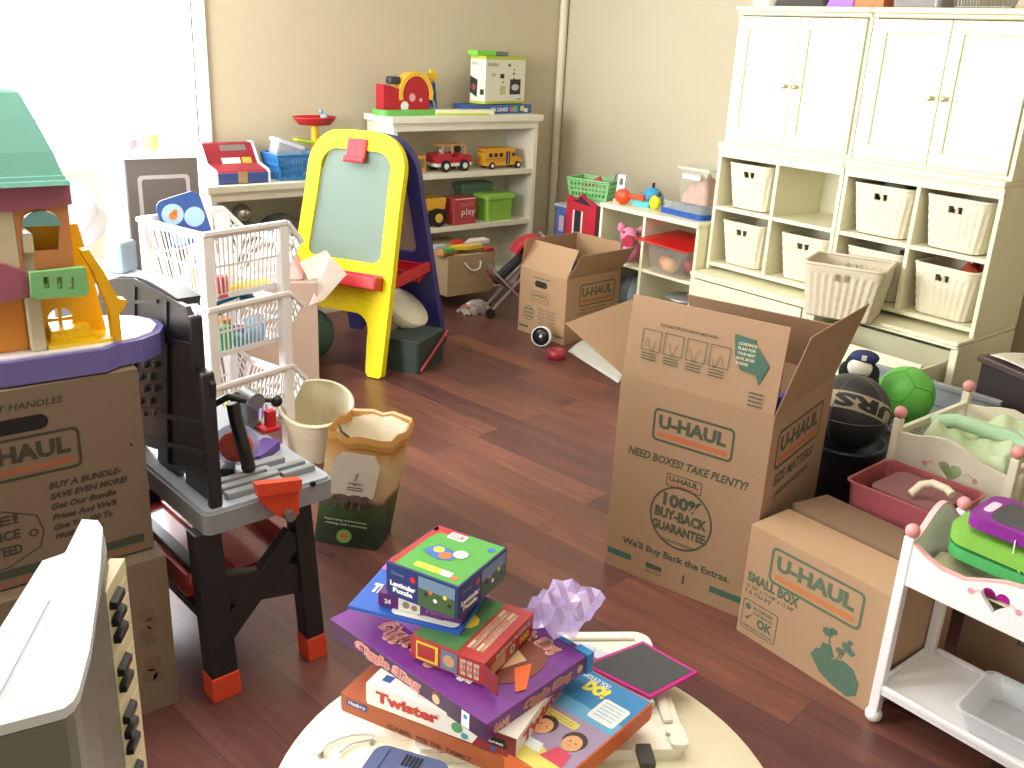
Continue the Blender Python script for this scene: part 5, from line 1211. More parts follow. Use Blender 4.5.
for s in (-1, 1): g.disc(w*.52+s*.075, .235, .008, 0, ME @ T(0, 0, .0075)); g.tube([(w*.52+s*.07, .24, .0078), (w*.52+s*.055, .25, .0078), (w*.52+s*.04, .24, .0078)], .001, 0, 5, ME)
g.build('painted_rosebud', mat('c88a86', .5), hb_)
ME = fr((.024, Dc+.012, .15), (1, 0, 0), (0, 0, 1)); g = G(); g.shape([[(0, 0), (w, 0)]+hp[::-1]], -.007, .007, 0, ME); g.build('footboard', DWC, cr_)
for x in (.012, Wc+.012):
    g = G(); g.bar((x, .024, .17), (x, Dc, .17), .014, .02); g.build('bottom_rail', DWC, cr_); g = G(); g.bar((x, .024, .445), (x, Dc, .445), .014, .02); ra = g.build('side_rail', DWC, cr_)
    for k in range(5):
        g = G(); y = .08+k*.075; g.bar((x, y, .18), (x, y, .435), .012, .012); g.build('spindle', DWC, ra)
g = G(); g.box(.024, .02, .2, Wc, Dc, .21); g.build('bed_base', DWC, cr_)
MC = T(2.575, 1.285, 0) @ RZ(-90)
def bl_(u, v):
    e = min(1, 6*min(u, 1-u, v, 1-v)); e = e*(2-e)
    return (u*.31, v*.38, .235*e+.02*e*math.sin(u*8+v*4)+.018*e*math.sin(v*13-u*6)+.008*e*math.sin(u*25+v*19))
g = G(); g.grid(bl_, 34, 34); g.add([(0, 0, 0), (.31, 0, 0), (.31, .38, 0), (0, .38, 0)], [(3, 2, 1, 0)]); o = g.build('mint_blanket', mat('c2d2ac', .9, var=.06, bump=.3, scale=150)); o.matrix_world = MC @ T(.03, .032, .213); tag(o, 'mint green blanket heaped inside the cream doll crib', 'blanket')
g = G(); g.tube([(.02, .1, .25), (.08, .14, .265), (.16, .13, .268), (.24, .16, .262), (.30, .15, .24)], .022, n=10); g.build('blanket_fold', mat('b0d4b0', .9, bump=.3, scale=150), o)
# -- red translucent tub behind the small box
o = tray_('red_tub', '', .235, .28, .385, mat('b86068', .3, alpha=.75), T(2.405, 1.10, 0) @ RZ(2), flute=False, taper=.82); tag(o, 'translucent pinkish red plastic tub between the small moving box and the cream doll crib', 'tub')
g = G(); g.tube([(-.05, -.02, 0), (-.035, .005, .025), (-.01, .015, .035), (.03, .005, .035), (.05, -.01, .03)], .011, n=10); o2 = g.build('toy_bone', mat('e0d4bc', .6)); o2.location = (2.36, 1.03, .392); o2.rotation_euler = (0, 0, -1.4); tag(o2, 'cream bent toy piece lying over the rim of the red tub', 'toy')
g = G(); g.prism(rrect(-.09, -.1, .09, .1, .03), 0, .37); o3 = g.build('folded_cloth', mat('8a5c60', .8), bevel=.01); o3.location = (2.405, 1.09, .006); tag(o3, 'dull red cloth bundle filling the red tub', 'cloth')
# -- dark bin with basketball
g = G(); g.lathe([(.001, 0), (.10, 0), (.122, .33), (.128, .335), (.128, .345), (.118, .345), (.098, .01), (.001, .01)], 40, caps=False); o = g.build('dark_bin', mat('1d2230', .35)); o.location = (2.63, 1.455, 0); tag(o, 'dark navy round bin behind the tall open box with the black basketball in it', 'bin')
def ball_seams(r, m, par, kind):
    g = G(); n = 48
    for ax in range(3):
        pts = []
        for i in range(n):
            t = 2*PI*i/n; c, s = r*1.001*math.cos(t), r*1.001*math.sin(t); pts.append(((c, s, 0), (c, 0, s), (0, c, s))[ax])
        g.tube(pts, .0016, closed=True, n=6)
    if kind == 'b':
        for s_ in (-1, 1):
            g.tube([(r*math.cos(2*PI*i/n)*.78, s_*(r*.62-.0*r), r*math.sin(2*PI*i/n)*.78) for i in range(n)], .0016, closed=True, n=6)
    return g.build('seam_lines', m, par)
zb_ = .345+.095; bx = PZ(856, 406, zb_)
bbl = thing('basketball', 'black and tan basketball with URS lettering resting in the dark bin', 'ball', (2.63, 1.455, zb_))
g = G(); g.ball((0, 0, 0), .12, n=24); bo = g.build('ball_body', mat('26262a', .45, bump=.15, scale=300), bbl)
ball_seams(.12, mat('6a6a6a', .5), bbl, 's')
# tan band with letters facing the photographer
view = (V(0, 0, CH)-V(2.63, 1.455, zb_)).normalized()
ux = V(.62, -.78, -.22); view = (view*.9+V(0, 0, 1)*.30).normalized()
BA = fr((0, 0, 0), ux, view)            # u = band direction, v = towards the photographer
MBn = BA
def sph(a, h, r=.1207):  # angle along the band, height across it
    # band circle tilted below the pole facing the camera
    lat = math.asin(max(-1, min(1, h/r))); return (r*math.cos(lat)*math.sin(a), r*math.cos(lat)*math.cos(a), r*math.sin(lat))
g = G(); g.grid(lambda u, v: sph(-1.6+3.2*u, -.028+.056*v), 40, 6, 0, MBn); 
def band_text(g, st, a0, a1, h0, h1, m):
    t = G(); t.text(st, 0, 0, 1, 1, 0, None, bold=.05, z=0)
    bm = bmesh.new(); vv = [bm.verts.new(p) for p in t.v]
    for f_ in t.f:
        try: bm.faces.new([vv[i] for i in f_])
        except ValueError: pass
    bmesh.ops.triangulate(bm, faces=bm.faces[:])
    for _ in range(3):
        es_ = [e for e in bm.edges if e.calc_length() > .035]
        if es_: bmesh.ops.subdivide_edges(bm, edges=es_, cuts=1); bmesh.ops.triangulate(bm, faces=[f for f in bm.faces if len(f.verts) > 3])
    bm.verts.index_update()
    g.add([sph(a1+(a0-a1)*p.co.x, h0+(h1-h0)*p.co.y, .1220) for p in bm.verts], [[q.index for q in f.verts] for f in bm.faces], m, MBn); bm.free()
band_text(g, 'SPURS', -.72, 2.25, -.022, .022, 1); g.build('lettered_band', [mat('a89a80', .5), mat('1c1c1e', .5)], bbl)
# -- green ball
gb = thing('play_ball', 'bright green ball with pentagon seams on the grey storage bin', 'ball', (3.055, 1.50, .304+.092))
g = G(); g.ball((0, 0, 0), .098, n=24); g.build('ball_body', mat('62b84a', .45), gb)
g = G(); ph = (1+5**.5)/2; VV = [Vector(p).normalized() for p in [(x, y*ph, 0) for x in (-1, 1) for y in (-1, 1)]+[(0, x, y*ph) for x in (-1, 1) for y in (-1, 1)]+[(y*ph, 0, x) for x in (-1, 1) for y in (-1, 1)]]
Fd = []
for i in range(12):
    for j in range(i+1, 12):
        for k in range(j+1, 12):
            if all((VV[a]-VV[b]).length < 1.1 for a, b in ((i, j), (j, k), (i, k))): Fd.append(((VV[i]+VV[j]+VV[k]).normalized(), {i, j, k}))
for a in range(len(Fd)):
    for b in range(a+1, len(Fd)):
        if len(Fd[a][1] & Fd[b][1]) == 2:
            g.tube([(Fd[a][0].lerp(Fd[b][0], t/5)).normalized()*.0982 for t in range(6)], .0016, n=5)
g.build('seam_lines', mat('3a9a2a', .5), gb)
# -- grey bin with lid
gbn = thing('storage_bin', 'long grey plastic storage bin with lid under the green ball', 'bin', (2.99, 1.775, 0), -88)
g = G(); g.hexa([(.02, .02, 0), (.46, .02, 0), (.46, .33, 0), (.02, .33, 0)], [(.0, 0, .27), (.48, 0, .27), (.48, .35, .27), (0, .35, .27)]); g.build('bin_body', mat('6a6d72', .4), gbn, bevel=.008)
g = G(); g.box(-.012, -.012, .27, .492, .362, .285); g.box(-.012, -.012, .285, .492, .004, .302); g.box(-.012, .346, .285, .492, .362, .375); g.box(-.012, .338, .355, .492, .346, .375); g.box(-.012, .004, .285, .004, .346, .302); g.box(.476, .004, .285, .492, .346, .302); g.box(.03, .03, .285, .45, .32, .292)
g.build('bin_lid', mat('85888c', .35), gbn, bevel=.004)
# -- black sports bag with plush on top
heap('sports_bag', 'black sports bag slumped behind the basketball', 'bag', (2.86, 1.66, 0), -70, .21, .22, .385, mat('34322f', .8, var=.1), 21, amp=.02, n=26)
pl = thing('plush_toy', 'small black and white stuffed toy with navy hat behind the tall open box', 'toy', (2.90, 1.60, .388), -60)
g = G(); g.ball((0, 0, .05), .05, n=12, sc=(1, .8, 1)); g.ball((-.06, 0, .045), .022, n=8, sc=(1.8, .8, 1)); g.ball((.05, -.02, .06), .02, n=8, sc=(1, .8, 1.8)); g.ball((0, .012, .11), .05, n=12); g.ball((-.045, -.01, .09), .022, n=8, sc=(1, 1, 1.6)); g.ball((.045, -.01, .09), .022, n=8, sc=(1, 1, 1.6)); g.build('plush_body', mat('1d1d20', .9), pl)
g = G(); g.ball((0, -.02, .11), .038, n=12, sc=(1.1, .8, .9)); g.ball((.0, -.045, .065), .025, n=8); g.build('white_face', mat('e0ddd4', .9), pl)
g = G(); g.ball((.01, -.0, .145), .04, n=12, sc=(1.2, 1, .6)); g.build('navy_hat', mat('28305c', .8), pl); g = G(); g.box(.0, -.045, .145, .016, -.035, .16); g.build('hat_badge', mat('dfe0e4', .6), pl)
# -- dark chest with paper at the right edge
dk = thing('dark_chest', 'dark brown chest with a paper sheet on top at the right edge', 'chest', (3.485, 1.45, 0), -112)
g = G(); g.box(0, 0, 0, .42, .3, .455); g.build('chest_body', mat('2c2322', .5), dk, bevel=.003)
g = G(); g.box(-.012, -.015, .455, .432, .31, .48); g.build('chest_lid', mat('4a3c3a', .4), dk, bevel=.004)
DKM = T(3.485, 1.45, 0) @ RZ(-112)
g = G(); g.grid(lambda u, v: (u*.3, v*.26, .003+.004*math.sin(u*5+v*6)), 12, 12, thick=0); o = g.build('paper_sheet', mat('dcd8cc', .7), solid=.0015); o.matrix_world = DKM @ T(.02, .01, .484); tag(o, 'white paper sheet lying on the dark chest at the right edge', 'paper')
g = G(); g.prism([(0, 0), (.09, -.01), (.12, .03), (.06, .06), (.01, .04)], 0, .006); g.prism([(.02, .015), (.08, .02), (.06, .03)], .006, .009, 1); o = g.build('wooden_puzzle_piece', [mat('c39a68', .7), mat('3a2a1c', .7)], bevel=.001); o.matrix_world = DKM @ T(.08, .09, .497); tag(o, 'brown torn cardboard piece on the paper sheet at the right edge', 'cardboard')
# ---- on top of the cabinets
zt2 = 1.075+.608
def clear_bin(name, label, w, d, h, M, lid='e8e8e0', fill=None):
    r = thing(name, label, 'storage box'); r.matrix_world = M
    g = G(); k = .92; g.loft([rr_ for rr_ in ([(x, y, 0) for x, y in rrect(-w/2*k, -d/2*k, w/2*k, d/2*k, .02)], [(x, y, h) for x, y in rrect(-w/2, -d/2, w/2, d/2, .02)])], 0, None, False)
    g.build('bin_body', mat('dfe4e4', .12, alpha=.32, var=0), r)
    g = G(); g.prism(rrect(-w/2-.008, -d/2-.008, w/2+.008, d/2+.008, .024), h, h+.018); g.build('bin_lid', mat(lid, .3, alpha=.8 if lid == 'e8e8e0' else 1), r, bevel=.003)
    return r
o = clear_bin('clear_bin', 'clear storage box with white lid on the left end of the cabinet tops', .13, .22, .13, T(3.92, 2.90, zt2) @ RZ(-90))
heap('dark_cloth', 'black and grey cloth heap on top of the left cabinet', 'cloth', (3.92, 2.68, zt2), -90, .26, .25, .12, mat('4a4745', .8), 31)
heap('purple_cloth', 'purple cloth bundle on top of the left cabinet', 'cloth', (3.90, 2.475, zt2), -90, .13, .22, .12, mat('a47ac8', .8), 33)
g = G(); g.box(0, 0, 0, .13, .2, .16); g.disc(.08, .16, .05, 1, fr((0, 0, 0), (1, 0, 0), (0, 0, 1)) @ T(0, -.05, 0)); o = g.build('orange_box', [mat('d8743a', .5), mat('4aa0b8', .5)], bevel=0); o.matrix_world = T(3.80, 2.41, zt2) @ RZ(-90); tag(o, 'orange cardboard toy box on top of the left cabinet', 'box')
def wire_basket(label, w, d, h, M):
    r = thing('wire_basket', label, 'basket', group=None); r.matrix_world = M
    g = G(); n = 14
    for i in range(n+1):
        x = -w/2+w*i/n
        g.tube([(x, -d/2, h), (x*.9, -d/2*.9, 0), (x*.9, d/2*.9, 0), (x, d/2, h)], .0018, n=5)
    for i in range(1, 9):
        y = -d/2+d*i/9; g.tube([(-w/2, y, h), (-w/2*.9, y*.9, 0), (w/2*.9, y*.9, 0), (w/2, y, h)], .0018, n=5)
    for k in (0.02, .4, .75): q = .9+.1*k; g.tube([(x*q, y*q, h*k) for x, y in rrect(-w/2, -d/2, w/2, d/2, .01)], .002, closed=True, n=5)
    g.build('wire_body', mat('c8c8c4', .3, metal=.7), r); g = G(); g.tube([(x, y, h) for x, y in rrect(-w/2, -d/2, w/2, d/2, .012)], .004, closed=True, n=6); g.build('wire_rim', mat('c8c8c4', .3, metal=.7), r); return r
clear_bin('clear_bin', 'clear storage box with maroon items at the left end of the right cabinet top', .22, .24, .14, T(3.91, 2.14, zt2) @ RZ(-90))
g = G(); g.prism(rrect(-.08, -.06, .08, .06, .02), 0, .05); o = g.build('fabric_roll', mat('6e5558', .8), bevel=.01); o.matrix_world = T(3.91, 2.14, zt2+.004) @ RZ(-90); tag(o, 'maroon cloth inside the clear box on the right cabinet', 'cloth')
wire_basket('silver wire basket on top of the right cabinet', .24, .24, .12, T(3.91, 1.87, zt2+.003) @ RZ(-90))
heap('beige_cloth', 'beige cloth heap at the right end of the cabinet tops', 'cloth', (3.91, 1.68, zt2), -90, .13, .24, .10, mat('b8aa90', .8), 37)
# ================= toys on the shelves along the back =================
WHL = mat('1e1e20', .5); HUB = mat('e8e6e0', .4)
def wheel(name, par, x, y, z, r, w, hubm=HUB):
    g = G(); g.cyl((x, y-w/2, z), (x, y+w/2, z), r, n=20); o = g.build(name, WHL, par, bevel=r*.12)
    g = G(); g.cyl((x, y-w/2-.003, z), (x, y-w/2+.002, z), r*.5, n=14); g.build('hub', hubm, o); return o
# school bus
sz = .715+.0155
YB = mat('e0a02c', .4); DKG = mat('2a2630', .4)
bs = thing('toy_school_bus', 'yellow toy school bus on the middle shelf of the bookcase', 'toy bus', (3.63, 4.665, sz), -2)
g = G(); g.box(0, 0, .02, .235, .085, .10); g.prism(rrect(0, .1, .225, .125, .012), -.085, 0, 0, fr((0, 0, 0), (1, 0, 0), (0, 0, 1))); g.prism([(.235, .02), (.285, .02), (.29, .05), (.275, .066), (.235, .078)], -.078, -.006, 0, fr((0, 0, 0), (1, 0, 0), (0, 0, 1))); g.build('bus_body', YB, bs, bevel=.003)
MF_ = fr((0, 0, 0), (1, 0, 0), (0, 0, 1))
for k in range(3): g = G(); g.flat(rrect(.03+k*.04, .072, .056+k*.04, .096, .004), 0, MF_, .0012); g.build('bus_window', DKG, bs)
g = G(); g.rect(.160, .026, .03, .078, 0, MF_, .0012); g.rect(.174, .028, .003, .07, 1, MF_, .002); g.build('bus_door', [DKG, HUB], bs)
g = G(); g.rect(.205, .075, .024, .02, 0, MF_, .0012); g.rect(.0, .06, .155, .003, 0, MF_, .0012); g.rect(.0, .048, .155, .002, 0, MF_, .0012); g.build('bus_stripes', DKG, bs)
wheel('wheel', bs, .055, .004, .021, .021, .02); wheel('wheel', bs, .255, .004, .021, .021, .02); wheel('wheel', bs, .055, .08, .021, .021, .02); wheel('wheel', bs, .255, .08, .021, .021, .02)
# red jeep
jp = thing('toy_jeep', 'red toy off-road truck with tan roof rack on the middle shelf of the bookcase', 'toy truck', (3.27, 4.66, sz), 2)
RJ = mat('b82838', .35)
g = G(); g.prism([(0, .05), (.26, .045), (.265, .09), (.17, .105), (.16, .085), (.11, .085), (.10, .11), (.01, .10), (-.005, .08)], -.11, 0, 0, MF_); g.build('jeep_body', RJ, jp, bevel=.004)
g = G(); g.box(.0, -.005, .03, .26, .115, .05); g.build('white_chassis', HUB, jp, bevel=.002)
g = G(); [g.bar(a, b, .007) for a, b in (((.12, .01, .1), (.12, .01, .15)), ((.22, .01, .1), (.22, .01, .15)), ((.05, .01, .105), (.05, .01, .15)), ((.04, .01, .152), (.23, .01, .152)), ((.04, .1, .152), (.23, .1, .152)), ((.12, .1, .1), (.12, .1, .15)), ((.22, .1, .1), (.22, .1, .15)), ((.04, .01, .152), (.04, .1, .152)), ((.23, .01, .152), (.23, .1, .152)), ((.14, .01, .152), (.14, .1, .152)))]; g.build('roof_rack', mat('c8a05c', .5), jp)
g = G(); g.cyl((.18, .03, .125), (.18, .045, .125), .022); g.build('spare_wheel', WHL, jp); g = G(); g.ball((.07, .05, .115), .018, n=8); g.build('driver_figure', mat('b8a8a0', .5), jp)
for x in (.06, .20): wheel('wheel', jp, x, -.002, .034, .034, .028); wheel('wheel', jp, x, .112, .034, .034, .028)
g = G(); g.box(0, 0, .02, .08, .09, .12); g.box(.01, -.002, .05, .07, 0, .10, 1); o = g.build('toy_truck', [mat('d09a3c', .45), mat('8a6a3a', .5)], bevel=.003); o.matrix_world = T(3.12, 4.67, sz-.02+.0005); tag(o, 'orange toy truck half hidden behind the blue easel frame', 'toy truck')
# lower shelf: dump truck, red book box, green bins
sl_ = .40+.0155
dt = thing('toy_dump_truck', 'yellow toy dump truck on the lower shelf of the bookcase', 'toy truck', (3.16, 4.64, sl_), 0)
g = G(); g.prism([(0, .10), (.16, .10), (.17, .155), (.165, .17), (-.01, .17), (-.02, .15)], -.16, 0, 0, MF_); g.build('dump_body', mat('d8a832', .45), dt, bevel=.006)
g = G()
for k in range(5): g.box(.03+k*.026, .0, .1705, .042+k*.026, .012, .174)
g.build('vent_slots', DKG, dt); g = G(); g.box(.01, .02, .05, .16, .14, .1); g.build('truck_chassis', mat('c0922c', .5), dt)
wheel('wheel', dt, .10, -.008, .055, .055, .04, mat('d8c048', .4)); wheel('wheel', dt, .10, .16, .055, .055, .04, mat('d8c048', .4)); wheel('wheel', dt, .0, .02, .045, .045, .04, mat('d8c048', .4))
rbm = [mat('b04448', .5), mat('e8d8d4', .5), mat('d87868', .5)]
rb_ = carton('red_box', 'red box reading teach play on the lower shelf of the bookcase', (3.375, 4.615, sl_), 4, .17, .12, .165, closed=True, mats=rbm)
prints(rb_, lambda g: (g.text('teach', .04, .108, .105, .034, 2, MF_, bold=.01), g.text('play', .055, .045, .11, .052, 1, MF_, bold=.01), g.rect(.003, .152, .164, .006, 1, MF_)), rbm)
def lidded(name, label, w, d, h, M, c, cl, group=None):
    r = thing(name, label, 'storage box', group=group); r.matrix_world = M; k = .9
    g = G(); g.loft([[(x, y, 0) for x, y in rrect(-w/2*k, -d/2*k, w/2*k, d/2*k, .015)], [(x, y, h) for x, y in rrect(-w/2, -d/2, w/2, d/2, .02)]], 0, None, False); g.build('bin_body', mat(c, .4), r)
    g = G(); g.prism(rrect(-w/2-.01, -d/2-.01, w/2+.01, d/2+.01, .02), h-.012, h+.012); g.prism(rrect(-w/2+.01, -d/2+.01, w/2-.01, d/2-.01, .02), h+.012, h+.018); g.build('bin_lid', mat(cl, .35), r, bevel=.003); return r
lidded('lidded_bin', 'lime green lidded bin on the lower shelf of the bookcase', .22, .13, .15, T(3.735, 4.69, sl_) @ RZ(2), '8fc44a', '9cd05a')
lidded('lidded_bin', 'dark green bin standing behind the lime green one on the lower shelf', .24, .10, .205, T(3.66, 4.81, sl_) @ RZ(0), '5a7a68', '6a8a78')
# toys over the handled box
hbz = .0835+.2365
for k, (nm, lab, col, x, y, a, P_) in enumerate((
    ('toy_car_ramp', 'orange and white flat toy on the handled box', 'd88a5a', 3.16, 4.36, .3, [(-.1, -.03), (.12, -.02), (.1, .04), (-.08, .05)]),
    ('toy_plane', 'yellow flat toy on the handled box', 'e8c832', 3.25, 4.34, -.1, [(-.1, 0), (.0, -.03), (.12, -.01), (.05, .04), (-.05, .03)]),
    ('toy_wing', 'white and red toy piece hanging over the handled box edge', 'e4ddd4', 3.36, 4.37, .15, [(-.12, -.02), (.06, -.05), (.08, .02), (-.02, .04)]))):
    g = G(); g.prism(P_, 0, .02); o = g.build(nm, mat(col, .45), bevel=.005); o.location = (x, y, hbz-.0+k*.0202); o.rotation_euler = (0, 0, a); tag(o, lab, 'toy')
for (lab, col, x, y, dz) in (('small green toy car on the left of the handled box', '4aa85a', 3.12, 4.31, .02), ('small red toy piece on top of the handled box toys', 'c83030', 3.24, 4.40, .0405), ('light blue toy lid lying over the handled box', 'a8c4cc', 3.13, 4.42, .02), ('red toy paddle at the right end of the handled box', 'c0343c', 3.40, 4.31, .0)):
    g = G(); g.prism(rrect(-.035, -.02, .035, .02, .012), 0, .018); o = g.build('small_toy', mat(col, .4), bevel=.004); o.location = (x, y, hbz+dz+.0005); tag(o, lab, 'toy')
g = G(); g.grid(lambda u, v: ((u-.5)*.19, (v-.5)*.12, .065*math.sin(PI*u)**.6*math.sin(PI*v)**.6+.008*math.sin(u*19+v*13)), 16, 12, smooth=False); o = g.build('plastic_bag', mat('b8a8a0', .15, alpha=.6, spec=1), solid=.0008); o.location = (3.24, 4.2, .004); tag(o, 'crumpled clear plastic bag with orange thing on the floor under the handled box', 'bag')
g = G(); g.prism(rrect(-.04, -.03, .04, .03, .01), 0, .045); o = g.build('orange_pouch', mat('b8705a', .6), bevel=.008); o.location = (3.2, 4.2, .001); tag(o, 'orange pouch inside the clear bag under the handled box', 'pouch')
# bookcase top
bt = 1.0565
cl = thing('toy_clubhouse', 'red toy clubhouse with yellow arch and green base on the bookcase top', 'toy playhouse', (2.925, 4.66, bt), 0)
g = G(); g.prism(rrect(-.02, 0, .285, .14, .04), 0, .022); g.build('green_base', mat('68b858', .4), cl, bevel=.004)
g = G(); g.prism([(.0, .022), (.235, .022), (.235, .06)]+[(.165+.07*math.cos(t*PI/12), .075+.075*math.sin(t*PI/12)) for t in range(0, 13)]+[(.09, .1), (.03, .115), (.0, .12)], -.11, -.03, 0, MF_); g.build('red_house', mat('b01c2c', .4), cl, bevel=.003)
g = G(); g.shape([[(.165+.088*math.cos(t*PI/14), .078+.092*math.sin(t*PI/14)) for t in range(-1, 16)]+[(.165+.070*math.cos(t*PI/14), .078+.075*math.sin(t*PI/14)) for t in range(15, -2, -1)]], -.10, -.025, 0, MF_); g.build('yellow_arch', mat('e8b83a', .4), cl)
g = G(); g.disc(.145, .07, .016, 0, MF_ @ T(0, 0, -.0295)); g.disc(.19, .06, .008, 0, MF_ @ T(0, 0, -.0295)); g.build('window_patch', mat('d8a8a0', .5), cl); g = G(); g.disc(.105, .035, .02, 0, MF_ @ T(0, 0, -.0290)); g.build('white_door', HUB, cl)
g = G(); g.box(.035, .035, .12, .09, .09, .15); g.build('black_chimney', mat('3a3c40', .5), cl, bevel=.008)
g = G()
for a, b in (((.245, .05, .02), (.262, .05, .13)), ((.285, .05, .02), (.268, .05, .13)), ((.245, .09, .02), (.262, .09, .13)), ((.285, .09, .02), (.268, .09, .13)), ((.248, .05, .05), (.28, .05, .09)), ((.28, .05, .05), (.25, .05, .09)), ((.255, .05, .09), (.275, .05, .12))): g.bar(a, b, .008)
g.build('blue_tower', mat('2f6ab0', .4), cl); g = G(); g.prism([(.268+(.026 if k % 2 else .016)*math.cos(k*PI/8), .155+(.026 if k % 2 else .016)*math.sin(k*PI/8)) for k in range(16)], -.08, -.06, 0, MF_); g.build('yellow_star', mat('e8c020', .4), cl); cl.scale = (1.30, 1.0, 1.38)
pzm = [mat('3a5aa0', .45), mat('d8dce4', .5), mat('58b070', .5), mat('e0c84a', .5), mat('c86a70', .5), mat('2f3a6a', .5)]
pz_ = carton('puzzle_box', 'blue puzzle box lying flat under the white craft box on the bookcase', (3.52, 4.70, bt), 0, .49, .16, .055, closed=True, mats=pzm)
prints(pz_, lambda g: (g.text('SEA CANDS', .17, .012, .13, .024, 1, MF_, bold=.04), g.disc(.36, .026, .02, 2, MF_), g.disc(.33, .024, .016, 4, MF_, .0008), g.disc(.415, .03, .017, 3, MF_), g.rect(.43, .008, .03, .022, 1, MF_), g.rect(.02, .01, .12, .02, 5, MF_)), pzm)
wbm = [mat('e6e6d8', .45), mat('b8cc40', .45), mat('2a2a2c', .5), mat('8a4a60', .5), mat('9a9a90', .5), mat('c8c49a', .5), mat('c8ccd4', .5)]
wbx = thing('craft_box', 'white box with lime green edges and small product pictures on the bookcase', 'box', (3.64, 4.70, bt+.0555), 12)
g = G(); g.box(0, 0, .012, .36, .12, .245, 0); g.build('white_box_body', wbm, wbx); g = G(); g.box(-.001, -.001, 0, .361, .121, .014); g.build('lime_edge', wbm[1], wbx); g = G(); g.box(-.001, -.001, .242, .361, .121, .26); g.build('lime_edge', wbm[1], wbx)
g = G(); M2 = MF_
g.text('littleBits', .02, .205, .09, .022, 4, M2); g.rect(.22, .05, .1, .085, 2, M2); g.disc(.27, .09, .035, 6, M2, .0008, 20, .018)
for x, y, s in ((.13, .14, .035), (.2, .205, .02), (.25, .185, .012), (.245, .16, .016), (.15, .115, .012), (.25, .135, .012)): g.rect(x, y, s, s*.7, 2, M2)
g.rect(.05, .15, .04, .02, 5, M2); g.rect(.13, .05, .05, .05, 5, M2); g.rect(.29, .02, .04, .008, 4, M2)
M3 = fr((0, .12, 0), (0, -1, 0), (0, 0, 1)); g.flat([(.0, .06), (.055, .035), (.06, .13), (.0, .15)], 2, M3); g.disc(.028, .09, .018, 3, M3, .0008); g.rect(.08, .05, .03, .03, 2, M3); g.text('bits', .01, .21, .05, .02, 4, M3)
g.build('printed_pictures', wbm, wbx); wbx.scale = (1.06, 1, 1.06)
g = G(); g.box(0, 0, 0, .15, .09, .028, 0); g.box(.1505, .01, 0, .26, .085, .024, 1); o = g.build('green_pack', [mat('7ed04a', .4), mat('6a7a8a', .5)], bevel=.003); o.matrix_world = T(3.60, 4.735, bt+.0555+.2765) @ RZ(4); tag(o, 'bright green packet with grey end on top of the white craft box', 'packet')
g = G(); g.prism(rrect(0, 0, .40, .085, .02), 0, .03, 0); g.prism(rrect(.0, -.004, .36, .02, .01), .0, .012, 1); o = g.build('toy_keyboard', [mat('e4e6c8', .4), mat('b8c84a', .4)], bevel=.003); o.matrix_world = T(3.25, 4.655, bt+.0005) @ RZ(-9); tag(o, 'flat white and lime toy instrument on the front of the bookcase top', 'toy')
# ---- low bookcase
lz = .7415
cg = thing('toy_cash_register', 'red and blue toy cash register with white side on the low bookcase', 'toy cash register', (1.90, 4.60, lz), 0)
g = G(); g.prism([(.0, 0), (.27, 0), (.27, .10), (.2, .12), (.13, .19), (.06, .20), (.06, .04)], 0, .0) if 0 else None
MS_ = fr((0, 0, 0), (0, 1, 0), (0, 0, 1))
prof = [(0, 0), (.24, 0), (.24, .185), (.19, .185), (.12, .09), (.02, .07), (.0, .055)]
for a in (0, .278): g = G(); g.prism(prof, a, a+.012, 0, MS_); g.build('white_side', mat('eeeef2', .4), cg)
g = G(); g.box(.012, .0, .004, .278, .23, .054); g.build('blue_drawer', mat('44589a', .45), cg, bevel=.003)
g = G(); g.prism([(.004, .055), (.238, .055), (.238, .18), (.192, .18), (.122, .084), (.022, .064)], .012, .278, 0, MS_); g.build('red_top', mat('8e1c2a', .45), cg, bevel=.003)
g = G(); q = lambda t, o: (.122+(.192-.122)*t, .084+(.18-.084)*t+o)
def slope(x0, x1, t0, t1, m, o=.001): a, b = q(t0, o), q(t1, o); g.add([(x0, a[0], a[1]), (x1, a[0], a[1]), (x1, b[0], b[1]), (x0, b[0], b[1])], [(0, 1, 2, 3)], m)
slope(.1, .24, .62, .9, 0); slope(.09, .19, .0, .28, 1); slope(.20, .25, .0, .28, 2); g.box(.115, -.002, .004, .165, 0, .06, 3); g.build('keys_and_display', [mat('7a706c', .4), mat('e8e4d8', .5), mat('e0b03c', .5), mat('b89a72', .6)], cg)
# blue perforated basket
def perf_basket(name, label, w, d, h, M, m, taper=.86, group=None, nc=14, nr=3):
    r = thing(name, label, 'basket', group=group); r.matrix_world = M; k = taper
    B = [(-w/2*k, -d/2*k, 0), (w/2*k, -d/2*k, 0), (w/2*k, d/2*k, 0), (-w/2*k, d/2*k, 0)]; U = [(-w/2, -d/2, h), (w/2, -d/2, h), (w/2, d/2, h), (-w/2, d/2, h)]
    g = G()
    for i in range(4): lattice(g, B[i], B[(i+1) % 4], U[(i+1) % 4], U[i], nc if i % 2 == 0 else int(nc*d/w), nr, bw=.009, edge=.016)
    g.hexa([(x, y, 0) for x, y, z in B], [(x, y, .003) for x, y, z in B]); g.build('basket_body', m, r)
    g = G(); g.tube([(x, y, h) for x, y in rrect(-w/2, -d/2, w/2, d/2, .015)], .006, closed=True, n=6); g.build('basket_rim', m, r); return r
perf_basket('plastic_basket', 'blue perforated plastic basket on the low bookcase beside the cash register', .27, .2, .13, T(2.365, 4.70, lz+.0005), mat('2f78b8', .4))
o = clear_bin('clear_bin', 'clear plastic box tilted in the blue basket', .16, .10, .09, T(2.31, 4.70, lz+.085) @ RY(18), 'd8dcf0')
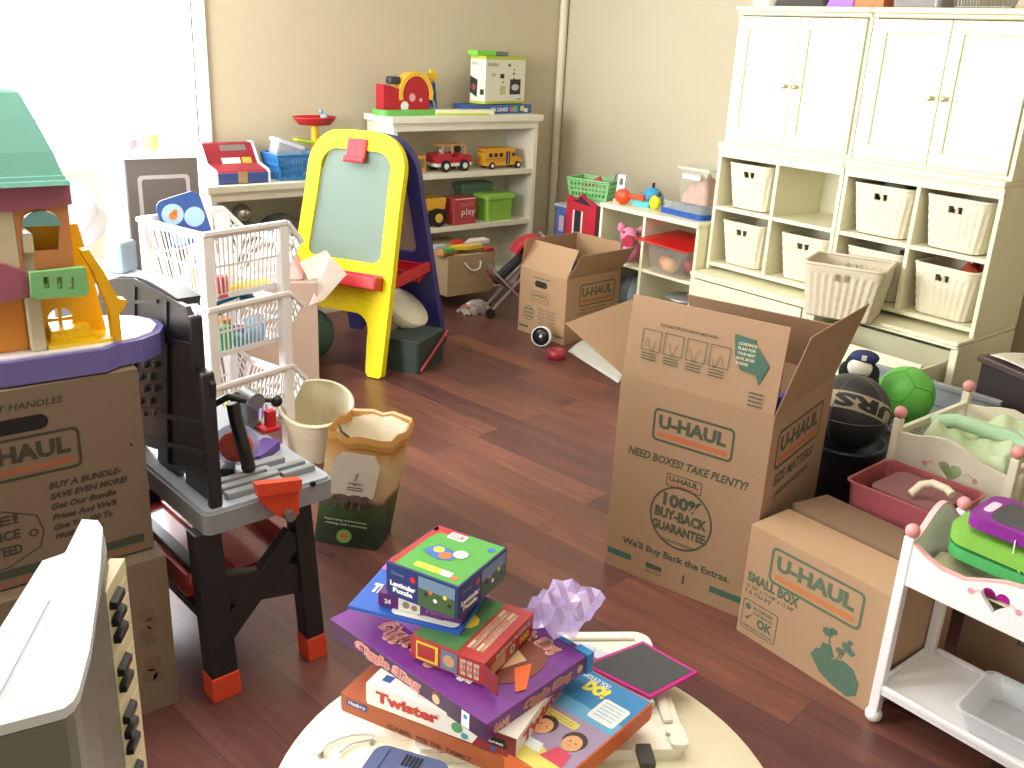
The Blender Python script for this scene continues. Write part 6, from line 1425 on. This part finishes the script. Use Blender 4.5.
g = G(); g.prism(rrect(-.05, -.04, .05, .04, .01), 0, .03); o = g.build('blue_pouch', mat('8aa8d0', .5), bevel=.006); o.matrix_world = T(2.44, 4.70, lz+.10) @ RX(8); tag(o, 'pale blue pouch in the right of the blue basket', 'pouch')
# toy scale: red tray, yellow stem, lime arm
sc_ = thing('toy_scale', 'toy balance scale with red tray, yellow stem and lime green arm', 'toy', (2.54, 4.77, lz), 0)
g = G(); g.prism(rrect(-.07, -.05, .09, .05, .02), 0, .03); g.build('scale_base', mat('e8c838', .4), sc_, bevel=.004)
g = G(); g.cyl((.0, 0, .03), (0, 0, .27), .022); g.build('yellow_stem', mat('e8b01c', .4), sc_)
g = G(); g.bar((-.12, 0, .19), (.09, 0, .15), .06, .016); g.build('lime_arm', mat('b4d820', .4), sc_, bevel=.006)
g = G(); g.lathe([(.001, .265), (.09, .265), (.12, .298), (.125, .305), (.12, .307), (.09, .275), (.001, .273)], 36, sy=.75, caps=False); g.build('red_tray', mat('b81c20', .4), sc_)
g = G(); g.ball((.10, -.02, .17), .022, n=10); g.ball((.15, -.03, .1), .03, n=10); g.build('toy_knob', mat('e89a30', .4), sc_)
g = G(); g.ball((0, 0, .024), .024, n=10); g.ball((-.02, 0, .055), .012, n=8); o = g.build('small_figure', mat('88a0b0', .5)); o.location = (2.60, 4.77, lz+.28); tag(o, 'small grey-blue toy figure sitting on the red scale tray', 'toy')
g = G(); g.lathe([(.001, 0), (.09, 0), (.10, .1), (.13, .15), (.135, .155), (.13, .16), (.001, .16)], 36, sx=.9, sy=.72); o = g.build('glass_bowl', mat('7a9a94', .1, alpha=.6)); o.location = (2.775, 4.72, lz); tag(o, 'greenish glass stack of dishes at the right end of the low bookcase', 'bowl')
# inside low bookcase (upper compartment)
li = .42+.016
g = G(); g.ball((0, 0, .05), .05, n=14); o = g.build('silver_ball', mat('b0b0ae', .2, metal=.8)); o.location = (2.06, 4.68, li+.09); tag(o, 'shiny silver ball on the grey stand inside the low bookcase', 'ball')
g = G(); g.box(-.06, -.05, 0, .06, .05, .088); o = g.build('grey_case', mat('6e6c6a', .5), bevel=.008); o.location = (2.06, 4.69, li+.0005); tag(o, 'grey case under the silver ball inside the low bookcase', 'case')
heap('grey_fabric', 'dark grey toys heaped on the low bookcase shelf', 'toy', (2.3, 4.71, li), 0, .30, .2, .09, mat('5f5c5a', .7), 41)
g = G(); g.cyl((0, 0, 0), (0, 0, .14), .03); g.cyl((0, 0, .14), (0, 0, .165), .03, 1); o = g.build('spray_bottle', [mat('3a3432', .5), mat('c05040', .4)]); o.location = (2.52, 4.67, li+.0005); tag(o, 'dark bottle with red cap inside the low bookcase', 'bottle')
heap('beige_bag', 'cream cloth bag inside the low bookcase beside the easel', 'bag', (2.63, 4.70, li), 0, .14, .18, .14, mat('c8c0a8', .8), 43, n=14)
# ---- play kitchen with framed grey side
pk = thing('toy_kitchen', 'white toy kitchen with grey side panel and light frame left of the low bookcase', 'toy kitchen', (1.355, 4.25, 0), -4)
g = G(); g.box(-.02, .02, 0, .31, .40, .93, 0); g.build('white_cabinet', mat('f4f4f6', .4), pk, bevel=.004)
g = G(); g.box(.0, 0, .0, .31, .02, .93); g.build('grey_panel', mat('6a6460', .5), pk, bevel=.002)
MFk = fr((0, 0, 0), (1, 0, 0), (0, 0, 1)); g = G(); a = rrect(.045, .2, .27, .86, .02); b = rrect(.062, .217, .253, .843, .012); g.ring(a, b, 0, MFk, .001); g.build('frame_line', mat('b8b4b4', .4), pk)
g = G(); g.box(-.03, -.01, .93, .325, .41, .95); g.build('kitchen_top', mat('fafafa', .4), pk, bevel=.003)
g = G(); g.ball((0, 0, .025), .03, n=10, sc=(1.2, 1, .8)); o = g.build('pink_toy', mat('f08aa8', .4)); o.location = (1.44, 4.42, .951); tag(o, 'small pink toy on the white toy kitchen top', 'toy')
g = G(); g.cyl((0, 0, 0), (0, 0, .065), .032, r2=.038); o = g.build('yellow_cup', mat('f0e070', .4)); o.location = (1.53, 4.42, .9505); tag(o, 'yellow cup on the white toy kitchen top', 'cup')
# play table, white bag and odds in front of the window
at = thing('play_table', 'grey and white play table under the window behind the toy house', 'table', (.80, 3.42, 0), 16)
g = G(); g.box(0, 0, .56, .42, .62, .60, 0); g.build('table_top', mat('e8e8ee', .25), at, bevel=.006)
g = G(); g.box(.02, .02, .35, .40, .60, .56, 0); g.build('grey_apron', mat('9a9aa2', .5), at, bevel=.003)
for x, y in ((.02, .02), (.36, .02), (.02, .56), (.36, .56)): g = G(); g.box(x, y, 0, x+.04, y+.04, .35); g.build('leg', mat('6a6a72', .5), at)
ATM = T(.80, 3.42, 0) @ RZ(16)
g = G()
def puff(u, v):
    a = 2*PI*u; b = PI*v; r = .19*(1+.10*math.sin(3*a+2*b)+.06*math.sin(7*a-5*b)); return (r*math.sin(b)*math.cos(a), r*math.sin(b)*math.sin(a), .17-r*math.cos(b)*.85)
g.grid(puff, 40, 24); o = g.build('white_plastic_bag', mat('f6f4f6', .3, alpha=.85)); o.matrix_world = ATM @ T(.24, .40, .602); tag(o, 'big puffy white plastic bag on the play table under the window', 'bag')
g = G(); g.box(-.05, -.04, 0, .05, .04, .12); o = g.build('blue_grey_toy', mat('8ea4b4', .4), bevel=.015); o.matrix_world = ATM @ T(.36, .12, .6005) @ RZ(20); tag(o, 'blue-grey toy with dark front beside the white plastic bag', 'toy')
g = G(); g.prism(rrect(-.05, -.02, .05, .02, .01), 0, .03); g.ball((.04, 0, .04), .018, n=8); o = g.build('red_toy', mat('a81828', .4), bevel=.004); o.matrix_world = ATM @ T(.05, .10, .6005); tag(o, 'dark red toy on the play table next to the toy house', 'toy')
g = G(); g.tube([(0, 0, .012), (.05, .02, .012), (.09, 0, .012), (.13, .03, .012)], .01); o = g.build('purple_ribbon', mat('9a2a9a', .4)); o.matrix_world = ATM @ T(.10, .03, .6005); tag(o, 'purple ribbon toy on the front edge of the play table', 'toy')
# ---- organizer contents
oz = .0885
OM = lambda y, x, z: T(3.68+x, 3.69-y, z)
ozm = .375+.0095; ozb = .07+.0185; ozt = .6815
pig = thing('pink_plush_dog', 'pink toy animal with red snout in the upper left square of the organizer', 'toy', (3.72, 3.48, ozm), -120)
g = G(); g.ball((0, 0, .07), .065, n=14, sc=(1, .9, .9)); g.ball((.03, -.02, .15), .05, n=12); g.ball((.0, .05, .17), .022, n=8, sc=(.7, 1, 1.3)); g.ball((.0, -.06, .19), .022, n=8, sc=(.7, 1, 1.3)); g.build('plush_body', mat('d880a0', .7), pig)
g = G(); g.cyl((.06, -.03, .14), (.10, -.05, .135), .026, r2=.03); g.build('red_snout', mat('b83048', .5), pig); g = G(); g.ball((.065, .01, .17), .007, n=6); g.ball((.05, -.06, .175), .007, n=6); g.build('eye', BLK, pig)
g = G(); g.box(0, 0, 0, .12, .14, .17); o = g.build('beige_box', mat('c8b890', .6), bevel=.003); o.matrix_world = OM(.155, .12, ozm+.0005) @ RZ(-90); tag(o, 'beige box behind the pink toy in the organizer', 'box')
rl = thing('red_lidded_bin', 'clear bin with slanting red lid in the upper right square of the organizer', 'storage box', (3.785, 3.175, ozm+.001), -90)
w, d, h = .27, .28, .15; k = .85
g = G(); g.loft([[(x, y, 0) for x, y in rrect(-w/2*k, -d/2*k, w/2*k, d/2*k, .03)], [(x, y, h) for x, y in rrect(-w/2, -d/2, w/2, d/2, .035)]], 0, None, False); g.build('bin_body', mat('c8c0bc', .12, alpha=.25), rl)
g = G(); g.hexa([(-.16, -.19, h+.015), (.155, -.15, h-.005), (.155, .14, h+.03), (-.16, .14, h+.03)], [(-.16, -.19, h+.022), (.155, -.15, h+.002), (.155, .14, h+.037), (-.16, .14, h+.037)]); g.build('red_lid', mat('c81c1c', .3, alpha=.95), rl, bevel=.002)
for k, (c, lab, x, y) in enumerate((('d88850', 'orange', -.06, -.04), ('c86a6a', 'dull red', .05, .02), ('e0b070', 'sandy', .0, -.08), ('b8a8b0', 'grey-pink', .02, .08))):
    g = G(); g.ball((0, 0, .045), .045, n=8, sc=(1, 1, .9)); o = g.build('toy_food', mat(c, .5)); o.matrix_world = T(3.785, 3.175, ozm+.0015) @ RZ(-90) @ T(x, y, .002); tag(o, f'{lab} toy piece inside the red lidded clear bin', 'toy')
g = G(); g.grid(lambda u, v: (.11*math.cos(2*PI*u)*math.sin(PI*v)*(1+.1*math.sin(9*u*2*PI)), .11*math.sin(2*PI*u)*math.sin(PI*v), .1-.1*math.cos(PI*v)*(1+.05*math.sin(13*u*6))), 30, 16, smooth=False); o = g.build('water_bottles_pack', mat('b8c8d4', .1, alpha=.6)); o.location = (3.84, 3.53, ozb+.001); tag(o, 'clear blue plastic wrapped pack in the lower left square of the organizer', 'pack')
tp = thing('tin_pot', 'patterned round tin with grey lid in the lower right square of the organizer', 'tin', (3.79, 3.13, ozb+.0005), 0)
g = G(); g.cyl((0, 0, 0), (0, 0, .165), .085, n=32); g.build('tin_body', mat('6a4a2c', .5, var=.9, scale=25), tp); g = G(); g.lathe([(.001, .165), (.10, .165), (.102, .175), (.09, .183), (.001, .187)], 32); g.build('tin_lid', mat('a8a8a8', .3, metal=.5), tp)
# organizer top
oi = thing('toy_gun', 'orange-red plastic toy with barrel on the organizer top', 'toy', (3.735, 3.585, ozt), -75)
g = G(); g.ball((0, 0, .042), .042, n=12, sc=(1.1, .7, 1)); g.cyl((.02, 0, .05), (.10, .0, .05), .012); g.box(.09, -.012, .035, .13, .012, .065); g.build('toy_body', mat('d84818', .4), oi); g = G(); g.box(-.05, -.015, 0, -.01, .015, .025); g.build('toy_grip', mat('e8b0a0', .4), oi)
bi = thing('toy_tent', 'blue cone shaped toy with black knob on the organizer top', 'toy', (3.90, 3.52, ozt), 0)
g = G(); g.lathe([(.065, 0), (.06, .05), (.035, .08), (.008, .09)], 6); g.build('blue_cone', mat('3a9ad0', .4), bi); g = G(); g.cyl((0, 0, .09), (0, 0, .115), .008); g.build('black_knob', BLK, bi)
g = G(); g.prism(rrect(-.06, -.02, .05, .02, .01), 0, .03); o = g.build('turquoise_toy', mat('58c0c0', .4), bevel=.004); o.location = (3.79, 3.485, ozt+.0005); o.rotation_euler = (0, 0, -1.4); tag(o, 'turquoise flat toy below the blue cone on the organizer', 'toy')
yi = thing('toy_bird', 'yellow rounded toy with black knob on the organizer top', 'toy', (3.775, 3.385, ozt), 0)
g = G(); g.ball((0, 0, .038), .038, n=12, sc=(.7, .9, 1)); g.build('toy_body', mat('e8d818', .4), yi); g = G(); g.cyl((0.0, -.01, .07), (.01, -.02, .092), .009); g.build('black_knob', BLK, yi)
bl2 = thing('blue_lid_tray', 'flat clear box with blue base at the right end of the organizer top', 'storage box', (3.875, 3.185, ozt), -94)
g = G(); g.prism(rrect(-.155, -.13, .155, .13, .04), 0, .028); g.build('blue_base', mat('2450a0', .35), bl2, bevel=.006); g = G(); g.loft([[(x, y, .0285) for x, y in rrect(-.15, -.125, .15, .125, .04)], [(x, y, .06) for x, y in rrect(-.13, -.105, .13, .105, .03)]], 0, None, False); g.build('clear_cover', mat('b8c4cc', .1, alpha=.4), bl2)
cb2 = thing('clear_bin', 'tall clear bin of pinkish toys with white handle on the blue based box', 'storage box', (3.90, 3.17, ozt+.0605), -92)
g = G(); w, d, h = .21, .2, .17; g.loft([[(x, y, 0) for x, y in rrect(-w*.44, -d*.44, w*.44, d*.44, .02)], [(x, y, h) for x, y in rrect(-w/2, -d/2, w/2, d/2, .02)]], 0, None, False); g.build('bin_body', mat('d8d4c8', .15, alpha=.22), cb2)
g = G(); g.prism(rrect(-w/2-.006, -d/2-.006, w/2+.006, d/2+.006, .02), h, h+.012); g.build('bin_lid', mat('e8e8dc', .3, alpha=.6), cb2); g = G(); g.box(-.06, -d/2-.012, h-.045, .06, -d/2-.001, h-.022); g.build('white_handle', mat('f4f4ec', .4), cb2, bevel=.003)
heap('pink_toys', 'pinkish brown toys inside the tall clear bin', 'toy', (3.90, 3.17, ozt+.062), -92, .17, .16, .11, mat('c8a090', .7, var=.3, scale=40), 51, n=14)
# toy fire station and green basket
fs = thing('toy_fire_station', 'red and blue toy fire station standing left of the organizer', 'toy playhouse', (3.665, 3.945, 0), -90)
W, H = .235, .655
g = G(); g.box(0, .02, 0, W, .30, H); g.build('station_body', mat('3c5a90', .5), fs, bevel=.003)
g = G(); g.prism([(0, 0), (W, 0), (W, H), (W*.8, H+.02), (W*.65, H+.025), (W*.5, H+.05), (W*.35, H+.025), (W*.2, H+.02), (0, H+.03)], -.018, 0, 0, MF_); fd = g.build('red_front', mat('b01c30', .45), fs, bevel=.002)
g = G(); g.rect(.07, .46, .05, .15, 0, MF_, .001); g.rect(.055, .46, .014, .15, 1, MF_, .001); g.rect(.122, .46, .014, .15, 1, MF_, .001); g.rect(.08, .22, .05, .12, 0, MF_, .001); g.rect(.066, .22, .013, .12, 1, MF_, .001); g.rect(.132, .22, .013, .12, 1, MF_, .001)
g.flat([(.03, .66), (.2, .645), (.16, .67), (.115, .695), (.09, .67)], 0, MF_, .001); g.disc(.115, .40, .03, 2, MF_, .0012, 8); g.disc(.17, .37, .02, 3, MF_, .0012, 7); g.rect(.03, .36, .02, .05, 1, MF_, .001); g.build('front_pictures', [mat('1c1a20', .5), mat('d0ccc4', .5), mat('d89a3c', .5), mat('8aa8c0', .5)], fd)
g = G(); g.box(-.13, .04, 0, -.002, .26, .60, 0); g.build('blue_wing', mat('445fa0', .5), fs, bevel=.003); g = G(); g.box(-.135, .03, .60, -.002, .27, .615); g.build('wing_roof', mat('9aa4ac', .5), fs); g = G(); Mw = MF_ @ T(0, 0, -.04); g.rect(-.10, .46, .04, .09, 1, Mw, .001); g.rect(-.05, .44, .04, .12, 0, Mw, .001); g.rect(-.12, .38, .1, .02, 2, Mw, .001); g.build('wing_pictures', [mat('1c1a20', .5), mat('b898a0', .5), mat('8a98b0', .5)], fs)
g = G(); g.box(-.0, .02, H+.001, W, .31, H+.012); g.build('grey_roof', mat('a4aaa4', .5), fs)
perf_basket('plastic_basket', 'green perforated plastic basket of toys on the toy fire station', .27, .19, .105, T(3.81, 3.875, H+.0135) @ RZ(-72), mat('7cba78', .4), nc=10)
g = G(); g.prism(rrect(-.07, -.018, .06, .018, .012), 0, .03); o = g.build('red_tool', mat('c02430', .4), bevel=.004); o.matrix_world = T(3.80, 3.88, .735) @ RZ(-60) @ RY(-32); tag(o, 'red toy tool sticking out of the green basket', 'toy')
g = G(); g.tube([(-.06, 0, 0), (0, .01, .02), (.06, 0, .03), (.07, 0, .07), (.09, 0, .075), (.09, 0, .03)], .007); o = g.build('grey_tool', mat('8a8a86', .4)); o.matrix_world = T(3.83, 3.83, .745) @ RZ(-70); tag(o, 'grey toy tool lying in the green basket', 'toy')
g = G(); g.box(0, 0, 0, .045, .012, .145); g.box(.012, -.001, .09, .033, 0, .125, 1); o = g.build('white_remote', [mat('d8d8d4', .4), mat('3a3a3c', .4)], bevel=0); o.matrix_world = T(3.77, 3.675, ozt+.001) @ RZ(-70) @ RX(-8); tag(o, 'slim white remote leaning on the green basket', 'remote')
# ---- doll stroller and floor bits
stt = thing('doll_stroller', 'toy doll stroller with red hood and grey frame behind the open moving box', 'toy stroller', (3.38, 4.05, 0), -30)
g = G(); S_ = mat('b8b4b0', .35, metal=.5)
for a, b in (((-.13, -.06, .03), (.10, -.06, .30)), ((.13, -.06, .03), (-.12, -.06, .27)), ((-.13, .10, .03), (.10, .10, .30)), ((.13, .10, .03), (-.12, .10, .27)), ((.10, -.06, .30), (.16, -.06, .46)), ((.10, .10, .30), (.16, .10, .46)), ((.16, -.06, .46), (.16, .10, .46)), ((-.13, -.06, .03), (-.13, .10, .03)), ((.13, -.06, .03), (.13, .10, .03))): g.bar(a, b, .012)
g.build('stroller_frame', S_, stt)
g = G(); g.slab([(-.14, -.05, .24), (.02, -.05, .14), (.02, .09, .14), (-.14, .09, .24)], .008); g.slab([(.02, -.05, .14), (.12, -.05, .36), (.12, .09, .36), (.02, .09, .14)], .008); g.build('maroon_seat', mat('6a2030', .7), stt)
g = G(); g.loft([[(.11+.13*math.cos(a)*s, y, .33+.13*math.sin(a)*s) for a in [PI*.15*k for k in range(1, 7)]]+[(.11+.115*math.cos(a)*s, y, .33+.115*math.sin(a)*s) for a in [PI*.15*k for k in range(6, 0, -1)]] for y, s in ((-.07, .9), (-.03, 1), (.07, 1), (.11, .9))], 0, None, False); g.build('red_hood', mat('b02838', .6), stt)
for x in (-.13, .13):
    for y in (-.075, .115): g = G(); g.cyl((x, y-.008, .028), (x, y+.008, .028), .028); g.build('wheel', WHL, stt)
g = G(); g.bar(PY(494, 282, 4.14), PY(528, 250, 4.02), .07, .05); o = g.build('black_tube_bag', mat('2c2c30', .7), bevel=.015); tag(o, 'black padded bar across the doll stroller', 'bar')
rw = thing('ribbon_roll', 'black disc with white rim leaning on the open moving box', 'toy wheel', (3.13, 3.50, .0), -62)
g = G(); Mr = T(0, .02, .052) @ RX(78); g.lathe([(.001, -.02), (.046, -.02), (.046, .02), (.001, .02)], 32, 0, Mr); g.build('black_disc', BLK, rw); g = G(); g.lathe([(.047, -.014), (.052, -.012), (.052, .024), (.047, .024)], 32, 0, Mr, caps=False); g.build('white_rim', HUB, rw); g = G(); g.ball((0, 0, .022), .008, n=6, M=Mr); g.build('hub', HUB, rw)
g = G(); g.lathe([(.028, 0), (.045, 0), (.045, .045), (.028, .045), (.028, 0)], 32, caps=False); o = g.build('tape_roll', mat('a02838', .35)); p = PZ(556, 358, 0); o.location = (p.x, p.y, 0); tag(o, 'dark red roll of tape on the floor before the open moving box', 'tape')
pA, pB, pC, pD = PZ(568, 352), PZ(596, 341), PZ(640, 362), PZ(618, 384)
g = G(); g.grid(lambda u, v: tuple((pA*(1-u)*(1-v)+pD*u*(1-v)+pC*u*v+pB*(1-u)*v)+V(0, 0, .004+.03*math.sin(PI*v)*(1-.5*u))), 14, 10); o = g.build('paper_sheet', mat('c4c4bc', .6), solid=.001); tag(o, 'curled grey-white sheet on the floor between the two open moving boxes', 'paper')
